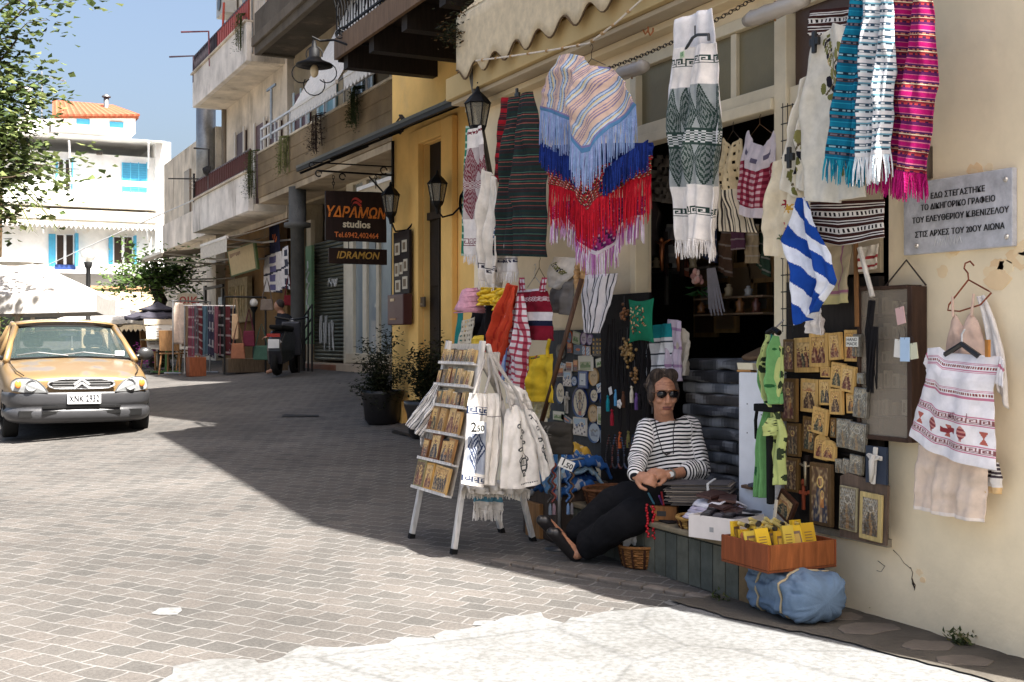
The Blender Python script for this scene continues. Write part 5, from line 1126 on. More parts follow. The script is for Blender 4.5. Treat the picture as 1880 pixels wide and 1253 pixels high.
hung(wall(3.70),[(856,232),(853,360),(850,470)],[(866,232),(864,350),(862,472)],lambda i,j,x,y:C(40,120,96)if int(y*70)%4 else C(180,200,180),'scarf','teal green cloth edge peeping out behind the burgundy lozenge scarf','scarf',nu=10,nv=60,folds=1,amp=.01)
hung(wall(3.60),[(890,310),(886,400),(892,515)],[(912,330),(922,400),(918,520)],lambda i,j,x,y:gk(x,(j-.84)*.9,.05,C(50,50,60),WT)if.84<j<.9 else C(212,204,192),'scarf','bunched plain white scarf with a dark key pattern hem','scarf',nu=40,nv=120,fr_n=60,fr_l=.07,fr_c=[WT,C(206,198,186)],folds=2.2,amp=.04,B=[(892,510),(905,525),(918,518)])
hung(wall(3.63),[(918,388),(916,440),(918,500)],[(936,388),(944,440),(948,500)],lambda i,j,x,y:C(70,96,120)if.25<j<.5 and int(j*40)%3 else(gk(x,(j-.78)*.6,.05,C(60,60,80),WT)if.78<j<.86 else WT),'scarf','white scarf with a blue woven band below the dark blanket','scarf',nu=30,nv=90,fr_n=50,fr_l=.07,fr_c=[WT],folds=1.4,amp=.03)
# 4 dresses inside the doorway
def dress(fr,body,straps,colf,name,label,cat,nu=60,nv=80,hem=None,**kw):
 t=Thing(name,label,cat);m=M();cloth(m,fr,body[0],body[1],colf,nu=nu,nv=nv,**kw);t.part('body',m,'cloth',smooth=True,solid=.006)
 if straps:
  m=M()
  for s_ in straps:m.tube([fr.p(*fr.uv(x,y),.012)for x,y in s_[0]],s_[1],s_[2],seg=6)
  t.part('strap',m,'cloth')
 t.done();return t
crc=C(206,186,146)
dress(wall(3.96),([(1330,258),(1328,330),(1327,425)],[(1362,256),(1366,330),(1396,428)]),None,lambda i,j,x,y:(None if(int(x*95)%3==1 and int(y*70)%3==1)else crc)if j<.5 else(C(60,54,50)if int(i*46)%3==0 else C(212,198,172)),'sundress','cream crochet top dress with thin black striped skirt in the doorway','dress',nu=64,nv=90,T=[(1330,258),(1334,254),(1345,272),(1358,254),(1362,256)],folds=2,amp=.02,bulge=.05)
def chk(i,j,x,y):
 if j<.36:
  return C(96,90,110)if.2<j<.26 and abs((i*3)%1-.5)<.22 and.12<i<.9 else C(206,196,200)
 if j>.87:return C(206,196,200)
 k=int(x*62)%2+int(y*62)%2
 return[C(206,170,176),C(150,60,78),C(112,28,48)][k]
dress(wall(3.95),([(1372,248),(1366,300),(1356,385)],[(1424,246),(1426,300),(1420,402)]),None,chk,'child_dress','child dress with white bodice and burgundy gingham skirt','dress',nu=90,nv=130,T=[(1372,248),(1378,240),(1386,262),(1405,270),(1416,258),(1420,240),(1424,246)],B=[(1356,385),(1385,402),(1420,404)],folds=3,amp=.014,bulge=.05)
m=M();fq=wall(3.97);hanger(m,fq,*fq.uv(1346,240),.16,C(70,56,44));hanger(m,fq,*fq.uv(1395,228),.22,C(120,90,60));one('hanger',m,'metal','thin wire hangers of the crochet and gingham dresses','hanger')
# 5 cream tunic with olives
def sprig(i,j,cs):
 for(cx,cy,s_,q)in cs:
  dx,dy=(i-cx)/s_,(j-cy)/s_*1.8;u=dx*math.cos(q)+dy*math.sin(q);v=-dx*math.sin(q)+dy*math.cos(q)
  if abs(v)<.04 and abs(u)<1:return C(96,84,60)
  for k in range(-3,4):
   a=u-k*.3;b=abs(v)-.22-.04*(k%2)
   if(a-.4*b)**2/.02+b*b/.035<1:return[C(110,110,62),C(36,34,44),C(130,126,76)][k%3]
 return None
LN=C(206,200,186)
dress(wall(3.66),([(1490,100),(1478,200),(1490,370)],[(1556,50),(1592,200),(1594,362)]),None,lambda i,j,x,y:sprig(i,j,[(.66,.27,.3,-.7),(.9,.86,.2,.4),(.5,.12,.16,1.2)])or(C(196,170,130)if.02<j<.3 and abs(i-.55-.25*math.sin(j*26)*.3)<.012 else LN),'tunic','natural linen tunic embroidered with black olive sprigs','tunic',nu=110,nv=150,T=[(1490,100),(1515,60),(1530,42),(1556,50)],B=[(1490,372),(1540,374),(1594,362)],folds=1.3,amp=.025,bulge=.03)
dress(wall(3.7),([(1476,150),(1462,240),(1446,350)],[(1496,120),(1484,230),(1488,356)]),None,lambda i,j,x,y:sprig(i,j,[(.55,.72,.5,-.8)])or C(214,208,194),'tablecloth','scalloped linen cloth with olive sprigs clipped beside the tunic','tablecloth',nu=50,nv=100,B=[(1446,350),(1460,372),(1470,356),(1488,372)],folds=1.5,amp=.035)
def flow(i,j,x,y):
 for cx,cy,r,c in((.55,.3,.1,C(170,84,80)),(.35,.45,.09,C(150,50,60)),(.6,.52,.08,C(196,150,60)),(.5,.7,.1,C(180,100,96)),(.4,.58,.07,C(70,90,60)),(.6,.2,.07,C(80,96,70)),(.3,.8,.07,C(90,100,70))):
  d=math.hypot((i-cx)*.8,(j-cy)*1.6)
  if d<r*(.7+.3*math.sin(9*math.atan2(j-cy,i-cx))):return c
 return C(216,204,178)
dress(wall(3.72),([(1424,300),(1412,400),(1416,470)],[(1462,280),(1490,380),(1462,478)]),None,flow,'tablecloth','cream cloth embroidered with red and yellow flowers by the flag','tablecloth',nu=70,nv=100,folds=1.6,amp=.03)
# 6 big scarves on the awning arm
def bandscarf(seq,key=None):
 f=bands(seq)
 def g_(i,j,x,y):
  c=f(y)
  if callable(c):return c(x,y)
  return c
 return g_
dot=lambda a,b:(lambda x,y:a if int(x*110)%2 else b)
teal=[(.02,C(20,116,146)),(.004,C(26,60,84)),(.006,dot(C(150,190,200),C(30,50,66))),(.004,C(26,60,84)),(.014,C(24,130,160)),(.003,C(80,60,60)),(.008,dot(C(120,110,120),C(26,50,70))),(.003,C(80,60,60)),(.012,C(18,100,132)),(.004,C(40,150,176))]
whte=[(.018,C(216,214,214)),(.003,C(40,70,90)),(.006,dot(C(216,216,216),C(60,80,96))),(.003,C(40,70,90)),(.01,C(214,214,214)),(.007,C(110,160,176)),(.003,C(50,60,76)),(.006,dot(C(196,210,214),C(50,76,92)))]
magn=[(.018,C(166,18,98)),(.003,C(206,120,140)),(.007,C(72,30,84)),(.006,dot(C(176,110,90),C(90,30,50))),(.003,C(206,190,160)),(.008,C(120,36,48)),(.006,dot(C(60,30,60),C(176,60,60))),(.012,C(90,28,84)),(.003,C(200,110,130))]
SG='striped scarves on the awning arm'
hung(wall(3.58),[(1568,-12),(1552,120),(1528,292)],[(1598,-14),(1600,120),(1592,300)],bandscarf(teal),'scarf','teal blue striped scarf hung over the awning arm','scarf',SG,nu=60,nv=320,fr_n=80,fr_l=.10,fr_c=[C(24,120,146),C(30,140,160),C(20,96,126)],folds=1.4,amp=.03)
hung(wall(3.55),[(1590,-12),(1590,120),(1584,290)],[(1640,-14),(1634,120),(1622,282)],bandscarf(whte),'scarf','white scarf with blue grey woven bands on the awning arm','scarf',SG,nu=60,nv=320,fr_n=60,fr_l=.11,fr_c=[C(220),C(196,212,220),C(226)],folds=1.5,amp=.03)
hung(wall(3.61),[(1636,-12),(1622,140),(1606,305)],[(1708,-14),(1708,160),(1690,320)],bandscarf(magn),'scarf','wide magenta and purple striped scarf beside the marble plaque','scarf',SG,nu=70,nv=320,fr_n=120,fr_l=.11,fr_c=[C(160,16,92),C(180,30,110),C(130,14,70)],folds=1.6,amp=.03)
br=[(.014,C(62,34,30)),(.004,C(220,214,206)),(.006,C(50,28,26)),(.005,C(220,214,206)),(.012,C(60,32,28)),(.004,C(214,206,196)),(.016,lambda x,y:C(220,214,206)if abs((x*36)%1-.5)<.28 else C(36,28,28)),(.004,C(214,206,196))]
hung(wall(3.72),[(1489,372),(1489,440)],[(1624,366),(1626,436)],bandscarf(br),'table_runner','brown and white striped woven runner hanging under the linen tunic','table runner',nu=110,nv=80,folds=1,amp=.01,B=[(1489,440),(1540,452),(1626,438)])
hung(wall(3.75),[(1488,20),(1488,66)],[(1566,12),(1566,60)],bandscarf(br),'table_runner','brown and white striped runner folded above the linen tunic','table runner',nu=80,nv=50,folds=1,amp=.01)
FB,FWH=C(24,66,146),C(216,218,226)
hung(wall(3.64),[(1468,364),(1444,440),(1462,500),(1464,560),(1468,598)],[(1482,362),(1496,410),(1524,470),(1535,515),(1498,572)],lambda i,j,x,y:FB if(j*3.1-i*1.25+.45)%1<.52 else FWH,'flag','blue and white striped national flag draped among the cloths','flag',nu=90,nv=130,folds=1.4,amp=.025)
dress(wall(3.9),([(1500,456),(1498,520),(1500,562)],[(1566,450),(1562,520),(1562,556)]),None,lambda i,j,x,y:C(150,100,120)if(abs(j-.8)<.03 or abs(i-.75)<.03)else(C(190,180,130)if j>.84 else C(176,160,130)),'cushion_cover','beige cushion cover with a mauve border behind the flag','cushion cover',nu=40,nv=40,folds=1,amp=.02,bulge=.03)
hung(wall(3.9),[(1578,456),(1580,500)],[(1612,448),(1612,492)],lambda i,j,x,y:C(150,56,56)if abs(j-.5)<.07 or abs(j-.85)<.05 else C(214,204,186),'tea_towel','small cream tea towel with red stripes above the cabinet','tea towel',nu=20,nv=30,amp=.01)
hung(wall(3.8),[(1488,570),(1486,612)],[(1506,566),(1512,616)],C(216,210,206),'scarf','white cloth end hanging just under the flag','scarf',nu=16,nv=20,folds=2,amp=.02)
m=M();m.tube([Wn(1578,455,3.85),Wn(1602,545,3.85)],.012,C(206,200,190));m.tube([Wn(1571,440,3.9),Wn(1574,600,3.9)],.012,C(130,90,52));one('rod',m,'wood','two thin display rods between the flag and the cabinet','rod')
# 7 wall: plaque, cabinet, garments
t=Thing('marble_plaque','grey marble memorial plaque with black Greek inscription','plaque');pw=wall(4.0)
m=M();wb(m,1668,1868,324,461,0,.03,C(186,186,190),pw);bd=t.part('slab',m,'stone',bev=.004)
p3=wall(3.968)
for s_,x0,x1,y in[('ΕΔΩ ΣΤΕΓΑΣΤΗΚΕ',1709,1808,354),('ΤΟ ΔΙΚΗΓΟΡΙΚΟ ΓΡΑΦΕΙΟ',1691,1827,374),('ΤΟΥ ΕΛΕΥΘΕΡΙΟΥ Κ.ΒΕΝΙΖΕΛΟΥ',1675,1852,396),('ΣΤΙΣ ΑΡΧΕΣ ΤΟΥ 20ΟΥ ΑΙΩΝΑ',1680,1844,424)]:
 a0,_=p3.uv(x0,y);a1,_=p3.uv(x1,y);_,b=p3.uv((x0+x1)/2,y);t.part('lettering',text_mesh(s_,p3,(a0+a1)/2,b,.036,C(20,20,20),c=.0005,fit=a1-a0),'paint',under=bd)
m=M()
for x,y in[(1680,355),(1846,330),(1683,452),(1848,435)]:a,b=p3.uv(x,y);m.lathe(p3.p(a,b),[(.0,.008),(.008,.006),(.012,0)],C(206,200,190),seg=8,axis=(-1,0,0))
t.part('bolt',m,'metal',under=bd);m=M();g=random.Random(12);a0,b0=p3.uv(1716,442)
for k in range(7):m.tube([p3.p(a0+k*.022+g.uniform(-.01,.01),b0-.025,.001),p3.p(a0+k*.022+.012,b0+.025*g.random(),.001),p3.p(a0+k*.022+.02,b0-.02,.001)],.0025,C(190),seg=4)
t.part('scratches',m,'paint',under=bd);t.done()
t=Thing('glass_cabinet','shallow brown wooden cabinet with a dusty glass front hung on the wall','cabinet');c4=wall(3.995)
m=M();wb(m,1606,1700,530,805,0,.012,C(92,76,60),c4);cb=t.part('back_panel',m,'wood')
m=M()
for(x0,x1,y0,y1)in[(1600,1606,526,808),(1693,1702,526,812),(1606.2,1692.8,526,533),(1606.2,1692.8,800,808)]:wb(m,x0,x1,y0,y1,.0,.09,C(64,46,36),c4)
t.part('frame',m,'wood',bev=.003)
m=M()
for y in(580,625,670,715,765):wb(m,1606.2,1692.8,y,y+3,.012,.075,C(80,64,50),c4)
t.part('shelf',m,'wood');m=M();wb(m,1606.2,1692.8,533.2,799.8,.078,.081,C(150),c4);t.part('glass_door',m,glassmat('dusty glass',(.36,.30,.23),.25,.42));t.done()
g=random.Random(21)
for r_i,y in enumerate((578,623,668,713,763)):
 for k in range(4):
  x=1616+k*18+g.uniform(-2,2);h=g.uniform(22,34);m=M();wb(m,x,x+g.uniform(9,13),y-h,y-.3,.02,.045,mixc(C(206,196,170),C(150,130,96),g.random()),c4);wb(m,x+2.5,x+7,y-h*.8,y-h*.2,.0455,.047,C(150,136,110),c4)
  one('boxed_trinket',m,'paper','small pale boxed trinket behind the dusty cabinet glass','trinket','trinkets in the glass cabinet')
m=M();m.tube([Wn(1624,528,3.93),Wn(1664,478,3.98),Wn(1700,524,3.93)],.004,C(60,50,44));one('cord',m,'rubber','cord from which the glass cabinet hangs','cord')
for(x,y,w_,h,cc,nm,rr)in[(1654,580,.05,.075,C(206,170,166),'pink',.2),(1662,642,.055,.105,C(176,200,224),'pale blue',0),(1649,640,.04,.08,C(220,216,208),'white',-.1),(1678,645,.045,.07,C(206,204,176),'cream',.15)]:
 fq=wall(3.86-.006*(nm=='pale blue'));a,b=fq.uv(x,y);ff=Fr(fq.p(a,b),fq.r*math.cos(rr)+fq.u*math.sin(rr),fq.u*math.cos(rr)-fq.r*math.sin(rr));t=Thing('paper_tag',nm+' gift tag tied in front of the glass cabinet','tag','gift tags on the cabinet')
 m=M();m.fbox(ff,-w_/2,w_/2,-h/2,h/2,0,.004,cc);t.part('card',m,'paper');m=M();m.tube([ff.p(0,h*.42,.004),ff.p(.005,h*.7),ff.p(-.005,h*.95)],.0018,C(50,44,44),seg=4);t.part('string',m,'rubber');t.done()
t=Thing('necklaces','bunch of black cord necklaces hanging at the cabinet edge','necklaces');m=M();g=random.Random(31);fq=wall(3.87)
for k in range(14):
 a,b=fq.uv(1598+g.uniform(-2,8),560);m.tube([fq.p(a,b+.02),fq.p(a-.02,b-.12,.01*g.random()),fq.p(a+g.uniform(-.03,.02),b-.3-.1*g.random(),.02*g.random()),fq.p(a+.03,b-.1,.01)],.005,C(22,20,22),seg=5)
t.part('cord',m,'rubber');t.done()
# camisole, dress top, lace underskirt
fq=wall(3.94);BW=C(206,178,160)
t=Thing('camisole','beige satin camisole on a copper wire hanger on the wall','camisole');m=M();cloth(m,fq,[(1748,590),(1742,640),(1738,690)],[(1796,590),(1806,630),(1812,690)],BW,nu=30,nv=26,T=[(1748,590),(1760,578),(1770,600),(1786,574),(1796,590)],folds=1.5,amp=.01,bulge=.04);t.part('body',m,'cloth',smooth=True,solid=.006)
m=M()
for s_ in([(1756,582),(1755,545)],[(1790,580),(1794,540)]):m.tube([fq.p(*fq.uv(*q),.02)for q in s_],.006,BW)
t.part('strap',m,'cloth');t.done()
hung(wall(3.955),[(1795,545),(1812,600),(1822,660),(1836,720)],[(1808,542),(1826,590),(1842,660),(1848,752)],WT,'blouse','white blouse edge hanging behind the embroidered dress top','blouse',nu=14,nv=40,folds=1.5,amp=.01)
m=M();hq=wall(3.93);pts=[(1740,570),(1752,556),(1778,514),(1820,540),(1818,536),(1778,514),(1776,500),(1770,492),(1772,483),(1782,480),(1788,488)]
pts=[(1778,514),(1742,560),(1740,570),(1762,572),(1800,560),(1820,538),(1814,534),(1778,514),(1777,502),(1770,493),(1772,484),(1781,480),(1788,488)];m.tube([hq.p(*hq.uv(*q))for q in pts],.0035,C(140,70,46),seg=6);one('hanger',m,'metal','copper coloured wire hanger hooked on the cream wall','hanger')
PK,RD=C(190,120,140),C(130,60,66)
def ktop(i,j,x,y):
 for c in(.12,.36):
  if abs(j-c)<.012:return RD if abs((i*34)%1-.5)<.3 else WT
  if abs(abs(j-c)-.028)<.004 or abs(abs(j-c)-.04)<.003:return PK
 for c in(.60,.86):
  if abs(j-c)<.025:return gk(x,j-c+.025 if 0 else(j-c+.025),.05,C(130,84,84),C(222,206,206))
  if abs(abs(j-c)-.035)<.005:return PK
 if.66<j<.80:
  u=(i*5.0)%1;v=(j-.66)/.14
  if int(i*5)in(1,3):
   if abs(u-.5)<(.2*math.sin(math.pi*min(1,v*1.15))+.07):return RD if int(v*7)%2 else C(190,130,120)
  elif int(i*5)==2 and.3<v<.78 and abs(v-.55-.12*math.sin(u*6))<.2:return C(140,56,60)
  elif abs(u-.5)<.12+.08*math.sin(v*8)and v>.15:return C(176,96,84)
 return C(224,220,222)
t=dress(wall(3.86),([(1704,640),(1706,700),(1692,745),(1676,800)],[(1838,655),(1826,715),(1830,790),(1832,864)]),None,ktop,'embroidered_blouse','white dress top woven with pink bands, vases and key pattern','blouse',nu=150,nv=170,T=[(1704,640),(1732,638),(1744,648),(1790,652),(1838,655)],B=[(1676,800),(1730,832),(1790,852),(1832,864)],folds=1.3,amp=.014,bulge=.06)
ft=wall(3.80);a,b=ft.uv(1758,764);m=text_mesh('ΚΡΗΤΗ',ft,a,b,.03,C(150,100,110),c=.0,ext=.0005);o_=bpy.data.objects.new('lettering',m.mesh('lettering','paint'));COL.objects.link(o_);o_.parent=t.root;o_.data.transform(Matrix.Translation(-t.root.location))
for L_,R_ in(([(1706,640),(1698,668)],[(1712,692),(1706,700)]),([(1838,655),(1830,705)],[(1843,665),(1842,712)])):
 m=M();cloth(m,wall(3.85),L_,R_,lambda i,j,x,y:PK if abs(j-.3)<.06 else C(224,220,222),nu=10,nv=16,amp=.006);o_=bpy.data.objects.new('sleeve',m.mesh('sleeve','cloth',True));COL.objects.link(o_);mods(o_,solid=.006);o_.parent=t.root;o_.data.transform(Matrix.Translation(-t.root.location))
hung(wall(3.90),[(1688,815),(1686,880),(1684,935)],[(1812,855),(1808,900),(1804,960)],lambda i,j,x,y:(C(226,214,204)if j>.93 else C(216,196,178)),'lace_skirt','pale peach lace edged underskirt below the embroidered top','skirt',nu=50,nv=50,folds=2.5,amp=.014,bulge=.03)
hung(wall(3.93),[(1800,845),(1806,880),(1814,905)],[(1834,850),(1836,880),(1834,908)],lambda i,j,x,y:(C(70,60,66)if int(j*16)%2 and j<.5 else C(220,214,208))if j<.8 else C(214,180,130),'blouse_hem','dark patterned sleeve end hanging to the right of the underskirt','sleeve',nu=12,nv=24,folds=1.5,amp=.012)
m=M();fq=wall(3.84);a,b=fq.uv(1766,632);m.tube([fq.p(a-.09,b-.045),fq.p(a,b),fq.p(a+.09,b-.05)],.012,C(24));m.tube([fq.p(a,b),fq.p(a,b+.04),fq.p(a+.015,b+.06)],.004,C(200));one('hanger',m,'plastic','black hanger inside the embroidered white top','hanger')
m=M();fq=wall(3.84);a,b=fq.uv(1816,640);m.fbox(fq,a-.008,a+.008,b-.035,b+.035,0,.015,C(176,120,60));one('clothes_peg',m,'wood','wooden clothes peg clipped to the beige camisole','peg')
# 8 awning, arms, ropes, lamps in plastic
AWC=C(206,190,160)
t=Thing('shop_awning','rolled cream shop awning with a brown edged scalloped valance','awning');m=M();s0,s1,n0,zt=8.56,3.7,3.68,3.78
k=14
def vb(i):return 3.34+.05*math.cos(i*k*2*math.pi)
m.grid(lambda i,j:Vector((n0+.03*math.sin(i*40)*j*.3,lerp(s0,s1,i),lerp(zt,vb(i),j))),k*10,6,AWC);t.part('valance',m,'cloth',solid=.006,smooth=True)
m=M();m.tube([(n0,lerp(s0,s1,i/(k*10)),vb(i/(k*10)))for i in range(k*10+1)],.007,C(96,78,58),seg=5);t.part('edging',m,'cloth')
m=M();m.tube([(n0+.05,s0,zt),(n0+.05,s1,zt)],.05,C(214,200,172),seg=12);m.add([(n0,s0,zt+.03),(n0,s1,zt+.03),(4.0,s1,zt+.3),(4.0,s0,zt+.3)],[(0,1,2,3)],AWC);t.part('roll',m,'cloth')
m=M();m.tube([Wn(1697,300,3.98),Vector((3.72,4.03,2.79)),Vector((3.66,4.03,3.7))],.019,C(128,126,122),seg=10);m.tube([Vector((3.98,8.4,2.15)),Vector((3.73,8.4,3.36)),Vector((3.7,8.4,3.7))],.022,C(96,92,86),seg=10)
m.box(3.95,4.0,Wn(1697,300,3.98).y-.03,Wn(1697,300,3.98).y+.03,2.02,2.16,C(110,100,92));t.part('arm',m,'metal',smooth=True);t.done()
m=M();pts=[Wn(*q)for q in[(874,112,3.66),(935,104,3.62),(1015,92,3.58),(1082,80,3.56),(1128,45,3.56),(1200,-20,3.58)]];m.tube(pts,.006,C(206,196,180));g=random.Random(3)
for k in range(12):p=pl([(i,0)for i in range(6)],(k+.5)/12)[0];i=min(4,int(p));q=pts[i].lerp(pts[i+1],p-i);m.tube([q+Vector((0,-.012,0)),q+Vector((0,.012,0))],.011,C(170,140,100))
one('display_rope',m,'cloth','knotted white rope strung under the awning for hanging goods','rope')
m=M();A,B=Wn(1090,135,3.72),Wn(1440,-35,3.72)
for k in range(60):
 p=A.lerp(B,k/60)+UP*(-.04*math.sin(math.pi*k/60));d=(B-A)/60
 q1=d.normalized().cross(UP if k%2 else Vector((1,0,0))).normalized();m.tube([p+d*.6*math.cos(a*.9)+q1*.011*math.sin(a*.9)for a in range(8)],.0028,C(44,38,34),seg=4)
one('chain',m,'iron','dark link chain strung across the shop window','chain')
for(x0,y0,x1,y1,lab)in[(1135,138,1186,122,'plastic wrapped lamp tube behind the pastel poncho'),(1370,40,1480,0,'plastic wrapped lamp tube above the child dress')]:
 t=Thing('lamp_tube',lab,'lamp');a,b=Wn(x0,y0,3.8),Wn(x1,y1,3.8);m=M();m.tube([a.lerp(b,k/8)+UP*.006*(k%2)for k in range(9)],[.03]+[.042]*7+[.03],C(186,176,164),seg=12);t.part('wrapping',m,'gloss',smooth=True);m=M();m.tube([a.lerp(b,.5)+UP*.05,a.lerp(b,.5)-UP*.05],.006,C(150,110,70));t.part('tie',m,'rubber');t.done()
m=M()
for x,y in[(1190,56),(1199,58)]:p=Wn(x,y,3.74);m.tube([p+UP*.02,p,p+Vector((-.02,0,-.025)),p+Vector((-.035,0,0))],.005,C(150,90,50))
one('hook',m,'metal','pair of brass hooks under the cornice','hook')
# wire display grid on the door post
t=Thing('wire_grid','black wire display grid fixed to the cream door post','grid');fq=wall(3.92);m=M()
for x in(1437,1446,1455):m.tube([fq.p(*fq.uv(x,190)),fq.p(fq.uv(x,190)[0],fq.uv(x,610)[1])],.003,C(40),seg=4)
for k in range(14):y=195+k*31;m.tube([fq.p(fq.uv(1434,y)[0],fq.uv(1446,y)[1]),fq.p(fq.uv(1458,y)[0],fq.uv(1446,y)[1])],.003,C(40),seg=4)
t.part('wire',m,'iron');t.done()
for x,y,lab in[(1496,78,'black clip on the shoulder of the linen tunic'),(1450,290,'black clip holding the flowered cloth'),(950,176,'black clip at the top of the dark striped blanket')]:
 p=Wn(x,y,3.62);m=M();m.box(p.x-.01,p.x+.01,p.y-.03,p.y+.03,p.z-.015,p.z+.02,C(20));m.box(p.x-.012,p.x+.004,p.y-.012,p.y+.012,p.z-.05,p.z+.05,C(26));one('clip',m,'plastic',lab,'clip',bev=.004)
 # ================================================================ ICONS
GOLD,GOLD2,ICD=C(196,150,80),C(206,166,100),C(104,70,44)
def ico(style,seed=0):
 g=random.Random(seed);rob=g.choice([C(96,36,34),C(44,50,70),C(70,56,40),C(110,50,44),C(52,62,52)]);rob2=g.choice([C(40,46,60),C(110,46,40),C(70,44,36)])
 bgc=g.choice([C(206,160,90),C(196,150,84),C(210,172,110)]);n={'two':2,'many':5,'group':3}.get(style,1)
 if style=='dark':bgc=C(96,68,44)  # brown ground for the dark icons
 if style=='silver':bgc,rob,rob2=C(176,172,162),C(140,136,128),C(120,116,108)
 def f(i,j):
  c=f0(i,j);q=mnoise.noise((i*9+seed,j*12,seed*.1));c=mixc(c,C(50,34,24)if q>0 else C(226,196,140),abs(q)*(.75 if style!='silver' else.4))
  return c
 def f0(i,j):
  if style in('one','dark')and seed%3 and n==1:
   d=((i-.66)/.11)**2+((j-.50)/.075)**2
   if d<.45:return C(160,108,70)
   if d<1.2:return C(216,176,100)
   if.54<j<.74 and abs(i-.64)<.11:return C(186,120,60)
  if style=='scene':
   if j<.34:return C(206,172,120)if math.sin(i*9)*.06+.24>j else C(176,120,80)
  for k in range(n):
   cx=(k+.5)/n if n>1 else.5+g_off;sc={1:1,2:.62,3:.5,5:.36}[n];cy=.27+(.07 if n>2 and k%2 else 0)
   hx,hy=(i-cx)/(.15*sc*1.2),(j-cy)/.10/(1 if n<3 else.8)
   d=hx*hx+hy*hy
   if d<.42:return C(150,100,66)if style!='silver' else C(150,146,136)
   if d<.62:return C(70,46,32)if style!='silver' else C(110,106,98)
   if d<1.5:return(C(226,190,110)if d<1.25 else C(150,100,50))if style!='silver' else C(196,190,178)
   w_=(.13+.22*min(1,max(0,(j-cy-.08)*2.4)))*sc*1.25
   if j>cy+.09 and abs(i-cx)<w_:
    c=rob if(k+seed)%2==0 else rob2
    if abs(i-cx-.05*math.sin(j*9))<w_*.22:return mixc(c,C(200,160,110),.45)
    return mixc(c,C(20),.3)if int((i-cx)*40+j*12)%4==0 else c
  if style=='silver' and(math.sin(i*40)*math.sin(j*46)>.3):return C(130,126,118)
  return mixc(bgc,C(120,80,44),.35)if(j>.93 or i<.04 or i>.96 or j<.03)else bgc
 g_off=g.uniform(-.04,.04);return f
def icon(fr,px0,px1,py0,py1,style,label,rot=0,d=.02,w0=.0,frame=GOLD2,fw_=.1,group='icons hung in the window',arch=False,res=(22,30),name='icon',lean=0):
 mx_,my_=(px0+px1)/2,(py0+py1)/2;a,b=fr.uv(mx_,my_);wd=fr.uv(px1,my_)[0]-fr.uv(px0,my_)[0];ht=fr.uv(mx_,py0)[1]-fr.uv(mx_,py1)[1]
 q=R(rot);ff=Fr(fr.p(a,b,w0),fr.r*math.cos(q)+fr.u*math.sin(q),fr.u*math.cos(q)-fr.r*math.sin(q))
 t=Thing(name,label,'icon',group);m=M()
 if arch:
  pts=[(-wd/2,-ht/2),(wd/2,-ht/2),(wd/2,ht*.15)]+[(wd/2*math.cos(k*math.pi/8),ht*.15+ht*.35*math.sin(k*math.pi/8))for k in range(1,8)]+[(-wd/2,ht*.15)];m.prism(ff,pts,0,d,frame)
 else:m.fbox(ff,-wd/2,wd/2,-ht/2,ht/2,0,d,frame)
 t.part('board',m,'silver' if style=='silver' and fw_<.06 else 'wood',bev=.003)
 e=min(wd,ht)*fw_;m=M();f=ico(style,int(px0*3+py0));hx,hy=wd/2-e,(ht/2-e)*(.85 if arch else 1);oy=-ht*.06 if arch else 0
 m.grid(lambda i,j:ff.p(lerp(-hx,hx,i),lerp(hy,-hy,j)+oy,d+.0012),res[0],res[1],f);t.part('painting',m,'silver' if style=='silver' else 'paint');t.done();return ff,wd,ht
ib=wall(3.93)
t=Thing('icon_board','dark backing board in the shop window carrying the painted icons','board');m=M();m.box(3.95,3.985,4.262,4.925,.39,1.60,C(40,34,30));t.part('board',m,'wood');m=M()
for y in(690,760,830):m.fbox(ib,ib.uv(1440,y)[0],ib.uv(1590,y)[0],ib.uv(1500,y)[1],ib.uv(1500,y)[1]+.008,-.018,-.002,C(30,26,24))
t.part('rail',m,'wood');t.done()
IC=[(1463,1508,620,684,'many','icon of a group of saints in a broad gold frame',2),(1494.5,1529,612,674,'two','pale gold icon of two standing saints, topmost of the board',1),(1534,1556,611,661,'one','small gold icon tilted left beside the hand made card',4),(1555,1583,606,664,'one','gold icon half covered by the hand made card',0),
(1534,1558,666,713,'one','gold icon with a dark red robe right of the small half hidden icon',-6),(1556,1581,672,720,'one','narrow gold icon of a grey robed saint, tilted',-7),(1475,1507,696,757,'scene','gold framed icon of a crowded feast scene',-1),(1513,1534,697,744,'two','small gold icon of two figures beside the feast scene',2),(1535,1558,714,761,'one','gold icon of a bishop above the mother and child icon',1),(1559,1578,722,759,'one','little square gold icon under the tilted grey saint',3),
(1515,1533,674,693,'one','tiny half hidden gold icon between the upper rows',0),(1503,1530,749,797,'one','gold icon of mother and child tilted right',-8),(1478,1505,766,831,'dark','icon of a dark robed saint on an olive gold ground',-4),(1453,1476,777,838,'dark','dim brown icon left of the dark robed saint',0),(1446,1474,695,774,'dark','tall dark icon of a blessing figure at the left edge',0),(1443,1465,623,683,'dark','dark brown icon at the upper left of the board',0),
(1504,1529,797,844,'one','gold icon behind the arched one',-5),(1521,1545,808,845,'one','small arched gold icon with a rounded top',-2),(1529,1541,767,804,'dark','very narrow brown icon right of the mother and child',0),(1449,1474,840,903,'dark','dull dark icon above the leaning one',0)]
for k,(x0,x1,y0,y1,st,lab,rt)in enumerate(IC):
 dk_=st=='dark';icon(ib,x0,x1,y0,y1,st,lab,rt,w0=.012*(k%3),frame=C(110,82,44)if dk_ else GOLD2,arch='arched' in lab,fw_=.14)
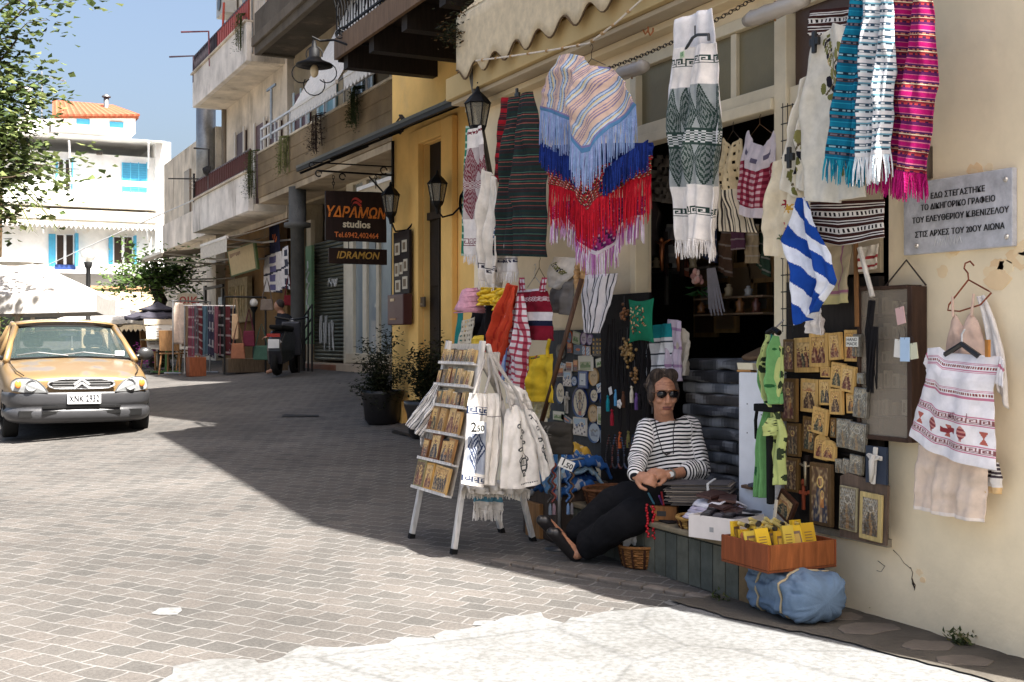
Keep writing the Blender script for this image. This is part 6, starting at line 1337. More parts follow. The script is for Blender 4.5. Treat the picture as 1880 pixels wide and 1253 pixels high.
for(x0,x1,y0,y1,lab,rt)in[(1577,1590,614,655,'thin silver icon at the upper right of the board',-3),(1578,1603,712,767,'embossed silver icon of mother and child',-4),(1547,1572,769,822,'embossed silver icon of a standing saint',-1),(1570,1600,776,828,'embossed silver icon right of the standing saint',-5),(1545,1557,842,868,'tiny silver icon in a black mount',2),(1558,1571,842,871,'tiny pale silver icon beside the crucifix',-6),(1571,1594,835,871,'white icon card left of the crucifix',-4),(1585,1597,685,705,'small grey icon under the black mount',0)]:
 icon(ib,x0,x1,y0,y1,'silver',lab,rt,w0=.02,frame=C(150,146,136),fw_=.05)
icon(ib,1502,1541,850,964,'dark','large old icon of mother and child in a brown frame',0,.025,.03,C(92,70,44),.12,res=(30,60))
t=Thing('icon_mount','brown leather mount leaning on the sill behind two silver icons','mount');m=M();ms=wall(3.90);m.prism(ms,[ms.uv(*q)for q in[(1546,985),(1547,874),(1560,868),(1634,892),(1630,1002)]],0,.015,C(96,80,68));t.part('board',m,'wood');t.done()
icon(ms,1549,1581,893,974,'silver','tall embossed silver icon on the brown mount',-2,.012,.017,C(150,140,110),.06,res=(24,40))
icon(ms,1586,1627,905,992,'silver','gilt framed silver icon at the right end of the sill',-2,.012,.017,C(186,164,110),.16,res=(24,40))
icon(wall(3.86),1430,1462,906,954,'scene','small framed icon leaning at an angle beside the white stand',-28,.02,.0,C(70,44,30),.14,res=(20,26))
t=Thing('hand_made_card','little white card reading hand made among the icons','card');hm=wall(3.86);a0,a1,b0,b1=srect(hm,1554,1576,619,637);m=M();m.fbox(hm,a0,a1,b0,b1,0,.003,C(220,218,208));cd=t.part('card',m,'paper')
for s_,y in(('HAND',624),('MADE',632)):a,b=hm.uv(1565,y);t.part('lettering',text_mesh(s_,hm,a,b,.022,C(30,34,36),c=.0035,ext=.0004,fit=(a1-a0)*.86),'paint',under=cd)
t.done()
t=Thing('crucifix','white plaster crucifix on a dark blue board','crucifix');cf=wall(3.89);m=M();wb(m,1593,1631,820,888,0,.012,C(26,40,60),cf);t.part('board',m,'paint');m=M();a,b=cf.uv(1611,855);rr=R(6);c2=Fr(cf.p(a,b),cf.r*math.cos(rr)-cf.u*math.sin(rr),cf.u*math.cos(rr)+cf.r*math.sin(rr))
m.fbox(c2,-.012,.012,-.085,.085,.013,.024,C(206,200,190));m.fbox(c2,-.045,.045,.03,.05,.0135,.0235,C(206,200,190));t.part('cross',m,'plaster',bev=.003)
m=M();m.tube([c2.p(-.04,.045,.028),c2.p(-.015,.03,.03),c2.p(0,.025,.032),c2.p(.015,.03,.03),c2.p(.04,.045,.028)],.006,C(196,190,180));m.tube([c2.p(0,.05,.03),c2.p(0,.02,.035),c2.p(.004,-.03,.034),c2.p(-.004,-.075,.03)],[.009,.015,.013,.006],C(196,190,180),seg=8);t.part('figure',m,'plaster',smooth=True);t.done()
for k,x in enumerate((1477,1493)):
 f_=wall(3.90);a,b=f_.uv(x,910);t=Thing('wooden_cross',('reddish carved wooden cross, the left one' if k==0 else 'reddish carved wooden cross, the right one')+' of the pair beside the large old icon','cross','carved crosses');m=M();cc=C(140,66,40);m.fbox(f_,a-.008,a+.008,b-.07,b+.06,0,.012,cc);m.fbox(f_,a-.03,a+.03,b+.005,b+.022,.0005,.0115,cc);m.prism(f_,[(a+.014*math.cos(q*.785),b+.065+.018*math.sin(q*.785))for q in range(8)],0,.012,cc);t.part('cross',m,'wood',bev=.002);t.done()
t=Thing('hanging_crucifix','slender dark crucifix with a pale figure hanging left of the old icon','crucifix');f_=wall(3.91);a,b=f_.uv(1484,866);m=M();m.fbox(f_,a-.012,a+.012,b-.09,b+.08,0,.012,C(40,30,26));m.fbox(f_,a-.045,a+.045,b+.02,b+.04,.0005,.0115,C(40,30,26));t.part('cross',m,'wood');m=M();m.tube([f_.p(a-.04,b+.035,.017),f_.p(a,b+.022,.018),f_.p(a+.04,b+.035,.017)],.005,C(176,160,130));m.tube([f_.p(a,b+.05,.018),f_.p(a,b-.07,.018)],[.01,.006],C(176,160,130));t.part('figure',m,'metal',smooth=True);t.done()
st=wall(3.88);t=Thing('white_stand','tall white painted panel box standing on the shop step','stand');(a0,b1),(a1,b0)=st.uv(1356,686),st.uv(1424,950);b0=.303
m=M();m.fbox(st,a0,a1,b0,st.uv(1390,685)[1],-.08,0,C(222,224,228));t.part('panel',m,'paint',bev=.006)
m=M()
for x,y in[(1372,742),(1372,795),(1398,762),(1400,850)]:a,b=st.uv(x,y);m.lathe(st.p(a,b,.0005),[(.004,0),(.003,.002),(0,.002)],C(60),seg=6,axis=(-1,0,0))
t.part('screw',m,'metal');t.done()
m=M();z=st.uv(1390,685)[1];f_=Fr(st.p(a0+.04,z,-.04),(.3,-1,0),(0,.3,1));m.fbox(f_,-.05,.05,.012,.05,-.03,.03,C(214,204,176));m.fbox(f_,-.06,.03,.0,.011,-.03,.03,C(176,130,80));one('card_box',m,'paper','small cream box lying on top of the white stand','box',bev=.003)
m=M();m.lathe(st.p(a0+.14,z+.002,-.03),[(.014,0),(.014,.05),(.008,.055),(.008,.075),(0,.075)],C(206,200,190),seg=12);one('small_bottle',m,'gloss','tiny pale bottle on the white stand beside the cream box','bottle',smooth=True)
LIME,GRE,TL=C(176,186,118),C(108,158,98),C(30,100,100)
def spots(cb,cs,seed,k=9):
 g=random.Random(seed);P_=[(g.random(),g.random(),g.uniform(.03,.07))for _ in range(k*4)]
 return lambda i,j,x,y:cs if any(math.hypot((i-a)*.5,(j-b)*1.6)<r*.7 for a,b,r in P_)else cb
t=Thing('green_scarves','bunch of lime green spotted scarves tied with a black band on the white stand','scarves');s3=wall(3.80)
for L_,R_,cf_,am in[([(1412,616),(1399,660),(1402,700),(1416,745),(1400,790),(1391,912)],[(1424,618),(1414,690),(1424,742),(1428,742),(1414,800),(1414,914)],spots(GRE,C(40,90,50),1,3),.02),([(1426,622),(1418,690),(1424,745),(1420,800),(1422,890)],[(1440,640),(1442,700),(1434,745),(1446,800),(1444,890)],spots(LIME,C(50,60,40),2),.02),([(1408,614),(1399,670),(1406,720),(1420,744)],[(1420,616),(1412,680),(1422,730),(1434,748)],spots(LIME,C(40,50,36),3),.02),([(1416,614),(1414,690),(1424,742)],[(1430,618),(1432,690),(1434,742)],lambda i,j,x,y:TL if i<.4 else spots(GRE,C(40,90,50),4,2)(i,j,x,y),.02),([(1412,770),(1412,800)],[(1428,765),(1430,800)],spots(LIME,C(50,60,40),5),.015)]:
 m=M();cloth(m,Fr(s3.o+s3.w*(.01*len(t.parts)),s3.r,s3.u),L_,R_,cf_,nu=44,nv=150,folds=1.2,amp=am,bulge=.04,ph=len(t.parts));t.part('scarf',m,'cloth',smooth=True,solid=.005)
m=M();wb(m,1402,1440,742,756,.0,.065,C(20),s3);m.tube([s3.p(*s3.uv(1405,750),.05),s3.p(*s3.uv(1399,772),.04),s3.p(*s3.uv(1397,806),.03)],.010,C(22));m.tube([s3.p(*s3.uv(1426,800),.04),s3.p(*s3.uv(1424,925),.03)],.022,C(24));t.part('band',m,'cloth',bev=.01)
m=M();m.tube([s3.p(*s3.uv(1412,612),.01),s3.p(*s3.uv(1424,605),.01),s3.p(*s3.uv(1434,612),.01)],.015,C(34,34,36));m.tube([s3.p(*s3.uv(1424,605),.01),s3.p(*s3.uv(1424,588),-.05)],.004,C(150));t.part('hook',m,'metal');t.done()
tc_=Vector((3.63,4.62,0));TB=C(126,66,36)
t=Thing('cloth_bundle','pale blue cloth bale tied with string on the ground under the wooden tray','bale');bm_=M()
def bale(i,j):
 q=2*math.pi*i;e=.30;l=(j-.5)*.52;env=(1-abs(2*j-1)**6)**.4*(1 if 0<j<1 else.0)
 cx_=abs(math.cos(q))**.55*math.copysign(1,math.cos(q));cz_=abs(math.sin(q))**.55*math.copysign(1,math.sin(q))
 tie=1-.05*math.exp(-((j-.3)/.03)**2)-.05*math.exp(-((j-.72)/.03)**2)
 nz=mnoise.noise((cx_*2.2,cz_*2.2,l*6))*.024+mnoise.noise((cx_*5,cz_*5,l*14))*.014+abs(mnoise.noise((cx_*9+3,cz_*9,l*24)))*.010
 rx,rz=(.155*env*tie+nz*env),(.112*env*tie+nz*env)
 return Vector((3.70+cx_*rx-.05*(1-j),4.52+l,.118+cz_*rz+.005))
bm_.grid(bale,110,100,C(100,120,142));t.part('cloth',bm_,'cloth',smooth=True)
m=M()
for j in(.3,.72):m.tube([bale(i/40,j)+(bale(i/40,j)-Vector((3.68,4.52+(j-.5)*.52,.118))).normalized()*.004 for i in range(41)],.006,C(176,160,130),seg=6)
t.part('string',m,'cloth',smooth=True);t.done()
fT=Fr((3.62,4.62,.245),(.0,-1,0),(-1,0,0))
fT=Fr((3.64,4.60,.24),(1,0,0),(0,1,0))
t=Thing('wooden_tray','open reddish wooden tray box holding yellow booklets','tray');m=M();A,B,H_,th=.20,.18,.13,.014
m.fbox(fT,-A,A,-B,B,0,.012,C(110,60,34));m.fbox(fT,-A,-A+th,-B,B,.0125,H_,TB);m.fbox(fT,A-th,A,-B,B,.0125,H_,TB);m.fbox(fT,-A+th+.0005,A-th-.0005,-B,-B+th,.0125,H_-.002,C(140,80,42));m.fbox(fT,-A+th+.0005,A-th-.0005,B-th,B,.0125,H_-.002,TB);t.part('box',m,'wood',bev=.003);t.done()
YL=[C(206,168,44),C(190,150,40),C(196,170,70)];g=random.Random(17)
for k in range(16):
 a=-.15+.06*(k%5)+g.uniform(-.01,.01);b=-.13+.085*(k//5)+g.uniform(-.01,.01);lean=g.uniform(-.35,.35);p=fT.p(a,b,.02);ff=Fr(p,Vector((math.cos(lean*2),-math.sin(lean*2)*.6,lean*.3)),Vector((-lean*.3,.25,1)));w_,h=g.uniform(.055,.08),g.uniform(.14,.19)
 t=Thing('booklet',['yellow booklet standing upright in the wooden tray','yellow booklet with a brown patterned cover standing in the wooden tray'][k%2],'booklet',['plain yellow booklets in the tray','patterned yellow booklets in the tray'][k%2])
 m=M();m.fbox(ff,-w_/2,w_/2,0,h,-.008,.008,YL[k%3]);t.part('cover',m,'paper')
 m=M()
 if k%2:m.fbox(ff,-w_*.36,w_*.36,h*.2,h*.85,.0082,.0095,C(110,84,60));m.fbox(ff,-w_*.26,w_*.26,h*.28,h*.78,.0096,.0105,C(186,150,60))
 else:
  for q in range(4):m.fbox(ff,-w_*.3,w_*.25,h*(.55+.07*q),h*(.57+.07*q),.0082,.0092,C(120,90,40))
 t.part('print',m,'paint');t.done()
for k in range(14):
 a=-.12+.05*(k%5)+g.uniform(-.02,.02);b=-.04+.07*(k//5);p=fT.p(a,b,.17+.012*(k%3));d=Vector((g.uniform(-.2,.2)+.2,1,g.uniform(-.1,.25))).normalized()
 m=M();L_=g.uniform(.07,.11);m.tube([p-d*L_/2,p+d*L_/2],.010,C(196,170,90),seg=10);m.tube([p-d*(L_/2+.002),p-d*(L_/2-.012)],.0112,C(50,44,36),seg=10);m.tube([p+d*(L_/2-.012),p+d*(L_/2+.002)],.0112,C(214,196,130),seg=10);one('rolled_scroll',m,'gold','little rolled gilt scroll lying on top of the booklets','scroll','gilt scrolls in the tray',smooth=False)
m=M();p=fT.p(.05,.1,.15);m.bar(p,p+Vector((.02,0,.14)),.018,.006,C(196,186,166));one('wooden_slip',m,'paper','upright pale slip sticking out of the tray','slip')
m=M();p=fT.p(-.16,.02,.13);m.tube([p+Vector((.03*math.cos(q*.5),.03*math.sin(q*.5),.02*math.sin(q*.5)))for q in range(12)],.008,C(150,84,56));one('leather_loop',m,'wood','brown leather loop in the left corner of the tray','loop')
# white carton
cb=Fr((3.66,5.04,.304),(.94,.34,0),(-.34,.94,0));t=Thing('carton','white open carton full of dark cases on the shop step','carton');m=M();A,B,H_,th=.13,.14,.115,.005;CW=C(214,206,200)
m.fbox(cb,-A,A,-B,B,0,.004,CW);m.fbox(cb,-A,-A+th,-B,B,.0042,H_,CW);m.fbox(cb,A-th,A,-B,B,.0042,H_,CW);m.fbox(cb,-A+th+.0003,A-th-.0003,-B,-B+th,.0042,H_-.001,CW);m.fbox(cb,-A+th+.0003,A-th-.0003,B-th,B,.0042,H_-.001,CW);t.part('box',m,'paper');m=M();m.fbox(Fr(cb.p(-A,0,.05),(-.34,.94,0)[0:3],UP),-.012,.012,-.012,.012,-.001,.0008,C(150));t.part('print',m,'paint');t.done()
g=random.Random(23)
for k in range(16):
 p=cb.p(g.uniform(-.09,.09),g.uniform(-.11,.11),.07+.006*k*.7);q=g.uniform(-.5,.5)+.5;f_=Fr(p,(math.cos(q),math.sin(q),g.uniform(-.12,.12)),(-math.sin(q),math.cos(q),g.uniform(-.15,.15)));cc=C(34,30,34)if k%3 else C(84,80,86)
 m=M();m.fbox(f_,-.055,.055,-.025,.025,0,.012,cc);m.fbox(f_,-.04,.04,-.014,.014,.0122,.0135,mixc(cc,C(150),.25));one('case',m,'plastic','small dark case heaped in the white carton','case','dark cases in the carton',bev=.002)
for k in range(7):
 p=Vector((3.72+.025*(k%3),5.13-.05*(k%2)+.02*k,.40+.014*k));q=.4+.25*(k%3);f_=Fr(p,(math.cos(q),math.sin(q),.05),(-math.sin(q),math.cos(q),.12));m=M();m.fbox(f_,-.085,.085,-.045,.045,0,.013,[C(74,46,40),C(60,38,34),C(86,54,44)][k%3]);m.fbox(f_,-.084,.084,-.044,.044,.0135,.0165,C(66,44,40));one('wallet',m,'paint','brown leather wallet stacked behind the white carton','wallet','leather wallets on the step',bev=.003)
 # bundle of incense papers
t=Thing('paper_bundle','bundle of grey paper sheets held by a white band on the step','papers');m=M();g=random.Random(5);fP=Fr((3.78,5.42,.42),(.62,-.78,.04),(.78,.62,.1))
for k in range(34):dz=.0035*k;o_=g.uniform(-.03,.03);m.fbox(fP,-.17+o_,.17+o_*.3,-.06+g.uniform(-.01,.01),.06,dz,dz+.0028,[C(120,112,106),C(84,80,80),C(150,138,124),C(66,62,62)][k%4])
t.part('sheet',m,'paper');m=M();m.fbox(fP,.05,.062,-.072,.072,-.004,.124,C(214,212,208));t.part('band',m,'paper');t.done()
t=Thing('cloth_pile','pile of folded lilac and white lace cloths behind the carton','cloths');m=M()
for k in range(5):
 def fn(i,j,k=k):return Vector((3.70+.11*(i-.5)*2+.01*k,5.24+.09*(j-.5)*2-.008*k,.40+.016*k+.012*mnoise.noise((i*4,j*4,k))-.03*(2*abs(i-.5))**3))
 m.grid(fn,12,10,[C(196,186,200),C(214,210,214),C(176,170,184)][k%3])
t.part('cloth',m,'cloth',smooth=True,solid=.008);t.done()
g=random.Random(15)
for k in range(9):
 p=Vector((3.95+g.uniform(-.1,.15),5.2+g.uniform(-.2,.3),.40+.02*k));q=g.uniform(-1,1);f_=Fr(p,(math.cos(q),math.sin(q),.1),(-math.sin(q),math.cos(q),0));m=M();m.fbox(f_,-.13,.13,-.05,.05,0,.016,[C(70,74,84),C(44,44,50),C(150,154,160),C(96,76,60)][k%4]);one('folded_brochure',m,'paper','folded grey brochure heaped near the white stand','brochure','brochures heaped on the step',bev=.002)
m=M();fb_=wall(3.62);p=Vector((3.98,5.35,.4));m.tube([p,p+Vector((.0,-.14,.28))],.003,C(120),seg=5);one('incense_stick',m,'metal','thin stick standing up from the brochures','stick')
# baskets
def basket(o,r,h,label,name='wicker_basket',handle=True,cc=C(150,104,58),rings=9,nsp=26,side=.8):
 t=Thing(name,label,'basket');o=Vector(o);m=M();g=random.Random(int(r*1000))
 def rad(z):return r*(side+(1-side)*(z/h)**.7)
 m.lathe(o,[(0,.004),(rad(0)*.96,.004),(r*.93,h*.97)],C(84,58,36),seg=24)
 for k in range(rings):
  z=h*(k+.5)/rings;m.tube([o+Vector((math.cos(q*2*math.pi/nsp*.5)*(rad(z)+.004*math.sin(q*math.pi/2+k*math.pi)),math.sin(q*2*math.pi/nsp*.5)*(rad(z)+.004*math.sin(q*math.pi/2+k*math.pi)),z))for q in range(nsp*2+1)],h/rings*.56,mixc(cc,C(90,56,30),g.random()*.6),seg=6)
 t.part('weave',m,'straw',smooth=True);m=M()
 for k in range(12):q=k*math.pi/6;m.tube([o+Vector((math.cos(q)*(rad(z)+.008),math.sin(q)*(rad(z)+.008),z))for z in(0,h*.35,h*.7,h)],.007,C(66,40,26),seg=5)
 t.part('rib',m,'straw');m=M()
 m.tube([o+Vector((math.cos(q*.2618)*(r+.006),math.sin(q*.2618)*(r+.006),h+.006*math.cos(q*6)))for q in range(25)],.010,mixc(cc,C(90,60,34),.3),seg=6);t.part('rim',m,'straw',smooth=True)
 if handle:m=M();m.tube([o+Vector((-.94*r*math.cos(q*math.pi/12)*.5,.94*r*math.cos(q*math.pi/12)*.87,h+r*1.15*math.sin(q*math.pi/12)))for q in range(13)],.008,C(80,50,32),seg=6);t.part('handle',m,'straw',smooth=True)
 t.done()
b0=G(1182,1040);basket((b0.x,b0.y,b0.z+.004),.135,.12,'round wicker basket with a tall handle on the cobbles below the step',cc=C(146,100,56))
g=random.Random(41)
for k in range(9):
 q=k*.8;p=Vector((b0.x+.07*math.cos(q),b0.y+.07*math.sin(q),b0.z+.085+.012*(k%3)));m=M();m.ball(p,.03,[C(36,34,36),C(70,74,84),C(60,40,34)][k%3],sc=(1.2,.9,.6),seg=10,ring=6);one('trinket',m,'gloss','dark rounded trinket heaped in the handled basket','trinket','trinkets in the handled basket',smooth=True)
m=M();f_=Fr((b0.x-.06,b0.y+.04,b0.z+.12),(.8,-.6,.2),(-.1,-.2,1));cloth(m,f_,[(-.05,.06),(-.04,-.01)],[(.05,.08),(.06,0)],C(214,212,210),px=False,nu=10,nv=10,folds=1.5,amp=.02);one('paper_wrap',m,'paper','crumpled white paper wrap sticking out of the handled basket','paper',smooth=True,solid=.003)
basket((3.70,5.36,.304),.10,.06,'small shallow straw basket on the step beside the carton',handle=False,cc=C(190,150,84),rings=5)
p=Wn(1090,935,3.8);basket((3.74,6.35,.304),.15,.10,'flat brown basket in the shadow behind the seated woman',handle=False,cc=C(110,70,44),rings=6)
t=Thing('drawer_box','little wooden box with a dark label window on the step','box');f_=Fr((3.64,5.62,.304),(.75,-.66,0),UP);m=M();m.fbox(f_,-.09,.09,0,.085,-.09,0,C(150,100,56));t.part('box',m,'wood',bev=.004);m=M();m.fbox(f_,-.02,.03,.03,.058,.0005,.003,C(34,30,30));t.part('label_window',m,'paint');t.done()
g=random.Random(9)
for k in range(12):
 f2=f_.p(g.uniform(-.08,.08),.085,-.08+.07*g.random());m=M();d=Vector((g.uniform(-.5,.5),g.uniform(-.6,.2),.6)).normalized();m.tube([f2,f2+d*.08],.006,[C(176,30,40),C(196,170,50),C(110,60,130),C(60,110,130),C(206)][k%5],seg=6);one('pencil',m,'paint','coloured pencil sticking out of the little wooden box','pencil','pencils in the little box')
t=Thing('red_beads','bright red beads hanging over the front of the wooden box','beads');m=M()
for k in range(26):q=f_.p(-.07+.035*(k%2)+.006*g.uniform(-1,1),.09-.009*k*.8,.012+.006*(k%3));m.ball(q,.0085,C(186,24,36),seg=8,ring=5)
t.part('bead',m,'gloss',smooth=True);t.done()
g=random.Random(33);BL=[C(84,85,88),C(112,112,114),C(70,72,78),C(86,82,80),C(96,100,106),C(62,62,66)]
for k in range(13):
 z0=.304+.068*k;nm=['slate','pale grey','blue grey','dark grey','steel blue','charcoal'][k%6];dx,dy=g.uniform(-.03,.03),g.uniform(-.03,.03)
 def fn(i,j,z0=z0,k=k,dx=dx,dy=dy):
  q=2*math.pi*j;c_,s_=math.cos(q),math.sin(q);cx_=math.copysign(abs(c_)**.22,c_);cz_=math.copysign(abs(s_)**.4,s_)
  nz=mnoise.noise((i*7,cx_*2,k))*.03
  return Vector((4.42+dx+cx_*.24+nz,lerp(5.10,6.2,i)+dy,z0+.036+cz_*(.037+nz*.6)+.016*mnoise.noise((i*4,k,5))))
 m=M();m.grid(fn,36,24,lambda i,j,k=k:mixc(BL[k%6],C(176,178,182)if mnoise.noise((i*8,j*5,k))>0 else C(36),min(.55,1.2*abs(mnoise.noise((i*8,j*5,k))))));one('folded_blanket',m,'cloth',['lowest','second','third','fourth','fifth','sixth','seventh','eighth','ninth','tenth','eleventh','twelfth','topmost'][k]+' blanket from the bottom, '+nm+', in the pile behind the woman','blanket','pile of folded blankets',smooth=True)  # pale streaks in the colour imitate the sheen of plastic wrapping
def fold_top(p,cc,lab):
 m=M();m.grid(lambda i,j:p+Vector((.2*(i-.5)*2,.3*(j-.5)*2,.03*mnoise.noise((i*4,j*5,2))-.05*abs(2*i-1)**3)),20,24,cc);one('shawl',m,'cloth',lab,'shawl',smooth=True,solid=.02)
fold_top(Vector((4.42,5.36,1.25)),C(120,96,74),'brown shawl folded on top of the blanket pile')
# towels and small tops hanging left of the woman's head
twl=lambda i,j,x,y:C(30,130,136)if j<.2 else(C(70,76,84)if abs((y*14)%1-.5)<.06 else C(206,208,212))
hung(wall(3.98),[(1196,598),(1194,640),(1196,720)],[(1230,594),(1230,640),(1228,720)],twl,'towel','white striped towel with a teal top behind the woman','towel','towels hung behind the woman',folds=1.6,amp=.02)
hung(wall(4.0),[(1228,586),(1228,700)],[(1252,590),(1250,700)],lambda i,j,x,y:C(150,120,150)if abs((y*9)%1-.5)<.08 else C(186,172,186),'towel','lilac towel behind the woman','towel','towels hung behind the woman',folds=1.4,amp=.02)
hung(wall(4.02),[(1250,600),(1248,690)],[(1268,630),(1262,690)],C(176,166,150),'child_shirt','pale beige child top right of the lilac towel','top',folds=1.2,amp=.02,T=[(1250,600),(1258,604),(1268,630)])
hung(wall(4.0),[(1190,620),(1188,760)],[(1200,620),(1198,760)],C(196,190,190),'towel','thin white towel edge beside the necklaces','towel','towels hung behind the woman',folds=1,amp=.01)
# green pouch with beads
t=Thing('green_pouch','green cushion pouch covered with tiny orange beads','pouch');f_=wall(3.84);(a0,b1),(a1,b0)=f_.uv(1154,550),f_.uv(1201,630);ca_,cb_=(a0+a1)/2,(b0+b1)/2;wd,ht=(a1-a0),(b1-b0);m=M()
for sg in(1,-1):
 m.grid(lambda i,j,sg=sg:f_.p(ca_+(i-.5)*wd*(1-.16*math.sin(math.pi*j))*sg,cb_-(j-.5)*ht*(1-.12*math.sin(math.pi*i)),sg*(.035*(math.sin(math.pi*i)*math.sin(math.pi*j))**.6)),16,20,C(24,104,76))
t.part('body',m,'cloth',smooth=True);m=M();g=random.Random(8)
for k in range(46):
 i,j=g.uniform(.2,.85),g.uniform(.1,.8);p=f_.p(ca_+(i-.5)*wd*.85,cb_-(j-.5)*ht*.9,.036*(math.sin(math.pi*i)*math.sin(math.pi*j))**.6+.003);d=f_.r*g.uniform(-1,1)+f_.u*g.uniform(-1,1);m.tube([p,p+d.normalized()*.014],.0032,[C(176,110,70),C(196,170,130),C(60,44,36)][k%3],seg=5)
t.part('bead',m,'gloss');t.done()
# hanging clusters
for(x,y,r,n,cc,lab)in[(1146,575,.035,20,C(140,90,50),'brown wooden bead bracelet above the green pouch'),(1152,645,.05,60,C(176,140,80),'cluster of golden shell trinkets under the green pouch'),(1165,688,.03,18,C(150,110,60),'bunch of little wooden spoons on the necklace rack')]:
 p=Wn(x,y,3.84);m=M();g=random.Random(x)
 for k in range(n):m.ball(p+Vector((g.gauss(0,.3),g.gauss(0,1),g.gauss(0,1)))*r*.6,.011,mixc(cc,C(60,40,30),g.random()*.7),seg=7,ring=5)
 m.tube([p,p+UP*r*3],.003,C(40));one('trinket_cluster',m,'gold',lab,'trinkets',smooth=True)
hung(wall(3.80),[(1071,506),(1074,560),(1078,612)],[(1134,502),(1122,560),(1104,612)],lambda i,j,x,y:C(60,60,66)if abs((i*7)%1-.5)<.07 else C(216,210,210),'striped_shirt','white child shirt with thin dark stripes under the magenta poncho','shirt',nu=70,nv=40,folds=2,amp=.015,bulge=.03)
def sockcol(i,j,x,y):return sprig(i,j,[(.5,.3,.3,.6)])or C(206,196,182)
hung(wall(3.82),[(1018,472),(1008,500),(1012,525)],[(1060,474),(1056,505),(1030,532)],sockcol,'linen_pouch','linen pouch with an olive sprig hanging by the pole','pouch',nu=50,nv=40,folds=1,amp=.01,bulge=.05)
hung(wall(3.84),[(1020,520),(1012,572)],[(1056,505),(1056,580)],C(120,114,108),'grey_pouch','grey cloth bag beneath the linen pouch','bag',folds=1.3,amp=.02,bulge=.05)
p=Wn(1066,508,3.79);m=M();g=random.Random(3)
for k in range(16):q=k*.3927;m.ball(p+Vector((0,-.045*math.cos(q),.085*math.sin(q))),.027,C(186,146,100),seg=9,ring=6)
one('loofah_wreath',m,'straw','oval tan woven wreath under the magenta fringe','wreath',smooth=True)
m=M();m.tube([Wn(990,790,3.55),Wn(1030,650,3.62),Wn(1068,512,3.72)],.016,C(86,62,46),seg=10);one('wooden_pole',m,'wood','dark wooden pole leaning across the souvenir board','pole',smooth=True)
# ================================================================ SOUVENIR BOARD
bf=wall(3.985);t=Thing('souvenir_board','dark grey blue board on the wall covered with plates and magnets','board');m=M();wb(m,1008,1142,606,835,0,.012,C(62,66,70),bf);t.part('board',m,'wood');t.done()
b2=wall(3.970);CR,NV,WDN=C(206,194,166),C(36,52,96),C(176,140,90)
def cpt(cx,cy):return 980+cx/3.297,480+cy/3.297
def plate(cx,cy,rx,ry,rim,mid,label,pic=None,w0=.0,tilt=0,name='souvenir_plate'):
 x,y=cpt(cx,cy);a,b=b2.uv(x,y);A=b2.uv(x+rx/3.297,y)[0]-a;B=b-b2.uv(x,y+ry/3.297)[1];t=Thing(name,label,'souvenir','plates on the souvenir board');m=M();n=26;prof=[(1,0),(1,.012),(.86,.008),(.84,.007),(.0,.007)]
 vs=[];ks=[];fs=[]
 for r,w_ in prof:
  for k in range(n):q=2*math.pi*k/n;vs.append(b2.p(a+A*r*math.cos(q),b+B*r*math.sin(q),w0+w_))
 for i in range(4):
  for k in range(n):fs.append((i*n+k,i*n+(k+1)%n,(i+1)*n+(k+1)%n,(i+1)*n+k));ks.append(rim if i<3 else mid)
 m.add(vs,fs,ks);t.part('rim',m,'gloss');m=M()
 f=pic or(lambda u,v:mixc(mid,rim,.6)if(v>.15+.2*math.sin(u*5)and v<.5 and abs(u)<.6)else(mixc(mid,C(90,80,60),.6)if abs(v+.2-.1*math.sin(u*9))<.12 and abs(u)<.7 else None))
 m.grid(lambda i,j:b2.p(a+A*.8*(2*i-1),b-B*.8*(2*j-1),w0+.0085),26,30,lambda i,j:f(2*i-1,2*j-1)if math.hypot(2*i-1,2*j-1)<1 else None);t.part('picture',m,'gloss');t.done()
def bull(u,v):
 if abs(math.hypot(u*1.4,v+.45)-.35)<.07 and v<-.2:return C(110,90,60)
 if abs(math.hypot(u*1.2,v-.25)-.4)<.06:return C(70,70,90)
 if abs(u)<.07 and abs(v)<.75:return C(120,80,60)
 if abs(abs(u)-.5+v*.3)<.06 and v<.5:return C(80,84,100)
 if v>.6 and abs(u)<.25:return C(150,60,50)
plate(285,855,47,95,NV,CR,'largest oval plate, cream with a blue rim and drawn figure',bull)
for(cx,cy,rx,ry,rim,mid,lab)in[(368,700,28,55,WDN,C(186,156,110),'oval wooden plaque, highest of the three in its column'),(370,813,25,42,NV,CR,'small round plate with a dark blue rim in the middle'),(365,922,28,55,WDN,C(190,160,116),'oval wooden plaque below the blue rimmed plate'),(372,1035,40,65,C(44,70,110),C(150,170,186),'round blue plate with white houses near the bottom'),(165,795,27,68,C(60,70,90),CR,'tall cream oval plate half hidden by the pole'),(167,548,25,50,C(110,110,106),C(130,126,116),'grey oval plate at the left edge by the pole'),(218,460,20,40,C(176,80,40),C(90,120,150),'orange rimmed oval plate in the top row'),(308,468,20,40,C(110,90,120),C(190,176,186),'lilac oval plate in the top row'),(345,475,17,34,C(120,100,126),C(170,160,176),'small mauve oval plate right of the lilac one'),(250,725,18,30,C(50,80,130),C(170,186,206),'tiny blue and white plate beside the framed tile'),(425,820,20,45,NV,C(120,140,170),'dark blue oval plate at the right side')]:plate(cx,cy,rx,ry,rim,mid,lab)
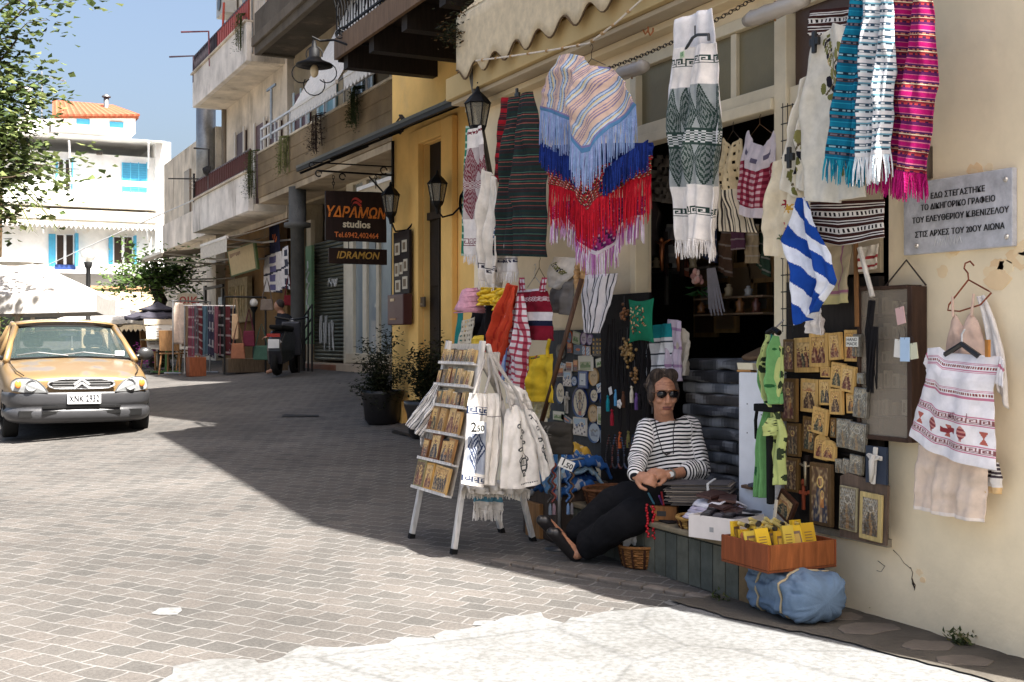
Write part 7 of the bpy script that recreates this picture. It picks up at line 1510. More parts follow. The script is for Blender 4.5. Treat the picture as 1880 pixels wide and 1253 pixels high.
def tile(cx,cy,rx,ry,edge,f,label,w0=0,tilt=0,name='souvenir_tile'):
 x,y=cpt(cx,cy);a,b=b2.uv(x,y);A=b2.uv(x+rx/3.297,y)[0]-a;B=b-b2.uv(x,y+ry/3.297)[1];q=R(tilt);ff=Fr(b2.p(a,b,w0),b2.r*math.cos(q)+b2.u*math.sin(q),b2.u*math.cos(q)-b2.r*math.sin(q));t=Thing(name,label,'souvenir','tiles on the souvenir board');m=M();m.fbox(ff,-A,A,-B,B,0,.009,edge);t.part('tile',m,'paint',bev=.002)
 m=M();m.grid(lambda i,j:ff.p(A*.84*(2*i-1),-B*.86*(2*j-1),.0095),14,16,f);t.part('picture',m,'gloss');t.done()
SKY,SEA=C(150,180,200),C(50,90,140)
def village(i,j):return SKY if j<.3+.1*math.sin(i*7)else(C(60,90,140)if(int(i*6)+int(j*5))%3==0 and j<.5 else(C(70,70,80)if(int(i*9)*3+int(j*8))%5==0 else C(210,204,196)))
def green(i,j):return C(200,196,176)if j<.4 or abs(i-.5)>.44 else(C(70,110,50)if math.sin(i*16)*.1+.55<j<.8 else C(150,160,120))
def blueframe(i,j):return C(196,206,210)if max(abs(i-.5),abs(j-.5))<.36 and not(abs(i-.45)<.12 and abs(j-.6)<.05)else(C(60,80,90)if max(abs(i-.5),abs(j-.5))<.36 else C(50,86,140))
def sunset(i,j):return C(206,140,90)if j<.45 else(C(150,70,50)if j<.6 else C(90,60,70))
def fish(i,j):return C(190,96,60)if((i-.5)/.3)**2+((j-.5)/.16)**2<1 else C(50,80,110)
def cardf(i,j):return C(180,190,200)if(int(i*5)+int(j*9))%4 else C(90,110,150)
for(cx,cy,rx,ry,ed,f,lab,tl)in[(322,618,45,48,C(206,200,184),green,'white tile painted with a green island',2),(305,715,30,55,C(40,66,120),blueframe,'blue framed tile with a pale boat picture',0),(222,638,19,28,C(206,200,190),sunset,'sunset photograph magnet with a white border',0),(170,672,20,28,C(200,190,176),sunset,'brown photograph magnet left of the white village',3),(183,632,15,16,C(214,206,200),village,'tiny white magnet above the brown photograph',-8),(210,712,25,45,C(210,206,200),village,'upright white village relief magnet',0),(408,612,25,28,C(150,140,110),green,'dull olive magnet right of the island tile',10),(410,765,20,28,C(190,196,206),village,'pale magnet tilted beside the price slip',12),(287,1000,42,55,C(214,206,190),village,'wide white row of houses relief near the bottom',0),(445,1065,33,38,C(140,160,180),fish,'square blue tile with an orange fish',0),(413,935,20,55,C(206,210,206),green,'tall white and green house magnet',0),(262,632,14,36,C(150,120,70),sunset,'narrow ochre magnet beside the sunset',0),(265,465,22,38,C(150,160,130),green,'greenish picture magnet in the top row',-10),(278,535,28,30,C(110,130,140),fish,'blue green magnet in the second row',0),(226,525,14,30,C(150,90,60),sunset,'orange brown magnet in the second row',0),(312,540,10,30,C(176,110,80),cardf,'slim terracotta magnet in the second row',0),(337,545,12,30,C(190,170,150),cardf,'slim cream magnet in the second row',0),(205,957,36,20,C(206,196,180),fish,'low pale fish shaped plaque',-15),(500,1130,15,42,C(190,176,150),cardf,'small upright doll magnet below the tassels',0),(555,1195,20,48,C(110,160,196),cardf,'pale blue card beside the woman hands',-4),(160,935,40,30,C(50,74,60),green,'dark green plaque at the lower left',0),(400,520,40,60,C(40,38,36),lambda i,j:C(170,130,60)if(i*3)%1<.4 and(j*4)%1<.4 else C(44,38,34),'black card of golden earrings',0)]:tile(cx,cy,rx,ry,ed,f,lab,.004,tl)
t=Thing('plaster_crucifix','small white plaster crucifix among the souvenir plates','crucifix');x,y=cpt(207,855);a,b=b2.uv(x,y);m=M();m.fbox(b2,a-.012,a+.012,b-.075,b+.075,.002,.014,C(206,200,190));m.fbox(b2,a-.035,a+.035,b+.02,b+.04,.0025,.0135,C(206,200,190));t.part('cross',m,'plaster',bev=.003);m=M();m.tube([b2.p(a-.03,b+.035,.018),b2.p(a,b+.025,.02),b2.p(a+.03,b+.035,.018)],.006,C(196,190,176));m.tube([b2.p(a,b+.045,.02),b2.p(a,b-.06,.02)],[.012,.007],C(196,190,176));t.part('figure',m,'plaster',smooth=True);t.done()
# necklaces and tassels
t=Thing('necklace_rack','dark panel behind the hanging necklaces at the doorway edge','rack');m=M();wb(m,1108,1196,540,900,0,.02,C(26,24,26),wall(3.97));t.part('panel',m,'wood');t.done()
g=random.Random(77);TS=[('teal',C(30,130,140)),('crimson',C(150,36,50)),('sky blue',C(80,140,180)),('orange',C(180,90,50)),('brown',C(90,60,44)),('olive',C(110,104,60)),('ivory',C(200,190,170)),('violet',C(96,70,120)),('black',C(24,22,24)),('maroon',C(84,34,40))]
nf=wall(3.88)
for k,(nm,cc)in enumerate(TS):
 x=1118+k*7.5+g.uniform(-1,1);y0,y1=600+g.uniform(-20,30),740+g.uniform(-40,70);t=Thing('tassel_necklace','black corded necklace with a '+nm+' tassel on the doorway rack','necklace','tasselled necklaces on the rack');m=M()
 for q in(-1,1):
  for e in range(3):m.tube([nf.p(*nf.uv(x+q*1.5,y0)),nf.p(*nf.uv(x+q*(4+e),(y0+y1)/2),.006*e),nf.p(*nf.uv(x+q*.6*e,y1),.01)],.0035,C(26,23,24),seg=5)
 t.part('cord',m,'rubber');a,b=nf.uv(x,y1);m=M();m.lathe(nf.p(a,b-.1,.01),[(.012,0),(.013,.06),(.006,.085),(.011,.095),(.0,.108)],cc,seg=10);t.part('tassel',m,'knit');t.done()
for k in range(6):
 x=1122+k*11;m=M()
 for q in range(40):w_=q/39*math.pi;a,b=nf.uv(x+6*math.sin(w_*2),800+60*math.sin(w_));m.ball(nf.p(a,b,.014),.0075,[C(40,36,40),C(90,50,44),C(60,70,90)][(k+q//9)%3],seg=6,ring=4)
 one('bead_string',m,'gloss','dark string of beads low on the doorway rack','beads','bead strings on the rack',smooth=True)
t=Thing('white_charm','white shell flower charm among the tassels','charm');m=M();p=Wn(1137,742,3.85)
for k in range(5):q=k*1.2566;m.ball(p+Vector((0,-.016*math.cos(q),.016*math.sin(q))),.014,C(210,206,200),sc=(.4,1,1),seg=8,ring=6)
t.part('petal',m,'gloss',smooth=True);t.done()
m=M();f_=wall(3.86);a,b=f_.uv(1121,718);ff=Fr(f_.p(a,b),(0,-.93,.35),(0,.35,.93));m.fbox(ff,-.018,.018,-.024,.024,0,.002,C(216,214,208));one('price_slip',m,'paper','blank white price slip beside the tassels','price tag')
# ================================================================ INSIDE THE SHOP
sh_=wall(4.6)
t=Thing('interior_shelf','pale edged shelf unit inside the dark shop','shelf');m=M();wb(m,1190,1300,493,497,-.3,.0,C(110,106,100),sh_);wb(m,1220,1223,497,560,-.02,.0,C(110,106,100),sh_);t.part('shelf',m,'wood');m=M();wb(m,1130,1222,501,533,-.05,-.03,C(34,48,42),sh_);t.part('panel',m,'paint');a,b=sh_.uv(1178,505);t.part('lettering',text_mesh('ΚΡΗΤΗ',sh_,a,b,.05,C(120,126,110),c=-.028),'paint');t.done()
for x,n_,lab in[(1224,4.36,'carved crucifix with a bronze figure on the inside shelf'),(1254,4.42,'second smaller crucifix in the dark behind the scarf fringe')]:
 f_=wall(n_);a,b=f_.uv(x,465);t=Thing('standing_crucifix',lab,'crucifix','crucifixes inside the shop');m=M();m.fbox(f_,a-.015,a+.015,b-.15,b+.14,0,.02,C(36,26,22));m.fbox(f_,a-.09,a+.09,b+.05,b+.08,.0005,.0195,C(36,26,22));t.part('cross',m,'wood');m=M();BR_=C(176,110,70);m.tube([f_.p(a-.085,b+.08,.03),f_.p(a,b+.055,.035),f_.p(a+.085,b+.08,.03)],[.006,.012,.006],BR_);m.tube([f_.p(a,b+.06,.035),f_.p(a,b-.02,.04),f_.p(a,b-.12,.035)],[.02,.017,.008],BR_,seg=8);m.ball(f_.p(a,b+.085,.04),.018,BR_,seg=8,ring=6);t.part('figure',m,'metal',smooth=True);t.done()
t=Thing('artificial_bouquet','faded pink artificial rose with a green leaf inside the shop','bouquet');p=Wn(1278,510,4.3);m=M();g=random.Random(4)
for k in range(22):q=g.uniform(0,6.28);rr=g.uniform(.0,.05);m.ball(p+Vector((g.uniform(-.02,.03),rr*math.cos(q),rr*math.sin(q))),.02,[C(196,150,140),C(176,130,124),C(200,170,160)][k%3],sc=(.6,1,1),seg=7,ring=5)
t.part('flower',m,'cloth',smooth=True);m=M();leaves(m,[p-UP*.08],9,.015,.09,[C(60,110,60),C(50,90,50)],g);t.part('leaf',m,'leaf');m=M()
for k in range(14):m.tube([p+Vector((0,-.12-.01*k*.6,.05)),p+Vector((0,-.14-.012*k,-.2-.02*(k%3)))],.005,C(130,126,130),seg=4)
t.part('ribbon',m,'cloth');t.done()
g=random.Random(51)
for k in range(10):
 f_=wall(4.75+.15*(k%3));x,y=1300+(k%4)*34+g.uniform(-6,6),480+45*(k//4)+g.uniform(-8,8);a,b=f_.uv(x,y);t=Thing('framed_picture','dim framed picture hanging in the dark of the shop interior','picture','pictures deep in the shop');m=M();w_,h=g.uniform(.09,.14),g.uniform(.12,.18);m.fbox(f_,a-w_,a+w_,b-h,b+h,0,.03,C(150,120,80));t.part('frame',m,'wood');m=M();m.fbox(f_,a-w_*.8,a+w_*.8,b-h*.8,b+h*.8,.0305,.033,[C(120,100,76),C(130,126,116),C(96,70,54)][k%3]);t.part('picture',m,'paint');t.done()
hung(wall(4.3),[(1206,285),(1202,370)],[(1236,285),(1234,375)],lambda i,j,x,y:None if(int(x*40)+int(y*40))%3==0 else C(120,110,100),'lace_curtain','grey lace curtain hanging in the shop behind the ponchos','curtain',folds=3,amp=.03)  # open lace in one even grey
hung(wall(4.34),[(1165,330),(1160,470)],[(1206,330),(1206,470)],lambda i,j,x,y:C(84,72,70)if int(i*14)%2 else C(120,106,98),'shawl','dim brown shawls hanging inside the shop left of the doorway','shawl',folds=4,amp=.05)
g=random.Random(81)
ff_=wall(4.62)
for k in range(12):
 x=1232+k*17+g.uniform(-3,3);y=493 if k<5 else 545+30*(k%2);a,b=ff_.uv(x,y);m=M();h=g.uniform(.05,.1);m.lathe(ff_.p(a,b,.12),[(.0,0),(.03,0),(.022,h*.3),(.03,h*.6),(.012,h*.8),(.018,h*.92),(0,h)],[C(176,160,130),C(130,90,56),C(150,150,150),C(96,60,50)][k%4],seg=10);one('figurine',m,'gloss','little figurine standing in the dim shop interior','figurine','figurines inside the shop',smooth=True)
m=M();wb(m,1310,1440,546,549,-.1,.16,C(120,100,80),ff_);wb(m,1310,1440,576,579,-.1,.16,C(120,100,80),ff_);one('plank_shelf',m,'wood','brown plank shelves with figurines inside the shop','shelf')
for k in range(9):
 x=1208+k*25+g.uniform(-4,4);nm,cc=[('olive',C(110,104,76)),('grey',C(130,126,122)),('rust',C(130,76,56)),('cream',C(190,178,156)),('navy',C(60,66,90)),('brown',C(104,80,64)),('plum',C(96,62,80)),('sand',C(170,150,120)),('dark green',C(54,74,60))][k]
 y0=398+14*(k%3);hung(wall(4.45+.05*(k%3)),[(x-9,y0),(x-11,y0+62+10*(k%2))],[(x+9,y0),(x+12,y0+60+12*(k%3))],lambda i,j,x,y,cc=cc,k=k:mixc(cc,C(200,190,180),.4)if(y*(9+k))%1<.18 else cc,'hanging_bag',nm+' woven bag hanging in the shadow just inside the doorway','bag','bags inside the doorway',nu=14,nv=24,folds=1.3,amp=.02,bulge=.04)
 # ================================================================ WHITE EASEL OF ICONS
eo=Vector((2.79,0,.38));eu=Vector((.215,0,.89)).normalized();ef=Fr(eo,(0,-1,0),eu);EW=C(206,202,196)
t=Thing('icon_easel','white painted wooden easel of small icon shelves on four splayed legs','easel')
def gfoot(x,y):return Vector((x,y,gz(x,y)))
S0,S1=6.56,7.12
topL,topR=Vector((3.0,S1-.02,1.30)),Vector((3.0,S0+.02,1.30));fL,fR=gfoot(2.75,S1+.0),gfoot(2.80,S0);bL,bR=gfoot(3.36,S1-.05),gfoot(3.42,S0+.18)
for a,b in((topL,fL),(topR,fR),(topL+Vector((.03,0,-.02)),bL),(topR+Vector((.03,0,-.02)),bR)):
 d=(b-a).normalized();m=M();m.bar(a,b-d*.03,.038,.03,EW,up=(1,0,0));lg=t.part('leg',m,'wood',bev=.003);m=M();m.bar(b-d*.0295,b+d*.004,.04,.034,C(24),up=(1,0,0));t.part('rubber_foot',m,'rubber',under=lg)
def er(u0,u1,v0,v1,w0,w1,col,m):m.fbox(ef,u0,u1,v0,v1,w0,w1,col)
U0,U1=-S1+.02,-S0-.02
m=M();er(U0,U1,.0,.93,-.012,-.004,C(190,180,164),m);t.part('backing',m,'wood');VS=[.0,.185,.36,.53,.66,.80]
for v in VS:m=M();er(U0-.015,U1+.015,v-.012,v,-.003,.048,EW,m);er(U0-.015,U1+.015,v+.0005,v+.006,.042,.048,EW,m);t.part('shelf',m,'wood',bev=.002)
t.done()
def eicon(u,v,w_,h,st_,lab,frame=GOLD2,lean=.0,arch=False,grp='icons on the easel',sd=0,rot=0):
 q=R(rot or(sd*37%9-4)*.9);ff=Fr(ef.p(u,v+h/2+.002,.022),ef.r*math.cos(q)+ef.u*math.sin(q),ef.u*math.cos(q)-ef.r*math.sin(q));rot=0;t=Thing('icon',lab,'icon',grp);m=M()
 if arch:m.prism(ff,[(-w_/2,-h/2),(w_/2,-h/2),(w_/2,h*.2),(w_*.3,h*.42),(0,h/2),(-w_*.3,h*.42),(-w_/2,h*.2)],0,.018,frame)
 else:m.fbox(ff,-w_/2,w_/2,-h/2,h/2,0,.018,frame)
 t.part('board',m,'wood',bev=.002);m=M();m.grid(lambda i,j:ff.p(w_*.41*(2*i-1),-h*.42*(2*j-1)-(h*.05 if arch else 0),.0192),18,26,ico(st_,sd));t.part('painting',m,'paint');t.done()
STY=['one','two','one','dark','one','group'];g=random.Random(61)
ROWN=['top','second','third']
ORD=['first','second','third','fourth','fifth','sixth','seventh','eighth']
for r_i,(v,h,n)in enumerate([(.80,.085,8),(.66,.10,7),(.53,.095,7)]):
 for k in range(n):
  u=lerp(U0+.035,U1-.035,k/(n-1));cc=[C(186,156,104),C(140,124,90),C(206,180,140),C(50,40,34),C(120,124,110),C(214,196,160),C(110,70,46)][(k*5+r_i*3)%7]
  eicon(u,v,.058+.006*g.random(),h*g.uniform(.88,1.08),STY[(k+r_i*2)%6],f'small icon, {ORD[k]} from the left on the {ROWN[r_i]} easel shelf',cc,sd=100+k*7+r_i*31)
eicon(U0+.08,.36,.15,.155,'two','wide dull icon at the left of the fourth easel shelf',C(150,120,84),sd=5);eicon(U0+.23,.36,.10,.15,'one','middle icon on the fourth easel shelf',C(176,140,90),sd=9);eicon(U0+.38,.36,.12,.19,'one','gabled wooden icon on the fourth easel shelf',C(150,96,56),arch=True,sd=12);eicon(U1-.05,.36,.08,.14,'one','icon behind the bag straps on the fourth easel shelf',C(190,150,96),sd=14)
eicon(U0+.07,.185,.10,.12,'group','dark red icon at the left of the fifth easel shelf',C(120,80,44),sd=21);eicon(U0+.22,.185,.15,.165,'one','large red robed icon in the middle of the fifth easel shelf',C(110,70,46),sd=33);eicon(U0+.38,.185,.12,.14,'one','black bordered bright icon on the fifth easel shelf',C(30,26,26),sd=26);eicon(U1-.06,.185,.10,.15,'two','half hidden icon at the right of the fifth easel shelf',C(170,126,80),sd=28)
eicon(U0+.07,.0,.15,.17,'dark','greenish embossed icon on the bottom easel shelf',C(140,130,90),sd=41);eicon(U0+.22,.0,.12,.165,'one','gold icon of a bearded bishop on the bottom easel shelf',GOLD,sd=43);eicon(U0+.41,.0,.22,.16,'many','broad landscape shaped gold icon on the bottom easel shelf',C(206,166,106),sd=47)
# striped towel over the left edge
hung(Fr((2.80,7.16,0),(.75,-.66,0),UP),[(800,704),(776,740),(748,780)],[(808,706),(806,750),(778,802)],lambda i,j,x,y:C(60,66,76)if int((i+.3*j)*16)%2 and(i*16+j*4.8)%1<.5 else C(216,214,212),'striped_towel','white towel with thin grey stripes hung over the left edge of the easel','towel',nu=80,nv=60,folds=1.3,amp=.03,bulge=.05)
hung(Fr((2.84,7.14,0),(.75,-.66,0),UP),[(776,772),(774,820)],[(800,745),(786,826)],lambda i,j,x,y:C(60,66,76)if(i*9)%1<.25 else C(210,208,206),'striped_towel','lower end of a grey striped towel at the left of the easel','towel',nu=50,nv=40,folds=1.2,amp=.02)
# bags on the near side
bs=face(6.42);INK=C(60,62,64)
def vase(i,j,cx,cy,s_):
 x,y=(i-cx)/s_,(j-cy)/s_*1.25
 if 0<y<1:
  w_=.18+.16*math.sin(min(1,y*1.25)*math.pi)-(.1 if y>.82 else 0)
  d=abs(abs(x)-w_)
  if d<.06:return INK
  if abs(x)<w_ and(abs(y-.2)<.035 or abs(y-.5)<.035 or abs(y-.72)<.03 or(.25<y<.45 and int(x*20)%3==0)or y>.94):return INK
  if abs(math.hypot(abs(x)-w_-.06,y-.2)-.1)<.035:return INK
 if-1.5<y<0:
  st_=.1*math.sin(y*6)
  if abs(x-st_)<.05:return INK
  for k in range(5):
   yy=-.25-.26*k;sx=1 if k%2 else-1;lx=x-st_-sx*.22;d=(lx/.2)**2+((y-yy)/.085)**2
   if.35<d<1.35:return INK
 return None
def bag(L_,R_,s_,colf,label,straps,T=None,B=None,nu=90,nv=110,**kw):
 fr=face(s_);t=Thing('tote_bag',label,'bag','cloth bags hung on the easel');m=M();cloth(m,fr,L_,R_,colf,nu=nu,nv=nv,T=T,B=B,folds=kw.get('folds',1.0),amp=kw.get('amp',.02),bulge=.05,ph=s_);t.part('body',m,'cloth',smooth=True,solid=.012);m=M()
 for st_ in straps:m.tube([fr.p(*fr.uv(x,y),.03)for x,y in st_],.008,C(176,170,164),seg=6)
 t.part('strap',m,'cloth');t.done()
BW_=C(216,211,204);NVY=C(44,56,84)
def keybag(i,j,x,y):
 if.14<j<.23:return gk(x,(j-.14)/.09*.045,.045,NVY,BW_)
 if.28<j<.88 and.06<i<.94:
  u,v=abs(i-.5)/.44,abs(j-.58)/.30;d=u+v;bgc=C(150,156,168)
  if d<1:return NVY if(int(d*9)%2==0 or(int(i*34)+int(j*40))%5==0)else C(176,180,188)
  return bgc if.3<j<.86 else BW_
 if.89<j<.96:return gk(x,(j-.89)/.07*.045,.045,NVY,BW_)
 return BW_
bag([(862,722),(852,800),(843,888)],[(894,724),(889,800),(886,896)],6.29,keybag,'white tea towel bag woven with a navy key pattern and lozenge',[[(866,724),(876,690),(886,660)]],nu=60,nv=140)
bag([(880,724),(876,800),(872,888)],[(918,722),(916,810),(908,892)],6.34,lambda i,j,x,y:C(120,116,112)if abs(j-.25)<.004 or abs(i-.88)<.01 else BW_,'plain white folded tote bag in the middle of the easel side',[[(886,722),(895,690),(893,655)],[(912,722),(905,690),(896,655)]])
bag([(930,752),(918,830),(914,896)],[(956,748),(980,820),(990,888)],6.30,lambda i,j,x,y:vase(i,j,.60,.60,.34)or(INK if.94<j<.955 and.45<i<.9 and int(i*60)%3 else BW_),'cream tote bag printed with a plant in an urn',[[(934,752),(925,715),(905,680),(895,650)],[(954,750),(945,720),(915,680),(898,650)]],T=[(930,752),(944,744),(956,748)],B=[(914,896),(950,896),(990,886)],nu=120,nv=140)
bag([(956,748),(980,820),(992,884)],[(980,758),(1000,800),(1016,850)],6.35,lambda i,j,x,y:vase(i,j,.5,.55,.42)or BW_,'cream tote bag with an urn print turned to the right',[[(958,750),(940,715),(900,652)]],B=[(992,886),(1002,870),(1016,850)],nu=100,nv=120)
bag([(924,700),(926,740)],[(966,720),(978,760)],6.42,BW_,'crumpled white cloth bag behind the urn print bags',[[(930,702),(912,670),(897,648)]],nu=30,nv=30,folds=2)
bag([(850,880),(858,905)],[(960,885),(955,905)],6.44,C(212,206,198),'white cloths bunched under the bags at the foot of the easel',[],nu=60,nv=20,folds=4,amp=.03)
fq=face(6.5);hung(fq,[(866,905),(866,935)],[(922,908),(922,938)],lambda i,j,x,y:C(90,140,160)if.2<j<.5 else C(208,202,194),'fringed_towel','white fringed towel with a pale blue band hanging under the easel','towel',nu=40,nv=20,fr_n=70,fr_l=.06,fr_c=[C(212,206,198)],folds=2,amp=.02)
hung(face(6.48),[(845,890),(842,900)],[(960,896),(970,900)],C(214,208,200),'fringed_towel','row of white towel fringes hanging below the tote bags','towel',nu=40,nv=6,fr_n=150,fr_l=.05,fr_c=[C(214,208,200),C(200,192,180)],folds=4,amp=.03)
m=M();f_=face(6.23);wb(m,856,883,774,795,.04,.043,C(216,214,208),f_);t=Thing('price_card','white price card reading 2,50 pinned to the navy patterned bag','price tag');cd=t.part('card',m,'paper')
a,b=f_.uv(864,784.5);t.part('lettering',text_mesh('2',f_,a,b,.075,C(20,20,22),c=.0435,bold=.001),'paint',under=cd);a,b=f_.uv(875,786.5);t.part('lettering',text_mesh(',50',f_,a,b,.048,C(20,20,22),c=.0435,bold=.0008),'paint',under=cd);t.done()
m=M();rp=[Wz(x,y,7.25)for x,y in[(893,648),(896,672),(903,700)]]
for k in range(5):m.tube([rp[0]+Vector((.01*k,-.02*k,0)),rp[1]+Vector((.02*k-.03,0,-.02*k)),rp[2]+Vector((.015*k,0,-.03*k))],.014,C(176,168,156),seg=6)
one('knotted_straps',m,'cloth','thick knot of grey bag straps at the top of the easel side','straps',smooth=True)
cw=wall(3.62)
def hx(i,j):return None
t=Thing('sun_hat','pink woven sun hat hung on the rack above the easel','hat');p=Wz(864,556,8.6);f_=Fr(p,(.85,-.5,.1),(.05,-.12,1));m=M()
pr=[(0,.10),(.04,.098),(.068,.082),(.08,.045),(.084,.01),(.10,-.03),(.112,-.062)]
for i in range(len(pr)-1):
 pass
m.lathe(p,pr,C(190,140,154),seg=36,axis=f_.u);t.part('crown',m,'knit',smooth=True,solid=.005);m=M()
for r,z in pr[1:]:m.tube([p+f_.u*(z+.002)+(f_.r*math.cos(q*.1745)+f_.w*math.sin(q*.1745))*(r+.002)for q in range(37)],.0035,C(176,124,140),seg=4)
t.part('braid',m,'knit');t.done()
def hz(L_,R_,n_,cf_,name,lab,cat,**kw):return hung(wall(n_),L_,R_,cf_,name,lab,cat,**kw)
hz([(842,575),(838,620),(832,680)],[(850,570),(850,620),(846,680)],3.62,C(40,120,116),'scarf','teal scarf end at the left of the hat rack','scarf',folds=1,amp=.01)
crf=lambda i,j,x,y:None if(math.hypot((x*38)%1-.5,(y*30)%1-.5)<.25)else C(206,196,176)
hz([(850,590),(846,640),(842,690)],[(872,582),(868,640),(862,690)],3.58,crf,'crochet_scarf','white crochet scarf with round holes below the hat','scarf',nu=40,nv=110,folds=1,amp=.02)
hz([(872,566),(862,620),(866,680)],[(906,558),(900,620),(890,680)],3.64,C(32,30,34),'black_top','black top hanging beside the crochet scarf','top',folds=1.6,amp=.03)
hz([(890,528),(892,562)],[(940,530),(936,560)],3.55,lambda i,j,x,y:[C(206,170,44),C(190,150,30),C(214,186,80)][int(i*20+j*9)%3],'yellow_ruffle','bunched yellow ruffled cloth under the white scarf fringes','cloth',nu=60,nv=30,folds=5,amp=.05,B=[(892,566),(905,556),(918,570),(936,556)])
hz([(872,618),(868,640)],[(888,616),(892,642)],3.45,C(196,166,60),'yellow_pouch','small yellow drawstring pouch in front of the black top','pouch',folds=1,amp=.01,bulge=.04)
hz([(936,520),(912,590),(897,655)],[(948,530),(940,590),(922,662)],3.48,lambda i,j,x,y:C(196,70,44)if(i+j*.2)%.3<.27 else C(176,50,36),'orange_scarf','bright orange red scarf hanging diagonally above the tote bags','scarf',nu=30,nv=80,folds=1.4,amp=.035)
chq=lambda i,j,x,y:[C(214,204,206),C(176,80,96),C(140,40,60)][(1 if(x*26)%1<.35 else 0)+(1 if(y*26)%1<.35 else 0)]
hz([(938,545),(934,620),(926,690)],[(958,540),(962,630),(956,720)],3.52,chq,'checked_cloth','red and white checked cloth behind the orange scarf','cloth',nu=50,nv=140,folds=1.6,amp=.035)
hz([(922,620),(914,690)],[(934,610),(930,700)],3.50,lambda i,j,x,y:C(150,166,196)if int(i*7)%2 else C(90,116,166),'blue_scarf','striped light blue scarf below the orange one','scarf',folds=1.2,amp=.02)
def rnw(i,j,x,y):
 if.46<j<.62:return C(216,208,206)
 if.62<=j<.72:return C(30,34,56)
 if.16<j<.24 and(int(i*26)+int(j*60))%2:return C(206,190,190)
 if j<.05:return C(206,196,196)
 return C(126,26,42)
t=dress(wall(3.66),([(952,534),(950,580),(948,622)],[(1002,530),(1008,580),(1012,626)]),None,rnw,'sun_dress','dark red dress with a white and navy band on a wire hanger','dress',nu=60,nv=90,folds=1.6,amp=.02,bulge=.05)
for xs_ in((958,960),(1000,996)):
 m=M();cloth(m,wall(3.64),[(xs_[0]-4,510),(xs_[1]-5,536)],[(xs_[0]+4,510),(xs_[1]+5,536)],chq,nu=12,nv=24,amp=.005);o_=bpy.data.objects.new('strap',m.mesh('strap','cloth',True));COL.objects.link(o_);mods(o_,solid=.006);o_.parent=t.root;o_.data.transform(Matrix.Translation(-t.root.location))
m=M();hanger(m,wall(3.67),*wall(3.67).uv(982,508),.22,C(190,184,176));hanger(m,wall(3.67),*wall(3.67).uv(990,492),.16,C(110,90,60));one('hanger',m,'metal','pale wire hangers above the dark red dress','hanger')
YD=C(206,172,44)
t=dress(wall(3.60),([(964,656),(960,690),(954,734)],[(1014,650),(1016,690),(1020,740)]),[([(968,658),(966,640),(968,626)],.012,YD),([(1008,656),(1008,640),(1012,624)],.012,YD)],lambda i,j,x,y:(C(150,60,50)if abs(i-.5)<.05 and j<.08 else(C(90,100,60)if abs(i-.5)<.2 and.03<j<.06 else YD)),'yellow_dress','mustard yellow child dress with shoulder straps','dress',nu=50,nv=60,folds=2,amp=.02,bulge=.05)
hz([(956,734),(952,765)],[(1012,738),(1010,768)],3.64,lambda i,j,x,y:C(206,196,150)if int(i*26)%2 else C(214,208,176),'cream_skirt','cream pleated hem under the mustard yellow dress','skirt',folds=5,amp=.015)
# bin of folded scarves, black bag, tag pole
t=Thing('scarf_bin','low bin of folded blue scarves beside the seated woman','bin');m=M();f_=rotfr((3.66,6.75,.06),0);m.box(3.50,3.86,6.56,7.05,gz(3.6,6.8),.42,C(70,60,54));t.part('box',m,'wood',bev=.01);t.done()
g=random.Random(71)
for k in range(7):
 cc,nm=[(C(40,84,140),'deep blue'),(C(30,60,110),'navy'),(C(96,140,180),'light blue'),(C(150,180,200),'pale blue'),(C(36,76,130),'royal blue'),(C(60,110,160),'mid blue'),(C(190,150,60),'mustard')][k];o_=Vector((3.66+.04*math.sin(k*2),6.78-.05*math.cos(k*1.7),.45+.033*k))
 m=M();m.grid(lambda i,j,k=k:o_+Vector(((i-.5)*.34,(j-.5)*.42*(1 if k<6 else.8),.04*mnoise.noise((i*5,j*5,k*3))+.03*mnoise.noise((i*11,j*11,k*3))-.09*abs(2*i-1)**3-.06*abs(2*j-1)**4)),30,30,lambda i,j,cc=cc,k=k:mixc(cc,C(206,200,180),.5)if(mnoise.noise((i*14,j*14,k))>.3)else cc);one('folded_scarf',m,'cloth',nm+' printed scarf crumpled in the bin beside the woman','scarf','folded scarves in the bin',smooth=True,solid=.018)
t=Thing('embroidered_bag','dark olive bag with a stitched flower motif behind the tote bags','bag');f_=wall(3.46);m=M();cloth(m,f_,[(990,775),(984,830)],[(1052,778),(1050,834)],lambda i,j,x,y:C(110,104,96)if abs(math.hypot(i-.5,(j-.4)*.8)-.18)<.04 and int(math.atan2(j-.4,i-.5)*5)%2 else C(56,52,46),nu=40,nv=30,folds=1.4,amp=.02,bulge=.08);t.part('body',m,'cloth',smooth=True,solid=.02);t.done()
t=Thing('tag_pole','chrome display pole with a short arm beside the easel','pole');p=Wz(1027,940,7.3);m=M();b=gz(p.x,p.y);m.tube([(p.x,p.y,b),(p.x,p.y,b+.68)],.011,C(160,160,158),seg=10);m.tube([(p.x,p.y,b+.53),(p.x+.14,p.y-.06,b+.55)],.006,C(160,160,158));m.lathe((p.x,p.y,b),[(.09,0),(.09,.012),(.02,.02)],C(70),seg=16);t.part('pole',m,'metal',smooth=True);t.done()
f_=Fr(Wz(1040,853,7.05),RT*math.cos(R(-24))+UP*math.sin(R(-24)),UP*math.cos(R(24))+RT*math.sin(R(24)));t=Thing('price_card','tilted white price card reading 1,50 on the chrome pole','price tag');m=M();m.fbox(f_,-.045,.045,-.028,.028,0,.003,C(214,212,206));cd=t.part('card',m,'paper');t.part('lettering',text_mesh('1',f_,-.022,.004,.06,C(20),c=.0034,bold=.001),'paint',under=cd);t.part('lettering',text_mesh(',50',f_,.014,-.004,.044,C(20),c=.0034,bold=.0008),'paint',under=cd);t.done()
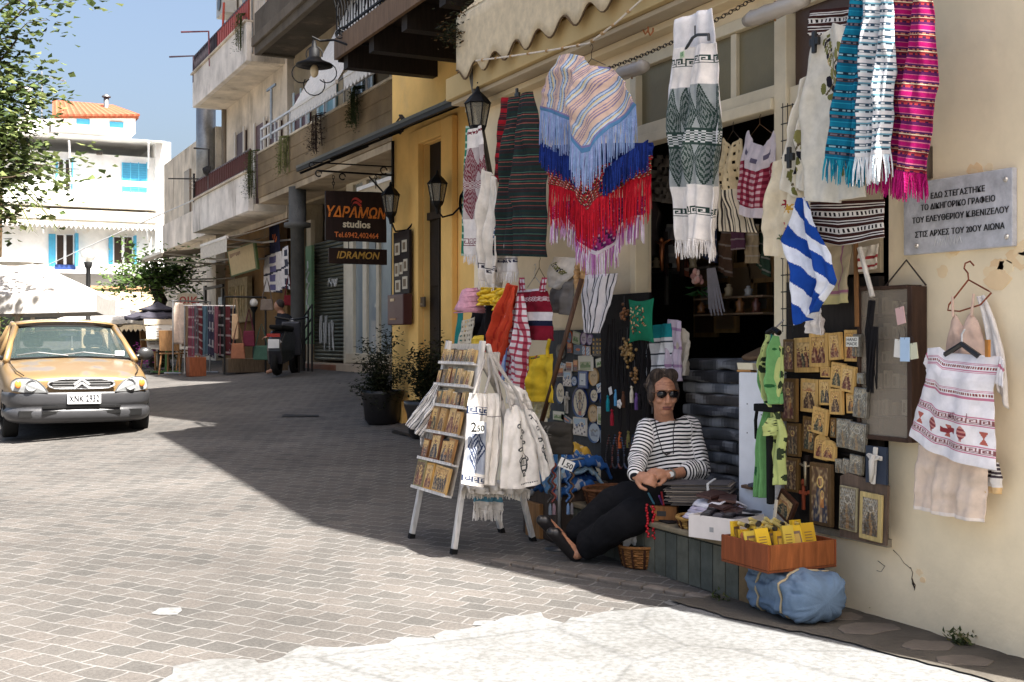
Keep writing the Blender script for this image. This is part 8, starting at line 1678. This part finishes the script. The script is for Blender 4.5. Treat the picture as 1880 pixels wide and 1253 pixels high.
for k,(x,cc,nm)in enumerate([(1010,C(40,34,34),'black'),(1017,C(120,50,40),'amber red'),(1043,C(50,90,140),'bright blue'),(1050,C(96,70,50),'brown')]):
 p=Wz(x,850,7.2+.03*k);m=M();n=30
 for q in range(n):m.ball(p+Vector((.012*math.sin(q*.8),0,-.008*q)),.0075,cc,seg=7,ring=5)
 m.lathe(p+UP*(-.008*n-.07),[(.012,0),(.010,.05),(.004,.065)],mixc(cc,C(150,170,190),.3),seg=8);one('worry_beads',m,'gloss',nm+' worry beads hanging from the chrome pole','beads','worry beads on the chrome pole',smooth=True)
t=Thing('wooden_boxes','stack of small pale wooden boxes under the easel side','boxes');m=M();p=Wz(985,925,7.7);b=gz(p.x,p.y)
for k in range(3):m.box(p.x-.03+.05*k,p.x+.012+.05*k,p.y-.1,p.y+.1,b,b+.22+.03*k,[C(150,110,70),C(176,140,96),C(130,90,60)][k])
t.part('box',m,'wood',bev=.003);t.done()
# ================================================================ PEOPLE
def capm(m,a,ra,b,rb,flat=1,fdir=None):
 a,b=Vector(a),Vector(b);n=6;pts=[];rs=[];d=(b-a).normalized()if(b-a).length>1e-6 else UP
 for k in range(1,4):q=math.pi/2*k/4;pts.append(a-d*ra*math.cos(q));rs.append(ra*math.sin(q))
 for k in range(n+1):pts.append(a.lerp(b,k/n));rs.append(lerp(ra,rb,k/n))
 for k in range(3,0,-1):q=math.pi/2*k/4;pts.append(b+d*rb*math.cos(q));rs.append(rb*math.sin(q))
 i0=len(m.V);m.tube(pts,rs,C(100),seg=16)
 if fdir is not None:
  f=Vector(fdir).normalized()
  for i in range(i0,len(m.V)):
   v=Vector(m.V[i]);c=a+(b-a)*max(0,min(1,(v-a).dot(b-a)/max(1e-9,(b-a).length_squared)));o=v-c;m.V[i]=tuple(c+o-f*o.dot(f)*(1-flat))
def ell(m,c,r,fr):i0=len(m.V);m.ball((0,0,0),1,C(100),seg=24,ring=16);m.V[i0:]=[tuple(Vector(c)+fr.r*v[0]*r[0]+fr.w*v[1]*r[1]+fr.u*v[2]*r[2])for v in m.V[i0:]]
def blob(m,name,voxel,smooth=6,kind='skin',col=None):
 me=bpy.data.meshes.new(name);me.from_pydata(m.V,[],m.F);o=bpy.data.objects.new('tmp',me);COL.objects.link(o)
 r=o.modifiers.new('r','REMESH');r.mode='VOXEL';r.voxel_size=voxel;s=o.modifiers.new('s','SMOOTH');s.factor=.5;s.iterations=smooth
 dg=bpy.context.evaluated_depsgraph_get();dg.update();out=bpy.data.meshes.new_from_object(o.evaluated_get(dg));bpy.data.objects.remove(o);out.name=name
 n=len(out.vertices);a=np.empty(n*3,dtype=np.float32);out.vertices.foreach_get('co',a);a=a.reshape(-1,3)
 if col is not None:
  cols=np.array([(*col(Vector(v)),1)for v in a],dtype=np.float32)if callable(col)else np.tile(np.array((*col,1),dtype=np.float32),(n,1))
  at=out.color_attributes.new('Col','FLOAT_COLOR','POINT');at.data.foreach_set('color',cols.ravel())
 out.materials.clear();out.materials.append(kind if isinstance(kind,bpy.types.Material)else vmat(kind));out.shade_smooth();return out,a
def rumple(me,amp,sc):
 me.update();N=[v.normal.copy()for v in me.vertices]
 for v,n in zip(me.vertices,N):q=v.co*sc;v.co+=n*amp*(mnoise.noise((q.x,q.y,q.z*.6))-.35*abs(mnoise.noise((q.x*2+5,q.y*2,q.z*2))))
 me.update()
def stripe_mat():
 m=bpy.data.materials.new('striped jersey');m.use_nodes=True;t=m.node_tree;L=t.links.new;b=t.nodes['Principled BSDF']
 at=nd(t,'ShaderNodeAttribute',attribute_name='along');md=nd(t,'ShaderNodeMath',operation='FRACT');mu=nd(t,'ShaderNodeMath',operation='MULTIPLY');mu.inputs[1].default_value=1/.0215
 L(at.outputs['Fac'],mu.inputs[0]);L(mu.outputs[0],md.inputs[0]);cr=nd(t,'ShaderNodeValToRGB');e=cr.color_ramp.elements;cr.color_ramp.interpolation='CONSTANT';e[0].position=0;e[0].color=(.78,.75,.72,1);e[1].position=.56;e[1].color=(.012,.012,.016,1);L(md.outputs[0],cr.inputs[0]);L(cr.outputs[0],b.inputs['Base Color']);b.inputs['Roughness'].default_value=.9;b.inputs['Specular IOR Level'].default_value=.15;return m
def fingers(m,wrist,direc,palm_n,curl,side,sc=1.0):
 d=Vector(direc).normalized();n=Vector(palm_n);n=(n-d*n.dot(d)).normalized();s=d.cross(n)*side;w=Vector(wrist)
 capm(m,w,.024*sc,w+d*.05*sc,.034*sc,.6,n);capm(m,w+d*.05*sc+s*.014*sc,.02*sc,w+d*.075*sc-s*.014*sc,.02*sc,.8,n)
 for k,(o,l)in enumerate(((.028,.070),(.010,.080),(-.009,.074),(-.026,.058))):
  p=w+d*.078*sc+s*o*sc;c=curl*(1+.12*k);a=0;r=.0098*sc
  for q,f in enumerate((.45,.32,.25)):
   a+=c*(.7 if q==0 else 1);e=p+(d*math.cos(a)+n*math.sin(a))*l*f*sc;capm(m,p,r,e,r*.9);p=e;r*=.9
 p=w+d*.028*sc+s*.030*sc;e=p+(d*.75+s*.65+n*.25)*.038*sc;capm(m,p,.013*sc,e,.0115*sc);capm(m,e,.0112*sc,e+(d*.9+s*.1+n*.5)*.030*sc,.0095*sc)
 # ---- the woman on the step
SK=C(172,122,94);Z=6.85
def J(px,py,z):return Wz(px,py,z)
hd=J(1218,727,6.80);hf_=Fr(hd,(RT*.985+FW*.17),UP)
pel,wai,che,nek=J(1243,900,6.84),J(1238,862,6.85),J(1226,806,6.88),J(1219,770,6.86)
shL,shR=J(1190,788,6.84),J(1264,786,6.90);elL,elR=J(1172,842,6.74),J(1285,862,6.80);wrL,wrR=J(1166,874,6.58),J(1226,872,6.60)
hiL,hiR=J(1215,905,6.78),J(1262,905,6.84);knL,knR=J(1128,925,6.92),J(1148,955,6.72);anL,anR=J(1052,985,7.06),J(1072,1008,6.94)
bt=M()
ell(bt,hf_.p(0,.022,-.012),(.073,.088,.094),hf_);ell(bt,hf_.p(0,-.035,.012),(.060,.066,.072),hf_);ell(bt,hf_.p(0,-.085,.035),(.034,.036,.026),hf_)
capm(bt,hf_.p(0,.012,.078),.010,hf_.p(0,-.030,.094),.0125);ell(bt,hf_.p(0,-.033,.092),(.0175,.014,.010),hf_)
for sx in(-1,1):
 ell(bt,hf_.p(sx*.036,-.022,.056),(.025,.024,.022),hf_);ell(bt,hf_.p(sx*.074,-.008,-.01),(.008,.018,.03),hf_);capm(bt,hf_.p(sx*.012,.030,.073),.009,hf_.p(sx*.048,.028,.058),.008)
 capm(bt,hf_.p(sx*.018,-.040,.072),.008,hf_.p(sx*.034,-.072,.055),.009);ell(bt,hf_.p(sx*.032,.012,.068),(.013,.009,.008),hf_)
capm(bt,hf_.p(-.018,-.0585,.074),.0062,hf_.p(.018,-.0585,.074),.0062);capm(bt,hf_.p(-.016,-.068,.073),.0068,hf_.p(.016,-.068,.073),.0068)
capm(bt,hf_.p(0,-.06,-.01),.052,nek,.056);capm(bt,nek,.056,nek.lerp(che,.5)+FW*.02,.06);capm(bt,nek.lerp(che,.5)+FW*.02,.06,che+FW*.02,.085);capm(bt,che,.12,wai,.13);capm(bt,wai,.13,pel,.14);capm(bt,hiL,.10,hiR,.10)
for a,b,c,wd in((shL,elL,wrL,0),(shR,elR,wrR,0)):capm(bt,che+FW*.06,.04,a+UP*-.03+FW*.06,.022);capm(bt,a+UP*-.03+FW*.06,.022,b,.034);capm(bt,b,.038,c,.026)
for a,b,c in((hiL,knL,anL),(hiR,knR,anR)):capm(bt,a,.09,b,.058);capm(bt,b,.055,c,.036)
TL_=(RT*-.62+UP*.72-FW*.25).normalized()
ft=[]
for a in(anL,anR):h=a+RT*-.045+UP*-.03;capm(bt,a,.036,h,.036);capm(bt,h,.034,h+TL_*.16,.028,.8,FW);ft.append(h)
fingers(bt,wrL,(J(1188,878,6.52)-wrL),(-FW*-1+UP*-.3),.62,-1);fingers(bt,wrR,(J(1184,868,6.52)-wrR),(FW*1+UP*-.5),.62,1)
def skc(v):
 q=v-hd;a,b,c=q.dot(hf_.r),q.dot(hf_.u),q.dot(hf_.w)
 if c>.055 and abs(a)<.026 and-.076<b<-.053:return C(132,78,68)if not(-.0655<b<-.0615)else C(70,36,32)
 if c>.03 and(abs(b-.062+.004*math.sin(a*60))<.0022 or abs(b-.075)<.002)and abs(a)<.05:return C(140,92,70)
 return SK
t=Thing('person','woman in a black and white striped top and dark sunglasses seated on the shop step','person')
me,_=blob(bt,'body',.0048,4,'skin',skc);body=t.part('body',me,'skin')
# clothes
sm2=M();capm(sm2,nek+UP*-.062+FW*.012,.074,che,.128);capm(sm2,che+RT*-.02,.13,wai,.155);capm(sm2,wai,.155,pel+UP*.03,.16);capm(sm2,che+UP*-.03-FW*.05-RT*.055,.07,che+UP*-.04-FW*.05+RT*.055,.07)
capm(sm2,che.lerp(shR,.35)-FW*.045,.085,che.lerp(shR,.8)-FW*.03,.075);slR=elR.lerp(wrR,.42);ARMS=[(shL,elL,.068,.056),(elL,wrL.lerp(elL,.12),.056,.046),(shR,elR,.072,.062),(elR,slR,.062,.056)]
for a in(shL,shR):capm(sm2,nek.lerp(a,.5)+UP*-.03+FW*.01,.058,a+UP*-.005,.066)
for a,b in((che,shL),(che,shR)):capm(sm2,a+UP*.02,.085,b,.068)
for a,b,ra,rb in ARMS:capm(sm2,a,ra,b,rb)
for k in range(4):f=.25+.2*k;p=shR.lerp(elR,f);capm(sm2,p+RT*.05,.02,p+RT*.02-FW*.05+UP*.015,.018);p=elL.lerp(shL,f);capm(sm2,p-RT*.045,.018,p-FW*.045+UP*.012,.016)
me,A_=blob(sm2,'top',.006,5,stripe_mat());al=[]
for v in A_:
 v=Vector(v);best=(1e9,0)
 for k,(a,b,ra,rb)in enumerate(ARMS):
  f=max(0,min(1,(v-a).dot(b-a)/(b-a).length_squared));dd=(v-a.lerp(b,f)).length-lerp(ra,rb,f)
  if dd<best[0]:best=(dd,(v-a).dot((b-a).normalized())+(0 if k%2==0 else(ARMS[k-1][1]-ARMS[k-1][0]).length)+.2)
 ax=(nek-pel).normalized();f=max(0,min(1,(v-pel).dot(nek-pel)/(nek-pel).length_squared));dt=(v-pel.lerp(nek,f)).length-lerp(.165,.11,f)
 al.append(best[1]if best[0]<dt-.004 else(v-pel).dot(ax)+1+.010*math.sin((v-pel).dot(RT)*16)+.05*abs((v-pel).dot(RT)))
rumple(me,.009,20);at=me.attributes.new('along','FLOAT','POINT');at.data.foreach_set('value',np.array(al,dtype=np.float32));t.part('top',me,'cloth')
tm=M();capm(tm,hiL,.125,hiR,.125);capm(tm,pel,.150,pel+UP*.0,.150)
for a,b,c in((hiL,knL,anL),(hiR,knR,anR)):capm(tm,a,.125,b,.100);capm(tm,b,.100,c+(b-c)*.14,.082);p=b;capm(tm,p+UP*.03,.04,p+(a-b)*.2+UP*.03,.05)
me,_=blob(tm,'trousers',.008,6,'cloth',C(22,22,25));rumple(me,.014,13);t.part('trousers',me,'cloth')
hm_=M();ell(hm_,hf_.p(0,.054,-.046),(.086,.096,.076),hf_);ell(hm_,hf_.p(0,.0,-.055),(.078,.062,.085),hf_)
for sx in(-1,1):ell(hm_,hf_.p(sx*.071,.022,.004),(.019,.042,.058),hf_);ell(hm_,hf_.p(sx*.040,.112,.008),(.046,.026,.044),hf_)
g=random.Random(2)
for k in range(46):q,r=g.uniform(0,6.28),g.uniform(.03,.088);ell(hm_,hf_.p(r*math.cos(q),.085+.03*g.random()-.5*r*abs(math.cos(q)),-.045+r*math.sin(q)*.75),(.02,.02,.014),hf_)
me,_=blob(hm_,'hair',.005,2,'hair',lambda v:mixc(C(40,33,30),C(92,78,68),max(0,min(1,.35+.9*mnoise.noise((math.atan2((v-hd).dot(hf_.w),(v-hd).dot(hf_.r))*9,(v-hd).dot(hf_.u)*14,1))))));t.part('hair',me,'hair')
m=M();g=random.Random(6)
for k in range(420):
 a0_,e0=g.uniform(0,6.28),g.uniform(.15,1.25);pts=[]
 for q in range(5):
  e=e0+q*.16;a=a0_+.10*math.sin(q+k);p=Vector((math.cos(a)*math.sin(e)*.090,math.cos(e)*.104,math.sin(a)*math.sin(e)*.084))
  if p.z>.03 and p.y<.06:break
  pts.append(hf_.p(p.x,p.y+.052,p.z-.040+.002*g.random()))
 if len(pts)>2:m.tube(pts,[.0016]*(len(pts)-1)+[.0006],mixc(C(50,42,38),C(140,124,110),g.random()),seg=3)
t.part('hair_strands',m,'hair')
m=M();DKG=C(18,16,18)
for sx in(-1,1):m.prism(Fr(hf_.p(sx*.034,.013,.079),hf_.r-hf_.w*.22*sx,hf_.u),[(.029*math.cos(q*.5236)*(1+.08*math.sin(q)),.0215*math.sin(q*.5236))for q in range(12)],0,.006,DKG);m.tube([hf_.p(sx*.062,.02,.072),hf_.p(sx*.078,.022,.05),hf_.p(sx*.082,.015,-.02)],.004,C(70,46,30))
m.tube([hf_.p(-.012,.02,.090),hf_.p(0,.023,.092),hf_.p(.012,.02,.090)],.004,C(70,46,30));m.tube([hf_.p(-.062,.032,.078),hf_.p(-.03,.036,.088),hf_.p(0,.030,.092),hf_.p(.03,.036,.088),hf_.p(.062,.032,.078)],.0035,C(110,70,40));t.part('sunglasses',m,'gloss',smooth=True)
m=M();c0=wrR.lerp(elR,.08);d=(wrR-elR).normalized();m.lathe(c0,[(.030,-.009),(.032,0),(.030,.009)],C(170,168,160),seg=18,axis=d);q=c0-FW*.03+UP*.004;m.lathe(q,[(.015,0),(.015,.006),(0,.007)],C(200),seg=14,axis=-FW);t.part('wristwatch',m,'metal')
m=M();m.tube([nek+RT*-.06-FW*.06,nek+RT*-.05-FW*.12+UP*-.08,che+RT*-.05-FW*.16+UP*-.06,che+RT*.01-FW*.17+UP*-.07,nek+RT*.035-FW*.13+UP*-.07,nek+RT*.055-FW*.06],.0028,C(40,36,36),seg=5);m.tube([che+RT*-.05-FW*.165+UP*-.06,che+RT*-.03-FW*.17+UP*-.075,che+RT*-.01-FW*.17+UP*-.065],.006,C(60,56,54));t.part('glasses_cord',m,'rubber')
for h in ft:
 sm3=M();capm(sm3,h-TL_*.015-RT*.012,.036,h+TL_*.17-RT*.012,.036,.85,FW);capm(sm3,h-RT*.030-TL_*.02,.028,h+TL_*.18-RT*.030,.030);me,_=blob(sm3,'sandal',.006,4,'plastic',C(30,28,29));t.part('sandal',me,'plastic')
t.done()
m=M();p=pel+UP*-.2;m.box(p.x-.2,p.x+.22,p.y-.22,p.y+.2,.304,p.z+.06,C(40,36,36));one('seat_cushion',m,'cloth','dark cushion block on the step under the seated woman','cushion',bev=.03)
# ---- the man by the scooter
zz=22.9;t=Thing('person','man in dark clothes sitting behind the scooter outside the far shop','person')
h2=J(512,562,zz);f2=Fr(h2,(FW*-.8+RT*.6),UP);k2,c2_,p2_=J(516,576,zz),J(522,592,zz),J(528,622,zz);b2m=M();ell(b2m,h2,(.075,.095,.11),f2);ell(b2m,h2-RT*.07-UP*.02,(.03,.03,.03),f2);capm(b2m,h2-UP*.06,.05,k2,.06);capm(b2m,k2,.07,c2_,.15);capm(b2m,c2_,.15,p2_,.15)
e2,w2=J(508,612,zz-.2),J(494,618,zz-.25);kn2,an2=J(500,634,zz-.1),J(502,674,zz-.1);an2.z=gz(an2.x,an2.y)+.08;capm(b2m,c2_+UP*.05,.06,e2,.045);capm(b2m,e2,.042,w2,.03);fingers(b2m,w2,(-1,.3,-.2),(0,0,-1),.4,1);capm(b2m,p2_,.12,kn2,.07);capm(b2m,kn2,.065,an2,.04);capm(b2m,an2,.04,an2+Vector((-.1,.05,-.04)),.035)
me,_=blob(b2m,'body',.014,3,'skin',C(150,108,84));t.part('body',me,'skin')
jm=M();capm(jm,k2-UP*.04,.085,c2_,.175);capm(jm,c2_,.175,p2_,.17);capm(jm,c2_+UP*.05,.08,e2,.062);capm(jm,e2,.06,w2.lerp(e2,.15),.045);me,_=blob(jm,'jacket',.016,4,'cloth',C(30,32,38));t.part('jacket',me,'cloth')
jm=M();capm(jm,p2_,.15,kn2,.09);capm(jm,kn2,.085,an2+UP*.05,.06);me,_=blob(jm,'trousers',.016,4,'cloth',C(34,34,40));t.part('trousers',me,'cloth')
jm=M();ell(jm,h2+UP*.035+RT*.02,(.085,.09,.095),f2);me,_=blob(jm,'hair',.012,2,'hair',C(60,52,48));t.part('hair',me,'hair');t.done()
m=M();m.box(p2_.x-.2,p2_.x+.2,p2_.y-.2,p2_.y+.2,p2_.z-.19,p2_.z-.15,C(50,44,40));b=gz(p2_.x,p2_.y)
for sx in(-.17,.17):
 for sy in(-.17,.17):m.bar((p2_.x+sx,p2_.y+sy,b),(p2_.x+sx,p2_.y+sy,p2_.z-.19),.03,.03,C(40,36,34))
one('stool',m,'wood','dark stool under the man behind the scooter','stool')
